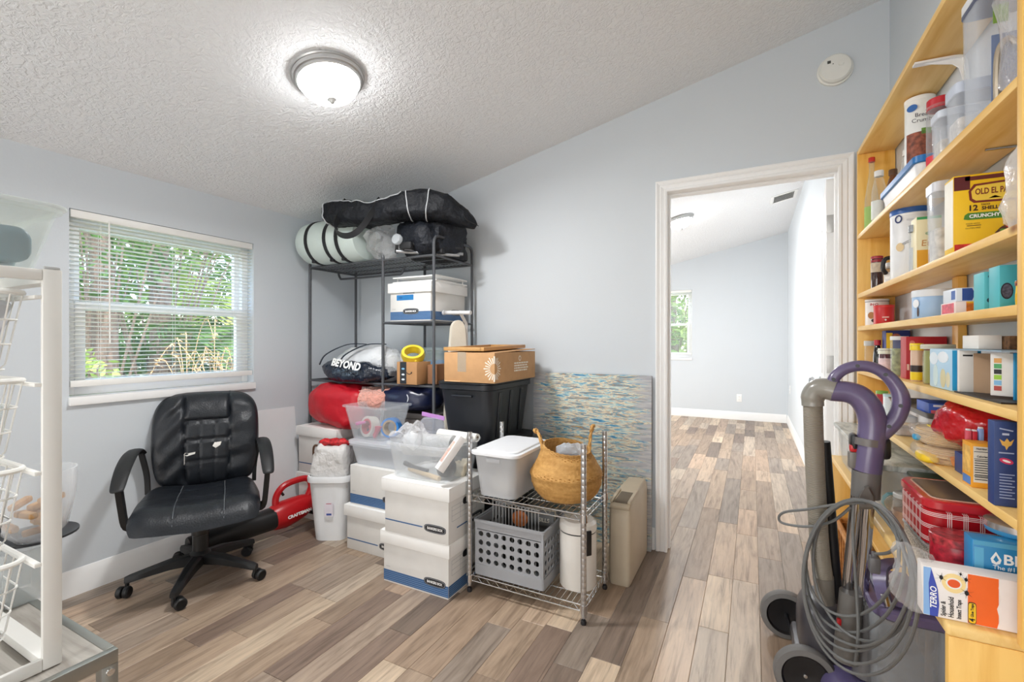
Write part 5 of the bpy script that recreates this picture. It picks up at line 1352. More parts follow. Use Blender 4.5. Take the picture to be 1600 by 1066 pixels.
# ---------------- shelf B (highest stocked board)
bottle('sauce_bottle', 'tall clear bottle with red cap and green label on the highest shelf', 'bottle', 'B', .476, 2.585, .026, .335, clear('e8eee0', .2, .05), 'c8362c', .5, .38, None, ('9fc46a', .06, .34), .02)
bottle('vinegar_bottle', 'clear bottle with white cap beside the tall red capped bottle', 'bottle', 'B', .476, 2.45, .026, .232, GLS, 'e8e8e6', .32, .5, ('d8cfa8', .3), ('dfe2dd', .12, .45), .024)
bottle('syrup_bottle', 'brown syrup bottle with white label on the highest shelf', 'bottle', 'B', .512, 2.40, .026, .215, mat('6b3b14', .1, coat=.5), '5a3a20', .35, .45, None, ('e6ddd6', .1, .5, .2))
bottle('water_bottle', 'clear bottle with white cap and blue label on the highest shelf', 'bottle', 'B', .535, 2.30, .024, .255, GLS, 'ecebe8', .3, .5, None, ('3a63b8', .45, .66))
t = thing('storage_tub', 'long white tub with bright blue lid at the edge of the highest shelf', 'tub', (.492, 1.97, zt('B')))
obj('tub', B().tub(.492, 1.985, zt('B'), .05, .10, .38, .118, .42, .02, .002), mat('f0f1f3', .35), t)
obj('lid', B().slab(.492, 1.985, zt('B')+.044, zt('B')+.066, .130, .43, .024), mat('1f6fb2', .35), t)
t = canister('bread_crumb_can', 'tall white bread crumb canister with meat picture and blue oval', 'canister', 'B', .522, 2.10, .041, .352, 'eef0ee', 'f2f2f0', .014, [('4aa3b5', .13, .2)])
z = zt('B'); yf = 2.10-.0412
pa = R(-118)
def canface(cx, cy, r, zz, deg): 
    a = R(deg); n = Vector((cos(a), sin(a), 0)); return Vector((cx, cy, zz))+n*(r+.0012), Matrix((Vector((-sin(a), cos(a), 0)), Vector((0, 0, 1)), n)).transposed()
lab(t, 'picture', mat('8c4a33', .5, var=.6, scale=70), .522, 2.10, .0412, z+.08, z+.235, 200, 320)
lab(t, 'picture', mat('6f9a3f', .5, var=.4, scale=60), .522, 2.10, .0416, z+.225, z+.245, 262, 300)
c, Mx = canface(.522, 2.10, .041, z+.322, 228)
b = B().prism(oval(.032, .024, 20), 0, .001, Matrix.Translation(c) @ Mx.to_4x4()); obj('emblem', b, mat('1f62ad', .4), t)
c, Mx = canface(.522, 2.10, .0412, z+.292, 268); txt(t, 'Bread', .019, mat('3c3a4a', .5), c, Mx=Mx)
c, Mx = canface(.522, 2.10, .0412, z+.273, 268); txt(t, 'Crumbs', .019, mat('3c3a4a', .5), c, Mx=Mx)
bottle('spice_jar', 'clear plastic spice jar with red cap and red base label', 'jar', 'B', .482, 1.755, .031, .212, clear('d8d4d2', .3, .08), 'c0202c', .18, .78, None, ('d8303a', .04, .22), .03)
clearbox('dry_food_container', 'lower of two clear containers with grey blue lid on the highest shelf', 'B', .445, .53, 1.63, 1.70, .135, 'ced4de', PLCB, ('c9bfb2', .5), .022)
clearbox('dry_food_container', 'taller clear container with grey blue lid behind the bagged goods', 'B', .448, .545, 1.52, 1.60, .155, 'c2cad8', PLCB, ('d8cfc4', .55), .03)
t = clearbox('cereal_keeper', 'very tall clear cereal keeper with slate blue lid under the top board', 'B', .448, .556, 1.40, 1.495, .312, 'e8eaec', PLCB, None, .022)
obj('lid_band', B().slab(.502, 1.4475, zt('B')+.28, zt('B')+.291, .112, .099, .016), mat('59617a', .4), t)
F(t, 'label_panel', '7f92b8', .50, 1.3985, zt('B')+.11, .06, .16); F(t, 'label_panel', '86b04f', .485, 1.398, zt('B')+.235, .025, .04)
t = thing('flour_bag', 'clear plastic bag with reddish brown contents at the near end of the highest shelf', 'bag', (.51, 1.28, zt('B')))
obj('bag', B().blob((.505, 1.27, zt('B')+.15), (.115, .12, .30), 3.5, .018, 12, 71, flatb=zt('B')), clear('f2f3f5', .3, .08, 1), t)
obj('contents', B().blob((.53, 1.265, zt('B')+.12), (.06, .09, .22), 3.5, .012, 12, 72, flatb=zt('B')+.002), mat('b98a72', .7, var=.2), t)
t = thing('metal_clip', 'silver scoop handle hooked on the cereal keeper', 'scoop', (.49, 1.38, zt('B')))
obj('handle', B().tube(smooth([(.475, 1.385, zt('B')+.012), (.474, 1.385, zt('B')+.10), (.478, 1.385, zt('B')+.15), (.492, 1.384, zt('B')+.17), (.505, 1.384, zt('B')+.155)], 5), .006, 8), mat('c9bda9', .25, .8), t)
obj('grip', B().lathe([(0, 0), (.012, 0), (.012, .03), (0, .03)], 14, (.475, 1.385, zt('B'))), INK, t)

# ---------------- shelf C
bottle('sauce_bottle', 'short dark brown bottle with dark red cap on the second shelf', 'bottle', 'C', .47, 2.455, .021, .143, mat('3c2019', .1, coat=.6), '9a2430', .16, .82, None, ('c8b7a0', .52, .8, .3), .026)
t = bottle('vinegar_bottle', 'small bottle with a black loop handle by the white canister', 'bottle', 'C', .495, 2.36, .02, .10, clear('c9b9a9', .5, .08), 'e8e8e8', .3, .6, None, ('e4e2de', .15, .6, .3))
obj('loop_handle', B().tube(smooth([(.478, 2.345, zt('C')+.055), (.466, 2.335, zt('C')+.075), (.472, 2.335, zt('C')+.11), (.494, 2.34, zt('C')+.118)], 5), .008, 8), INK, t)
bottle('pepper_bottle', 'slim bottle with small red cap behind the white canister', 'bottle', 'C', .532, 2.44, .017, .185, clear('d7c9bd', .4, .08), 'b8322f', .3, .6)
t = canister('formula_can', 'large white canister with wide blue lid and a scoop drawing', 'canister', 'C', .502, 2.115, .058, .24, 'e8eaec', '2a5da8', .03, [('f4f5f5', .93, .95)])
c, Mx = canface(.502, 2.115, .058, zt('C')+.213, 222)
obj('emblem', B().loft([[Matrix.Translation(c) @ Mx.to_4x4() @ Vector((r_*cos(q*pi/10), r_*1.2*sin(q*pi/10), zz)) for q in range(20)] for r_, zz in ((.012, 0), (.012, .001), (.008, .001), (.008, 0))], loop=True), mat('1f2f6a', .5), t)
c, Mx = canface(.502, 2.115, .058, zt('C')+.125, 245)
b = B(); 
q0 = Matrix.Translation(c) @ Mx.to_4x4()
b.tube([q0 @ Vector(p) for p in smooth([(-.012, 0, .001), (.01, .010, .001), (.03, .016, .0), (.034, .012, -.001), (.012, .004, .001), (-.012, -.004, .001)], 4)], .001, 5)
obj('scoop_drawing', b, mat('9aa0a8', .5), t)
obj('scoop_drawing', B().prism(oval(.022, .03, 16), 0, .001, q0 @ Matrix.Translation((-.018, -.012, 0))), mat('e0c79a', .5), t)
c, Mx = canface(.502, 2.115, .0585, zt('C')+.205, 262); obj('print_line', B().prism([(-.018, -.003), (.018, -.003), (.018, .003), (-.018, .003)], 0, .0008, Matrix.Translation(c) @ Mx.to_4x4()), mat('cfd2d8', .5), t)
bottle('shaker', 'slim clear shaker with grey cap in front of the white canister', 'shaker', 'C', .458, 1.895, .0135, .152, clear('e0e4e6', .25, .08), '8f959a', .12, .9, ('ccd0d2', .6))
t = carton('coffee_bag', 'yellow and cream coffee carton with green edge', 'carton', 'C', .452, .512, 1.85, 1.905, .168, 'eee2b8')
F(t, 'orange_print', 'e8a72c', .482, 1.85, zt('C')+.035, .058, .06); F(t, 'green_edge', '3fa060', .482, 1.85, zt('C')+.163, .058, .008)
F(t, 'green_print', '9cb08a', .49, 1.85, zt('C')+.115, .03, .012, poly=oval(.035, .014, 14)); T_(t, 'Ethi', .027, 'c98a44', .483, 1.8492, zt('C')+.085, shear=.1)
t = clearbox('dry_food_container', 'tall clear container with grey lid left of the yellow carton of shells', 'C', .446, .545, 1.67, 1.745, .225, 'd3d7df', PLCB, ('ded6c8', .5), .03)
t = carton('taco_shell_box', 'bright yellow box of taco shells with a brown banner', 'carton', 'C', .448, .562, 1.54, 1.60, .196, 'f2c51a')
yb = 1.54; zc = zt('C')
F(t, 'brown_banner', '5f2227', .464, yb, zc+.176, .03, .034); F(t, 'banner_stripe', '6b2a22', .512, yb, zc+.186, .085, .010)
F(t, 'banner', mat('7a2a22', .5), .522, yb, zc+.149, .088, .052, poly=[(-.044, -.016), (-.036, -.024), (.044, -.026), (.044, .026), (-.036, .022), (-.046, .006)])
F(t, 'banner_face', 'f4d24a', .523, yb-.0006, zc+.149, .08, .044, poly=[(-.04, -.013), (-.033, -.019), (.0395, -.021), (.0395, .021), (-.033, .017), (-.042, .005)])
T_(t, 'OLD EL PASO', .020, '7a231f', .5255, yb-.0015, zc+.151, bold=.0005, sx=.62)
b = B().prism([(-.012, 0), (0, .006), (.012, 0)], 0, .0006, Matrix.Translation((.524, yb-.0006, zc+.133)) @ FACE['F'].to_4x4()); obj('hat_mark', b, mat('7a231f', .5), t)
T_(t, '12', .019, '3a1c14', .484, yb-.001, zc+.112, bold=.0006); T_(t, 'TACO', .006, '3a1c14', .507, yb-.001, zc+.119, bold=.0002); T_(t, 'SHELLS', .0115, '3a1c14', .518, yb-.001, zc+.110, bold=.0004)
F(t, 'green_brush', '4f8a32', .505, yb, zc+.092, .07, .018, poly=[(-.038, -.006), (-.03, -.008), (.034, -.009), (.038, -.002), (.035, .008), (-.03, .009), (-.036, .004)])
T_(t, 'CRUNCHY', .0115, 'ffffff', .505, yb-.0012, zc+.092, bold=.0004)
for zz, s in ((.074, 'MADE WITH'), (.063, 'GLUTEN FREE')): T_(t, s, .0046, '3a2a14', .484, yb-.001, zc+zz)
F(t, 'print_line', '8a6a1c', .486, yb, zc+.0695, .026, .0022)
F(t, 'taco_shell', 'e0a03c', .545, yb, zc+.045, .04, .04, poly=[(-.03, -.012), (.017, -.028), (.017, .02), (.0, .014), (-.018, .004)])
F(t, 'taco_filling', mat('5a3220', .5, var=.8, scale=110), .545, yb-.0007, zc+.055, .03, .02, poly=[(-.022, -.008), (-.012, .004), (.004, .016), (.017, .022), (.017, .0), (0, -.006)])
F(t, 'tomato', 'd02a22', .548, yb-.0014, zc+.062, .008, .008, poly=oval(.010, .008, 12)); F(t, 'lettuce', '5f9a35', .538, yb-.0014, zc+.053, .008, .008, poly=oval(.012, .006, 12))
F(t, 'red_corner', mat('cf2f28', .5, var=.3, scale=60), .467, yb, zc+.013, .034, .024)
b = B().bx(.4474, .4479, 1.541, 1.598, zc+.02, zc+.19); obj('end_print', b, mat('e9e4d4', .5), t)
single('snack_bag', B().blob((.515, 1.30, zt('C')+.095), (.095, .12, .19), 3, .02, 12, 74, flatb=zt('C')), clear('f4f2ee', .6, .12, 1), 'cloudy plastic bag right of the yellow box of shells', 'bag', ang=60)

# ---------------- shelf D
t = canister('coconut_can', 'white can with coconut picture at the far end of the middle shelf', 'can', 'D', .492, 2.57, .042, .112, 'ebe7e3', 'dcdad6', .006, [('8c8f96', .93, .96)])
c, Mx = canface(.492, 2.57, .042, zt('D')+.092, 246); txt(t, 'IN·O', .014, mat('b43a3a', .5), c, Mx=Mx, bold=.0004)
c, Mx = canface(.492, 2.57, .042, zt('D')+.045, 232); obj('picture', B().prism(oval(.026, .03, 16), 0, .001, Matrix.Translation(c) @ Mx.to_4x4()), mat('b27a45', .6), t)
c, Mx = canface(.492, 2.57, .0425, zt('D')+.022, 250); obj('picture', B().prism(oval(.026, .018, 16), 0, .001, Matrix.Translation(c) @ Mx.to_4x4()), mat('3a3030', .6), t)
t = canister('red_can', 'plain red can in front of the coconut can', 'can', 'D', .486, 2.42, .034, .078, 'c61f22', 'c7262a', .004, [('e23a34', .93, .97)])
c, Mx = canface(.486, 2.42, .034, zt('D')+.03, 268); obj('print_line', B().prism([(-.011, -.002), (.011, -.002), (.011, .002), (-.011, .002)], 0, .0008, Matrix.Translation(c) @ Mx.to_4x4()), mat('f0d0c8', .5), t); obj('emblem', B().prism([(-.004, 0), (0, -.006), (.004, 0), (0, .003)], 0, .001, Matrix.Translation(c-Vector((0, 0, .010))) @ Mx.to_4x4()), WHITE, t)
t = canister('canister', 'baby blue round canister with pale lid on the middle shelf', 'canister', 'D', .50, 1.875, .052, .075, '9fbfe2', 'dfe4e8', .022, [])
c, Mx = canface(.50, 1.875, .052, zt('D')+.048, 205); obj('flower_print', B().prism(oval(.022, .026, 18), 0, .001, Matrix.Translation(c) @ Mx.to_4x4()), mat('eef1f4', .5), t)
c, Mx = canface(.50, 1.875, .052, zt('D')+.022, 212); obj('branch_print', B().prism(oval(.005, .03, 10), 0, .001, Matrix.Translation(c) @ Mx.to_4x4()), mat('5b4a44', .5), t)
t = carton('snack_box', 'white and red snack carton under the blue and white box on the middle shelf', 'carton', 'D', .446, .545, 1.52, 1.62, .03, 'ecdcd8')
F(t, 'orange_print', mat('e07a28', .5, var=.4, scale=80), .505, 1.52, zt('D')+.015, .078, .028); F(t, 'yellow_stripe', 'f0c030', .505, 1.5192, zt('D')+.027, .076, .004)
b = B().bx(.4454, .4459, 1.53, 1.61, zt('D')+.003, zt('D')+.027); obj('side_print', b, mat('d8586a', .5, var=.3, scale=70), t)
t = carton('wrap_box', 'blue and white wrap box lying on the snack carton', 'carton', 'D', .449, .545, 1.525, 1.615, .033, 'dfe6ee', z=zt('D')+.0306)
F(t, 'brown_print', mat('7a5a3a', .5, var=.6, scale=70), .512, 1.525, zt('D')+.047, .06, .028); F(t, 'blue_print', '2f4f9a', .472, 1.525, zt('D')+.047, .024, .03, poly=[(-.012, -.015), (.006, -.015), (.012, 0), (.006, .015), (-.012, .015)])
b = B().bx(.4484, .4489, 1.532, 1.556, zt('D')+.036, zt('D')+.058); obj('blue_print', b, mat('3f66b0', .5), t)
t = carton('cookie_box', 'left of two teal cookie boxes on the middle shelf', 'carton', 'D', .454, .485, 1.385, 1.44, .085, '58bcc4', grp='teal cookie boxes')
F(t, 'print_line', '2f6470', .470, 1.3845, zt('D')+.074, .02, .004); F(t, 'cookie', '2c2a34', .479, 1.385, zt('D')+.034, .01, .03, poly=[(.006, -.016), (.006, .016), (-.004, .012), (-.009, 0), (-.004, -.012)]); F(t, 'chips', '2a3a44', .462, 1.385, zt('D')+.022, .008, .006, poly=oval(.008, .010, 8))
t = carton('cookie_box', 'right of two teal cookie boxes, taller, on the middle shelf', 'carton', 'D', .457, .487, 1.322, 1.372, .090, '4db6c0', grp='teal cookie boxes')
F(t, 'cookie', '2c2a34', .468, 1.322, zt('D')+.036, .02, .03, poly=oval(.019, .034, 20)); F(t, 'cookie_face', mat('5a5866', .5, var=.5, scale=200), .468, 1.3212, zt('D')+.036, .015, .03, poly=oval(.015, .028, 18))
bottle('mustard_bottle', 'small yellow bottle with brown cap at the near end of the middle shelf', 'bottle', 'D', .475, 1.275, .011, .052, mat('f0c81e', .4), '7a2c22', .12, .85, None, ('e8b818', .2, .5), .01)
t = carton('cereal_box', 'narrow blue and white box behind the yellow bottle', 'carton', 'D', .488, .512, 1.25, 1.30, .092, '8fb2dc')
F(t, 'label_panel', 'd8dce6', .50, 1.25, zt('D')+.06, .018, .045)

# ---------------- shelf E
bottle('glass_jar', 'small empty glass jar at the far end of the fourth shelf', 'jar', 'E', .468, 2.575, .02, .128, GLS, 'c9c9c4', .12, .9)
bottle('soy_bottle', 'small black bottle with red cap on the fourth shelf', 'bottle', 'E', .467, 2.43, .0155, .132, mat('17130f', .1, coat=.5), 'b3202a', .4, .5, None, None, .022, cap_r=.012)
bottle('jam_jar', 'jar with white lid and pink label beside the black bottle', 'jar', 'E', .473, 2.335, .021, .098, mat('5a3038', .15, coat=.5), 'e9ead8', .14, .88, None, ('e8cfd2', .15, .6, .2))
t = carton('cracker_box', 'blue and yellow box at the back of the fourth shelf', 'carton', 'E', .482, .56, 2.37, 2.43, .17, '24377f')
F(t, 'yellow_panel', 'eec62c', .494, 2.37, zt('E')+.08, .02, .16); F(t, 'picture', mat('a05a4a', .5, var=.6, scale=80), .515, 2.37, zt('E')+.145, .025, .03, poly=oval(.03, .026, 14))
t = canister('clear_canister', 'clear round canister with green and brown contents on the fourth shelf', 'canister', 'E', .478, 2.155, .026, .135, GLS, 'd9dcd9', .014)
obj('contents', B().lathe([(0, .004), (.022, .004), (.023, .02), (.022, .1), (0, .1)], 20, (.478, 2.155, zt('E'))), mat('8f9468', .7, var=.5, scale=60), t)
t = carton('tea_box', 'wide deep red box on the fourth shelf', 'carton', 'E', .458, .562, 1.985, 2.05, .142, 'b21e28')
F(t, 'red_emblem', 'd87a72', .474, 1.985, zt('E')+.122, .012, .012, poly=oval(.014, .014, 14)); F(t, 'small_print', 'e8c8b8', .463, 1.985, zt('E')+.04, .006, .02)
t = bottle('mustard_jar', 'squarish jar with yellow cap and yellow base label', 'jar', 'E', .466, 1.905, .0155, .12, mat('d8b8a0', .35), 'f0d21e', .1, .9, None, ('f2d31c', .03, .24))
lab(t, 'label_wrap', mat('3a2c2a', .5), .466, 1.905, .0155, zt('E')+.03, zt('E')+.05)
bottle('pickle_jar', 'wide glass jar of yellow green pickles with a silver lid', 'jar', 'E', .486, 1.79, .034, .118, clear('c9cfae', .3, .06), 'c9c6b4', .12, .92, ('9a9640', .95), None, .014)
t = thing('tissue_pack', 'light blue and white pack with a bright blue edge on the fourth shelf', 'pack', (.49, 1.60, zt('E')))
obj('pack', B().bx(.445, .50, 1.54, 1.705, zt('E'), zt('E')+.107, .004), mat('aecfe4', .35, var=.02), t)
r = random.Random(3)
for k, (a, c) in enumerate([((1.60, .03, .03, .05), 'd9cfa2'), ((1.565, .028, .022, .04), 'dcd3b0'), ((1.655, .035, .028, .06), 'c9dbd8'), ((1.60, .085, .06, .03), 'e8eef2'), ((1.67, .08, .05, .035), 'dfe8ee')]):
    patch(t, 'blue_white_print', mat(c, .5), (.445, a[0], zt('E')+a[1]), a[2], a[3], 'L', poly=oval(a[2]*1.3, a[3], 12))
F(t, 'blue_edge', '1f9ad0', .4725, 1.54, zt('E')+.0535, .053, .10)
t = thing('file_holder', 'open fronted white and blue carton with cardboard inside on the fourth shelf', 'carton', (.51, 1.43, zt('E')))
obj('back', B().bx(.545, .549, 1.30, 1.525, zt('E'), zt('E')+.10), mat('8d6f52', .8), t)
obj('left_wall', B().bx(.452, .486, 1.518, 1.53, zt('E'), zt('E')+.105, .001), mat('e6e3dd', .6), t)
obj('top_edge', B().bx(.452, .548, 1.30, 1.532, zt('E')+.1052, zt('E')+.108), mat('8fa7b8', .5), t)
obj('inner_card', B().box((.50, 1.50, zt('E')+.05), (.002, .09, .095), M=Matrix.Rotation(R(48), 3, 'Z')), mat('a5876a', .8), t)
obj('front_flap', B().box((.478, 1.372, zt('E')+.055), (.003, .036, .092), .0008, M=Matrix.Rotation(R(52), 3, 'Z')), mat('e3e0da', .6), t)
ff = Matrix.Rotation(R(52), 3, 'Z') @ FACE['L']
for k, c in enumerate(('d8a05a', '58a868', '2a2a2a', '9ac83e', '7fb4d8', 'b0483f')):
    q = Vector((.478, 1.372, zt('E')+.085-.012*k))+(Matrix.Rotation(R(52), 3, 'Z') @ Vector((-.0016, .006, 0)))
    obj('colour_square', B().prism([(-.006, -.005), (.006, -.005), (.006, .005), (-.006, .005)], 0, .0005, Matrix.Translation(q) @ ff.to_4x4()), mat(c, .5), t)
obj('blue_spine', B().box((.497, 1.355, zt('E')+.052), (.014, .006, .10), .001), mat('1f93c8', .5), t)
obj('tray', B().bx(.448, .55, 1.29, 1.535, zt('E')-.0004, zt('E')+.003), mat('26262a', .5), t)
F(t, 'small_print', INK, .468, 1.518, zt('E')+.092, .018, .004)
t = carton('tape_carton', 'white box lying on top of the open fronted carton', 'carton', 'E', .462, .502, 1.44, 1.53, .032, 'e9e7e2', z=zt('E')+.1086)
t = carton('label_carton', 'brown mesh patterned box beside the white box on the open carton', 'carton', 'E', .5035, .545, 1.41, 1.52, .030, mat('6b4a2c', .6, var=.6, scale=90), z=zt('E')+.1086)
F(t, 'end_panel', 'c9c6bf', .54, 1.41, zt('E')+.1236, .008, .028)

# ---------------- shelf F
t = canister('soup_can', 'red can with green top edge at the far end of the fifth shelf', 'can', 'F', .472, 2.38, .02, .115, 'b02028', '7fae4a', .012, [('d8d2c8', .5, .6)])
canister('paper_cup', 'white ribbed cup beside the red can on the fifth shelf', 'cup', 'F', .478, 2.27, .024, .115, 'dfe6e6', 'b8d4d4', .01)
t = thing('baking_tray', 'dark flat baking tray lying high at the back of the fifth shelf', 'tray', (.51, 1.95, zt('F')+.115))
clearbox('lidded_box', 'taller clear box carrying the flat tray at the back of the fifth shelf', 'F', .505, .562, 1.90, 2.06, .10, 'c9c9cc', PLC, ('cfc3c0', .7))
obj('tray', B().tub(.505, 1.96, zt('F')+.1008, .018, .10, .42, .115, .45, .02, .002), mat('77787c', .3, .7), t)
clearbox('lidded_box', 'clear box with grey white lid at the edge of the fifth shelf', 'F', .442, .5, 2.03, 2.14, .068, 'dcdde0', PLC, ('c8b8b0', .5), .02)
t = carton('sugar_pack', 'bright blue pack with red print lying above the tortillas', 'pack', 'F', .455, .545, 1.75, 1.86, .035, '2b57b8', z=zt('F')+.112)
F(t, 'red_print', 'd8606a', .48, 1.75, zt('F')+.122, .04, .010); F(t, 'white_print', 'e4e6ee', .49, 1.75, zt('F')+.140, .05, .006)
carton('cracker_box', 'white and navy box under the bright blue pack', 'carton', 'F', .458, .54, 1.765, 1.855, .035, 'd8d6d4', z=zt('F')+.0765)
# tortilla packs: each is a stack of discs in a film
TO = mat('dcc091', .8, var=.12, scale=40)
for k, (x, y, z0, n, r_, rz, lbl) in enumerate([(.475, 1.70, zt('F')+.045, 9, .062, 0, 'upper pack of tortillas in clear film on the fifth shelf'), (.478, 1.68, zt('F')+.0005, 9, .064, 1, 'lower pack of tortillas with yellow film corner on the fifth shelf')]):
    t = thing('tortilla_pack', lbl, 'tortillas', (x, y, z0), group='tortilla packs')
    rr_ = random.Random(k); d0 = None
    for i in range(n):
        if d0 is None: d0 = s = obj('tortilla', B().lathe([(0, 0), (r_*.96, 0), (r_, .0018), (r_*.96, .0036), (0, .0036)], 28, (x, y, z0), sy=1.35), TO, t)
        else: s = ccopy(d0, t)
        s.location = (rr_.uniform(-.004, .004), rr_.uniform(-.005, .005), .0042*i)
    obj('film', B().blob((x, y, z0+.02), (2*r_+.012, 2.7*r_+.05, .046), 3, .006, 16, 80+k, flatb=z0), clear('f4f1ea', .14, .08, .6), t)
    if k == 0: obj('printed_end', B().blob((x+.035, y-.078, z0+.02), (.05, .03, .036), 3, .004, 16, 82), mat('b03a28', .5), t); obj('blue_clip', B().blob((x-.062, y-.01, z0+.012), (.018, .03, .016), 3, .002, 16, 83), mat('3f9ac4', .5), t); obj('green_leaf', B().box((x+.012, y-.02, z0+.045), (.03, .02, .003), M=Matrix.Rotation(R(20), 3, 'Z')), mat('4f9a3a', .5), t); obj('yellow_band', B().box((x+.005, y-.005, z0+.0438), (.075, .045, .003)), mat('ecd03a', .5), t)
    else:
        obj('orange_band', B().box((x+.02, y-.095, z0+.026), (.085, .004, .024), M=Matrix.Rotation(R(-14), 3, 'Y')), mat('e08a2c', .5, var=.3, scale=60), t); obj('red_band', B().box((x+.022, y-.0975, z0+.014), (.07, .003, .007), M=Matrix.Rotation(R(-16), 3, 'Y')), mat('b02a28', .5), t)
        obj('yellow_corner', B().blob((x-.052, y-.03, z0+.012), (.04, .10, .026), 3, .005, 16, 85), mat('efc722', .45, bmp=.6, bscale=30), t)
t = thing('snack_bag', 'glossy translucent red bag slumped on the tortillas', 'bag', (.49, 1.55, zt('F')+.09))
obj('bag', B().blob((.50, 1.575, zt('F')+.118), (.125, .20, .115), 2.6, .03, 9, 88), mat('bf1a22', .2, var=.25, scale=12, bmp=1, bscale=20, coat=.4), t, 60)
carton('baking_box', 'cream and navy box lying under the red bag', 'carton', 'F', .49, .56, 1.44, 1.64, .06, 'c9b68c')
t = carton('navy_carton', 'navy carton leaning between the tortillas and the orange box', 'carton', 'F', .456, .488, 1.475, 1.56, .05, '2c4680'); F(t, 'side_print', 'd8c8a8', .47, 1.475, zt('F')+.01, .03, .014)
t = carton('pasta_dinner_box', 'orange box showing its white nutrition panel on the fifth shelf', 'carton', 'F', .4365, .478, 1.395, 1.447, .098, 'eea52c')
F(t, 'nutrition_panel', 'e9e3d6', .4585, 1.395, zt('F')+.052, .038, .08)
T_(t, 'Nutrition Facts', .0055, INK, .4585, 1.3942, zt('F')+.087, bold=.0002, sx=.85)
T_(t, 'Calories 370', .0058, INK, .4585, 1.3942, zt('F')+.070, bold=.0002, sx=.9)
b = B(); Tn = Matrix.Translation((.4585, 1.3944, zt('F'))) @ FACE['F'].to_4x4()
for k in range(9): b.prism([(-.017, .018+.0052*k), (.004+.003*(k % 3), .018+.0052*k), (.004+.003*(k % 3), .0188+.0052*k+.001), (-.017, .0188+.0052*k+.001)], 0, .0004, Tn).prism([(.012, .018+.0052*k), (.016, .018+.0052*k), (.016, .0198+.0052*k), (.012, .0198+.0052*k)], 0, .0004, Tn)
for z_, h_ in ((.080, .0012), (.064, .0012), (.026, .0012)): b.prism([(-.018, z_), (.018, z_), (.018, z_+h_), (-.018, z_+h_)], 0, .0004, Tn)
obj('nutrition_lines', b, INK, t, stuff=True)
b = B().bx(.4359, .4364, 1.40, 1.442, zt('F')+.004, zt('F')+.022); obj('side_print', b, mat('5a86c8', .5), t)
b = B().bx(.4359, .4364, 1.40, 1.442, zt('F')+.03, zt('F')+.09); obj('side_print', b, mat('f0b860', .5, var=.3, scale=60), t)
for k, (x, c, h_, l_) in enumerate(((.449, 'd8586a', .118, 'left small pink carton standing behind the orange box'), (.4595, 'c8283a', .117, 'small red carton between pink and blue ones behind the orange box'), (.4705, '8aa6de', .124, 'small pale blue carton behind the orange box'))):
    t = carton('drink_carton', l_, 'carton', 'F', x-.0045, x+.0045, 1.449, 1.46, h_, c, grp='small cartons behind the orange box')
    obj('top_fold', B().bx(x-.004, x+.004, 1.4505, 1.4585, zt('F')+h_, zt('F')+h_+.004, .001), mat('e8e4e8', .5), t)
t = carton('pasta_box', 'tall navy blue pasta box at the near end of the fifth shelf', 'carton', 'F', .428, .464, 1.262, 1.29, .168, '2b4279')
yb = 1.262; zf = zt('F')
b = B(); Tn = Matrix.Translation((.446, yb, zf+.125)) @ FACE['F'].to_4x4()
b.prism([(-.010, .008), (-.006, -.004), (-.002, -.006), (0, -.013), (.003, -.006), (.007, -.003), (.011, .009), (.005, .003), (.001, .010), (-.003, .003)], 0, .0006, Tn)
obj('pasta_picture', b, mat('e6b95c', .5), t)
F(t, 'print_line', 'a9b8d8', .446, yb, zf+.152, .02, .0025, roll=R(-12)); F(t, 'print_line', 'c8d2e8', .445, yb, zf+.143, .010, .004); F(t, 'print_line', 'a9b8d8', .446, yb, zf+.106, .022, .0025)
F(t, 'red_emblem', 'd83a68', .446, yb, zf+.09, .02, .010, poly=oval(.021, .011, 16), roll=R(-18)); F(t, 'emblem_script', 'ffffff', .446, yb-.0007, zf+.09, .012, .004, poly=oval(.013, .0045, 8), roll=R(-18))
b = B()
for k in range(9): b.prism([(-.012, .004+.0058*k), (.010-.004*(k % 2), .004+.0058*k), (.010-.004*(k % 2), .0058+.0058*k), (-.012, .0058+.0058*k)], 0, .0004, Matrix.Translation((.448, yb, zf+.012)) @ FACE['F'].to_4x4())
obj('small_print', b, mat('9fb0d4', .5), t, stuff=True)
carton('dark_box', 'dark slim box behind the navy pasta box', 'carton', 'F', .4655, .50, 1.268, 1.295, .155, '2a2c33')

# ---------------- base shelf G
t = thing('storage_tote', 'long clear tote with a grey marbled lid on the low base shelf', 'tote', (.45, 2.2, zt('G')))
obj('tub', B().tub(.452, 2.215, zt('G'), .155, .17, .80, .20, .84, .03, .003), clear('e3e7e7', .22, .12), t)
def marble():
    m, n, l, p, o = newmat('marbled_lid'); f = noise_tex(n, l, ncoord(n, l, (6, 2, 6)), 2, 5, .6, 2.5)
    l.new(ramp(n, l, f, [(.35, lin('8d958f')), (.5, lin('b9beb9')), (.65, lin('d3d6d2'))]), p.inputs['Base Color']); p.inputs['Roughness'].default_value = .25
    return m
obj('lid', B().slab(.452, 2.215, zt('G')+.155, zt('G')+.172, .225, .865, .03), marble(), t)
obj('latch', B().box((.345, 2.25, zt('G')+.13), (.01, .07, .05), .004), clear('e6e9ea', .5, .15), t)
single('teal_ball', B().lathe([(.001, 0), (.02, .006), (.03, .022), (.028, .04), (.016, .054), (0, .058)], 20, (.405, 1.90, zt('G')+.004)), mat('6fb6bc', .5), 'teal round pouch inside the near end of the marbled tote', 'pouch')
single('pink_pack', B().blob((.45, 1.87, zt('G')+.05), (.05, .05, .09), 3, .006, 10, 91, flatb=zt('G')+.004), mat('c96a78', .5, var=.3), 'pink packet inside the near end of the marbled tote', 'packet')
t = thing('organic_packet', 'dark green packet lettered ORGANIC above the plaid tin', 'packet', (.45, 1.72, zt('G')+.12))
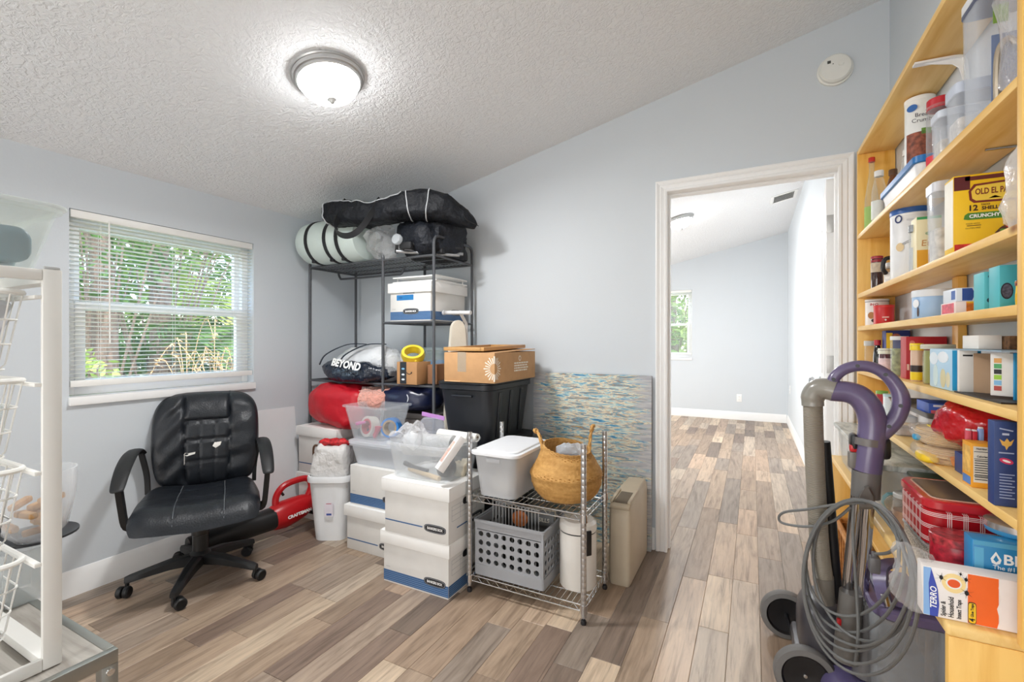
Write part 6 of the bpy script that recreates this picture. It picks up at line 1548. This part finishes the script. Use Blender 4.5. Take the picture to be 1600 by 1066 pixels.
obj('packet', B().box((.46, 1.715, zt('G')+.158), (.10, .12, .014), .004), mat('2b4232', .4), t)
txt(t, 'ORGANIC', .015, mat('c9d2c0', .5), (.462, 1.6545, zt('G')+.158), 'F')
carton('cereal_box', 'brown and cream box between the tin and the glass jar, holding the green packet', 'carton', 'G', .45, .53, 1.70, 1.755, .15, 'c9a98a')
t = bottle('glass_jar', 'wide mouthed glass jar with brown contents beside the vacuum pole', 'jar', 'G', .395, 1.70, .036, .115, GLS, 'b9b9b4', .28, .72, ('a87a52', .8), None, .012)
single('bread_bag', B().blob((.40, 1.765, zt('G')+.04), (.07, .06, .08), 3, .015, 12, 93, flatb=zt('G')), clear('d9c3a6', .55, .12, .8), 'clear bag of tan food on the base shelf behind the glass jar', 'bag')
# snowflake tub under the plaid tin
def snow_mat():
    m, n, l, p, o = newmat('snowflake_tin'); v = n.new('ShaderNodeTexVoronoi'); v.feature = 'DISTANCE_TO_EDGE'; l.new(ncoord(n, l), v.inputs['Vector']); v.inputs['Scale'].default_value = 150
    l.new(ramp(n, l, v.outputs[0], [(.05, lin('e4e0da')), (.2, lin('a79f97')), (.5, lin('7d746c'))]), p.inputs['Base Color']); p.inputs['Roughness'].default_value = .3; p.inputs['Metallic'].default_value = .3; return m
t = thing('snowflake_tin', 'silver grey tin with snowflake pattern under the red plaid tin', 'tin', (.45, 1.522, zt('G')))
obj('tin_body', B().slab(.448, 1.522, zt('G'), zt('G')+.062, .165, .215, .03, 5, .003), snow_mat(), t)
obj('tin_lid', B().slab(.448, 1.522, zt('G')+.062, zt('G')+.072, .172, .222, .032, 5, .003), mat('cfcfcf', .25, .6), t)
def plaid():
    m, n, l, p, o = newmat('red_plaid'); tc = n.new('ShaderNodeTexCoord'); sp = n.new('ShaderNodeSeparateXYZ'); l.new(tc.outputs['Object'], sp.inputs[0])
    def stripes(src, per, offs, wd):
        fr = n.new('ShaderNodeMath'); fr.operation = 'MULTIPLY'; fr.inputs[1].default_value = 1/per; l.new(src, fr.inputs[0])
        f2 = n.new('ShaderNodeMath'); f2.operation = 'FRACT'; l.new(fr.outputs[0], f2.inputs[0]); st = []
        for o_ in offs: st += [(o_-.001, (0, 0, 0, 1)), (o_, (1, 1, 1, 1)), (o_+wd, (1, 1, 1, 1)), (o_+wd+.001, (0, 0, 0, 1))]
        return ramp(n, l, f2.outputs[0], st)
    a = n.new('ShaderNodeMath'); a.operation = 'ADD'; l.new(sp.outputs[0], a.inputs[0]); l.new(sp.outputs[1], a.inputs[1])
    s1 = stripes(a.outputs[0], .028, (.3, .42, .54), .05); s2 = stripes(sp.outputs[2], .03, (.32, .44, .56), .05)
    mx = n.new('ShaderNodeMix'); mx.data_type = 'RGBA'; mx.blend_type = 'ADD'; mx.inputs[0].default_value = 1; l.new(s1, mx.inputs[6]); l.new(s2, mx.inputs[7])
    fm = n.new('ShaderNodeMix'); fm.data_type = 'RGBA'; l.new(mx.outputs[2], fm.inputs[0]); fm.inputs[6].default_value = lin('a8141e'); fm.inputs[7].default_value = lin('e8d4d2')
    l.new(fm.outputs[2], p.inputs['Base Color']); p.inputs['Roughness'].default_value = .25; return m
t = thing('plaid_tin', 'red and white plaid biscuit tin with red rimmed lid', 'tin', (.45, 1.522, zt('G')+.0725))
zp = zt('G')+.0725
obj('tin_body', B().slab(.448, 1.522, zp, zp+.085, .172, .22, .032, 5, .003), plaid(), t)
obj('tin_lid', B().slab(.448, 1.522, zp+.085, zp+.108, .178, .226, .034, 5, .004), mat('b8202a', .25, var=.05, coat=.4), t)
obj('lid_panel', B().slab(.448, 1.522, zp+.108, zp+.1095, .135, .18, .02), mat('6f625d', .3, .4), t)
obj('lid_border', B().slab(.448, 1.522, zp+.108, zp+.1088, .142, .187, .022), mat('d8b9a0', .4), t)
t = canister('round_tin', 'round dark red patterned tin behind the insect trap box', 'tin', 'G', .40, 1.36, .044, .112, mat('a01428', .3, var=.5, scale=90), mat('9c2f35', .3, var=.7, scale=90), .018)
t = carton('filter_box', 'bright blue water filter box near the front of the base shelf', 'carton', 'G', .428, .56, 1.265, 1.275+.0, .10, '1c7fb4') if False else None
t = thing('filter_box', 'bright blue water filter box under a round silver lidded tin', 'carton', (.52, 1.31, zt('G')))
obj('carton', B().bx(.398, .562, 1.268, 1.312, zt('G'), zt('G')+.15, .002), mat('1d80b6', .4, var=.04), t)
F(t, 'left_print', '5fb0d8', .408, 1.268, zt('G')+.11, .014, .05); F(t, 'top_print', '57a6cc', .48, 1.268, zt('G')+.144, .16, .009)
b = B().prism([(0, .013), (.008, -.002), (.006, -.010), (0, -.013), (-.006, -.010), (-.008, -.002)], 0, .0006, Matrix.Translation((.433, 1.268, zt('G')+.118)) @ FACE['F'].to_4x4()); obj('drop_mark', b, WHITE, t)
obj('drop_mark', B().prism([(0, .007), (.004, -.002), (0, -.007), (-.004, -.002)], 0, .0005, Matrix.Translation((.433, 1.2674, zt('G')+.117)) @ FACE['F'].to_4x4()), mat('1d80b6', .5), t)
T_(t, 'BRITA', .028, 'ffffff', .443, 1.267, zt('G')+.117, bold=.0007, align='LEFT'); T_(t, 'The #1 Filter.', .0115, 'e8f2f8', .428, 1.267, zt('G')+.100, align='LEFT', bold=.0002)
t = canister('silver_tin', 'low round tin with a silver lid on the blue filter box', 'tin', 'G', .495, 1.345, .052, .014, '3a8ab8', mat('c9c6c4', .2, .8, .1, 40), .014, z=zt('G')+.1506)
# insect trap box at the near edge
t = thing('insect_trap_box', 'opened white, blue and orange insect trap box at the near corner of the base shelf', 'carton', (.40, 1.235, zt('G')))
ix0, ix1, iy, iz0, iz1 = .308, .47, 1.216, zt('G'), zt('G')+.098
obj('carton', B().bx(ix0, ix1, iy, iy+.04, iz0, iz1, .001), mat('eee8e4', .6, var=.02), t)
F(t, 'orange_panel', 'f2691e', .397, iy, (iz0+iz1)/2, .044, .095)
F(t, 'torn_white', mat('f0ecea', .7), .4325, iy-.0005, (iz0+iz1)/2, .034, .095, poly=[(-.016, -.048), (.034, -.048), (.034, .048), (-.012, .048), (-.014, .03), (-.010, .01), (-.016, -.01), (-.012, -.03)])
F(t, 'blue_panel', '8ab4e4', .314, iy, (iz0+iz1)/2, .012, .095); F(t, 'blue_swoosh', '3a4cae', .324, iy-.0006, iz0+.045, .01, .09, poly=[(-.006, -.044), (.006, -.044), (.008, -.02), (.006, .01), (-.004, .05), (-.008, .02)])
T_(t, 'TERRO', .014, 'ffffff', .3235, iy-.0016, iz0+.038, roll=R(90), bold=.0003, shear=.2)
for k, (s, sz) in enumerate((('Spider &', .0105), ('Household', .0115), ('Insect Traps', .0095))): T_(t, s, sz, INK, .3385+.0118*k, iy-.001, iz0+.005, roll=R(90), align='LEFT', sx=.8, bold=.00025)
F(t, 'target_ring', 'f6dc9a', .354, iy-.0002, iz0+.073, .03, .03, poly=oval(.036, .038, 24)); F(t, 'target_ring', 'f2efe8', .354, iy-.0007, iz0+.073, .02, .02, poly=oval(.024, .022, 24)); F(t, 'target_disc', 'e85a24', .354, iy-.0012, iz0+.073, .02, .02, poly=oval(.019, .016, 24))
b = B(); Tn = Matrix.Translation((.354, iy-.0012, iz0+.073)) @ FACE['F'].to_4x4()
for cx, cy, sc_ in ((-.019, .008, 1), (.018, .012, .8), (.019, -.014, 1.1), (.010, .021, .5)):
    b.prism([(cx+x*sc_, cy+y*sc_) for x, y in oval(.006, .009, 10)], 0, .0005, Tn)
    for q in range(6):
        a = q*pi/3+.4; b.prism([(cx+cos(a)*.002*sc_-.0005, cy+sin(a)*.002*sc_), (cx+cos(a)*.010*sc_, cy+sin(a)*.010*sc_), (cx+cos(a)*.002*sc_+.0005, cy+sin(a)*.002*sc_+.0005)], 0, .0005, Tn)
obj('insect_print', b, INK, t, stuff=True)
F(t, 'yellow_tab', INK, .381, iy-.0008, iz0+.022, .016, .042, poly=oval(.0125, .042, 16, 5)); F(t, 'yellow_tab', 'f2c41e', .381, iy-.0012, iz0+.022, .013, .04, poly=oval(.011, .039, 16, 5))
T_(t, '4', .012, INK, .381, iy-.0022, iz0+.009, roll=R(90), bold=.0004); T_(t, 'Glue Traps', .0058, INK, .381, iy-.0022, iz0+.0275, roll=R(90), bold=.0002)
single('plastic_film', B().blob((.30, 1.262, zt('G')+.062), (.075, .06, .13), 2.4, .02, 16, 95), clear('f2f2f2', .16, .06, 1), 'torn clear film hanging off the base shelf corner beside the trap box', 'plastic film')

# ================================================================ UNDER THE BASE SHELF: WICKER BASKET
WK = weave_mat('c98b45', '8a5624', .7)
t = thing('wicker_basket', 'large brown wicker basket under the low base shelf', 'basket', (.455, 2.36, 0))
b = B()
wx, wy, wh = .20, .56, .345
f = lambda q, z: [(x, y, z) for x, y in rr(wx+q, wy+q, .03, 6, .46, 2.36)]
rings = []
nr = 15
for i in range(nr*4+1):
    z = .003+wh*i/(nr*4); rings.append(f(.004*sin(i*pi/2)+.006*i/(nr*4), z))
rings += [f(-.02, wh), f(-.02, .01)]
obj('basket_body', b.loft(rings), WK, t, 60)
st = B()
for i, (x, y) in enumerate(rr(wx+.014, wy+.014, .03, 1, .46, 2.36)): st.tube([(x, y, .004), (x, y, wh+.006)], .008, 6)
for k in range(1, 9): st.tube([(.46-wx/2-.006, 2.36-wy/2+wy*k/9, .004), (.46-wx/2-.008, 2.36-wy/2+wy*k/9, wh)], .004, 6)
for k in range(1, 4): st.tube([(.46-wx/2+wx*k/4, 2.36-wy/2-.006, .004), (.46-wx/2+wx*k/4, 2.36-wy/2-.008, wh)], .004, 6)
obj('basket_stake', st, WK, t, stuff=True)
obj('basket_rim', B().tube(f(.01, wh+.006), .012, 8, closed=True), WK, t)

# ================================================================ CARPET WASHER
PUR = mat('655a7c', .28, var=.04, coat=.25); GRY = mat('77736d', .4, var=.04); GRD = mat('5f5e60', .4); DRK = mat('17171a', .4)
YP = 1.73
def v(px, py, y=YP): return at(px, py, Y=y)
t = thing('carpet_washer', 'purple and grey upright carpet washer with a ribbed hose and wound grey cord', 'carpet washer', (.3, 1.8, 0))
main = smooth([v(1297, 611), v(1325, 613), v(1345, 622), v(1358, 640), v(1363, 662), v(1361, 690), v(1358, 712), v(1355, 736)], 5)
obj('handle_tube', B().tube(main, [.031+.005*min(1, i/14) for i in range(len(main))], 22), PUR, t)
loop = smooth([v(1299, 605), v(1304, 590), v(1318, 578), v(1340, 572), v(1365, 575), v(1388, 589), v(1404, 610), v(1408, 630), v(1401, 652), v(1386, 670), v(1367, 686)], 5)
lo_ = obj('loop_handle', B().tube(loop, [.020 if i < 3 else .0165+.006*min(1, max(0, (i-22)/12)) for i in range(len(loop))], 16), PUR, t)
for k in (4, 15, 24, 36, 44):
    p = loop[k]; cd_ = (Vector((0, 0, 1.19))-p).normalized(); rd = .0165+.006*min(1, max(0, (k-22)/12)); ob = B().lathe([(0, -.003), (.0055, -.003), (.0055, .0012), (0, .0012)], 12, p+cd_*rd, cd_.to_track_quat('Z', 'Y').to_matrix()); obj('screw_hole', ob, DRK, lo_)
obj('collar_ring', B().tube([v(1357, 684), v(1356, 695)], .0385, 24), mat('6f6a68', .35), t)
obj('cord_latch', B().box(v(1336, 690, YP+.01)+Vector((-.004, 0, 0)), (.02, .05, .05), .01).box(v(1381, 700, YP+.01), (.03, .05, .065), .012), DRK, t, stuff=True)
sw = v(1332, 712); obj('switch_body', B().box(sw+Vector((0, .0, -.012)), (.022, .03, .05), .005), GRY, t)
obj('red_switch', B().box(v(1333, 700)+Vector((0, 0, 0)), (.018, .026, .022), .004), RED, t)
obj('grey_sleeve', B().tube([v(1354, 736), v(1352, 776)], .0365, 24), mat('6a6764', .4), t)
obj('cord_hook', B().loft([[v(1353, 764)+Vector((-.020*s, -.04-.0*s, 0)), v(1353, 764)+Vector((.020*s, -.04, 0)), v(1353, 764)+Vector((.020*s, -.05, 0)), v(1353, 764)+Vector((-.020*s, -.05, 0))] if False else [v(px, py, YP-.045-dy) for px, py in pr_] for dy, pr_ in ((0, [(1342, 796), (1366, 796), (1366, 775), (1358, 760), (1350, 760), (1342, 775)]), (.02, [(1344, 793), (1364, 793), (1364, 776), (1357, 763), (1351, 763), (1344, 776)]))]), mat('6b6762', .35), t)
CH = mat('c9c9cc', .12, 1, .03)
yb_ = 1.80
obj('chrome_pole', B().tube([v(1358, 765, YP), v(1346, 935, yb_-.02)], .0165, 20), CH, t)
obj('chrome_pole', B().tube([v(1340, 765, YP+.015), v(1323, 935, yb_)], .0165, 20), CH, t)
obj('lower_sleeve', B().tube([v(1330, 925, yb_-.03), v(1322, 1030, yb_-.03)], [.031, .035], 20), mat('66635f', .4), t)
obj('side_column', B().tube([v(1356, 942, yb_), v(1350, 1055, yb_)], [.03, .032], 16), mat('6f6e70', .4), t)
body = B().blob(v(1335, 1085, 1.84), (.20, .26, .19), 3.2, 0, 1, 0, 36, 24)
obj('motor_body', body, mat('554d70', .3, coat=.3), t)
obj('red_button', B().box(v(1311, 972, yb_-.05), (.012, .012, .022), .003), RED, t)
# hose
hz = smooth([v(1270, 628, YP+.02), v(1272, 700, YP+.03), v(1276, 780, YP+.05), v(1281, 860, YP+.07), v(1287, 905, YP+.08)], 60)
obj('ribbed_hose', B().tube(hz, [.0265+.0012*(i % 2) for i in range(len(hz))], 18), mat('8a8376', .45), t)
el = smooth([v(1270, 634, YP+.02), v(1270, 620, YP+.02), v(1278, 609, YP+.015), v(1292, 608, YP+.005), v(1304, 611)], 5)
obj('hose_elbow', B().tube(el, [.031]*4+[.033]*(len(el)-4), 20), mat('8b877e', .3, var=.03, coat=.3), t)
obj('hose_cuff', B().tube([v(1286, 900, YP+.08), v(1290, 940, YP+.09)], [.030, .027], 18), mat('77726a', .4), t)
obj('crevice_tube', B().tube([v(1288, 690, YP+.09), v(1308, 940, YP+.12)], .017, 14), DRK, t)
# wheels
for (px, py, z) in ((1228, 960, .09), (1258, 1055, .09)):
    c = at(px, py, Z=z); ax = Vector((.06, -1, .03)).normalized()
    Mw = ax.to_track_quat('Z', 'Y').to_matrix()
    wo = obj('wheel', B().lathe([(.062, -.018), (.086, -.018), (.0915, -.008), (.0915, .008), (.086, .018), (.070, .020), (.064, .012), (.0, .004), (0, -.016)], 40, c, Mw), DRK, t)
    obj('tyre', B().loft([[c+Mw @ Vector((r_*cos(2*pi*k/40), r_*sin(2*pi*k/40), z_)) for k in range(40)] for r_, z_ in ((.071, -.02), (.088, -.019), (.0925, -.009), (.0925, .009), (.088, .0195), (.071, .0215))], loop=True), mat('6c6a68', .6), wo)
    obj('hub_nut', B().lathe([(0, .0), (.008, .004), (.006, .009), (0, .01)], 10, c+ax*.0, Mw), STEEL, wo)
w1, w2 = at(1228, 960, Z=.09), at(1258, 1055, Z=.09)
obj('axle', B().tube([w1, w2], .008, 8), DRK, t)
obj('chassis', B().bx(.13, .30, 1.80, 2.06, .07, .13, .012), mat('4a484c', .4), t)
obj('chassis_shroud', B().blob((.22, 1.93, .20), (.16, .24, .22), 3, 0, 1, 0), mat('3b393e', .4), t)
# tank with purple lid and carry handle
obj('tank', B().tub(.43, 1.80, .055, .34, .21, .26, .235, .285, .05, .004), clear('c9cdd0', .42, .12), t)
obj('tank_base', B().slab(.425, 1.80, .02, .07, .24, .29, .05), mat('3f4044', .4), t)
obj('dirty_water_cup', B().slab(.40, 1.83, .075, .26, .10, .18, .03), clear('9a9a9c', .5, .2), t)
obj('tank_lid', B().slab(.43, 1.80, .395, .425, .245, .295, .055, 5, .006).slab(.43, 1.80, .425, .44, .19, .24, .05, 5, .006), PUR, t)
obj('tank_handle', B().strap(smooth([(.345, 1.70, .43), (.338, 1.72, .475), (.35, 1.76, .508), (.40, 1.80, .515), (.45, 1.84, .495), (.48, 1.86, .44)], 6), .035, .012, (1, -1, 0)), PUR, t)
obj('tank_clip', B().box((.345, 1.68, .44), (.02, .02, .045), .005, M=Matrix.Rotation(R(-20), 3, 'Y')), CH, t)
# cord: wound loops in front of the pole
CRD = mat('6b6c6b', .5, var=.04)
yc = YP-.075
def yq(px): return yc-(.0036 if px > 1345 else .0012)*(px-1345)
def cord(pts, dy=0): return [at(px, py, Y=yq(px)+dy+d) for px, py, d in pts]
def loopc(cx, cy, rx, ry, tilt, dy, a0=0, a1=360, n=44):
    out = []
    for k in range(n):
        a = R(a0+(a1-a0)*k/n); x, y = rx*cos(a), ry*sin(a); ct, st_ = cos(R(tilt)), sin(R(tilt))
        qx = cx+x*ct-y*st_; out.append(at(qx, cy+x*st_+y*ct, Y=yq(qx)+dy+.008*sin(a*2)))
    return out
for k, (cx, cy, rx, ry, tl, dy, a0, a1) in enumerate([(1340, 900, 84, 118, 4, -.004, 0, 360), (1345, 918, 90, 138, -6, -.014, 0, 360), (1332, 872, 72, 92, 10, .006, 0, 360), (1350, 892, 78, 112, -12, .014, 0, 360), (1342, 910, 86, 128, -2, -.022, 0, 360), (1336, 885, 77, 104, 6, .020, 0, 360)]):
    obj('cord_loop', B().tube(loopc(cx, cy, rx, ry, tl, dy, a0, a1), .0043, 8, closed=True), CRD, t)
obj('cord_end', B().tube(smooth(cord([(1352, 786, 0), (1310, 788, -.01), (1262, 796, -.01), (1228, 800, -.005), (1217, 808, 0), (1224, 818, .005), (1262, 823, .01), (1300, 815, .02), (1330, 792, .02)]), 6), .0042, 8), CRD, t)
obj('cord_end', B().tube(smooth(cord([(1334, 778, 0), (1333, 840, .0), (1338, 920, 0), (1341, 985, 0), (1336, 1040, .01)]), 6), .0042, 8), CRD, t)
obj('cord_end', B().tube(smooth(cord([(1262, 930, 0), (1290, 985, -.01), (1340, 1010, -.02), (1385, 995, -.02), (1416, 945, -.015), (1424, 900, -.01), (1400, 835, 0), (1366, 792, 0)]), 6), .0042, 8), CRD, t)
pe = cord([(1390, 800, -.0), (1410, 835, 0), (1392, 862, .02), (1368, 866, .03)])
obj('cord_end', B().tube(smooth(pe, 6), .0042, 8), CRD, t)
obj('plug', B().box(at(1366, 882, Y=yq(1366)+.03), (.026, .03, .045), .006).box(at(1366, 868, Y=yq(1366)+.03), (.012, .014, .02), .003), GRD, t, stuff=True)
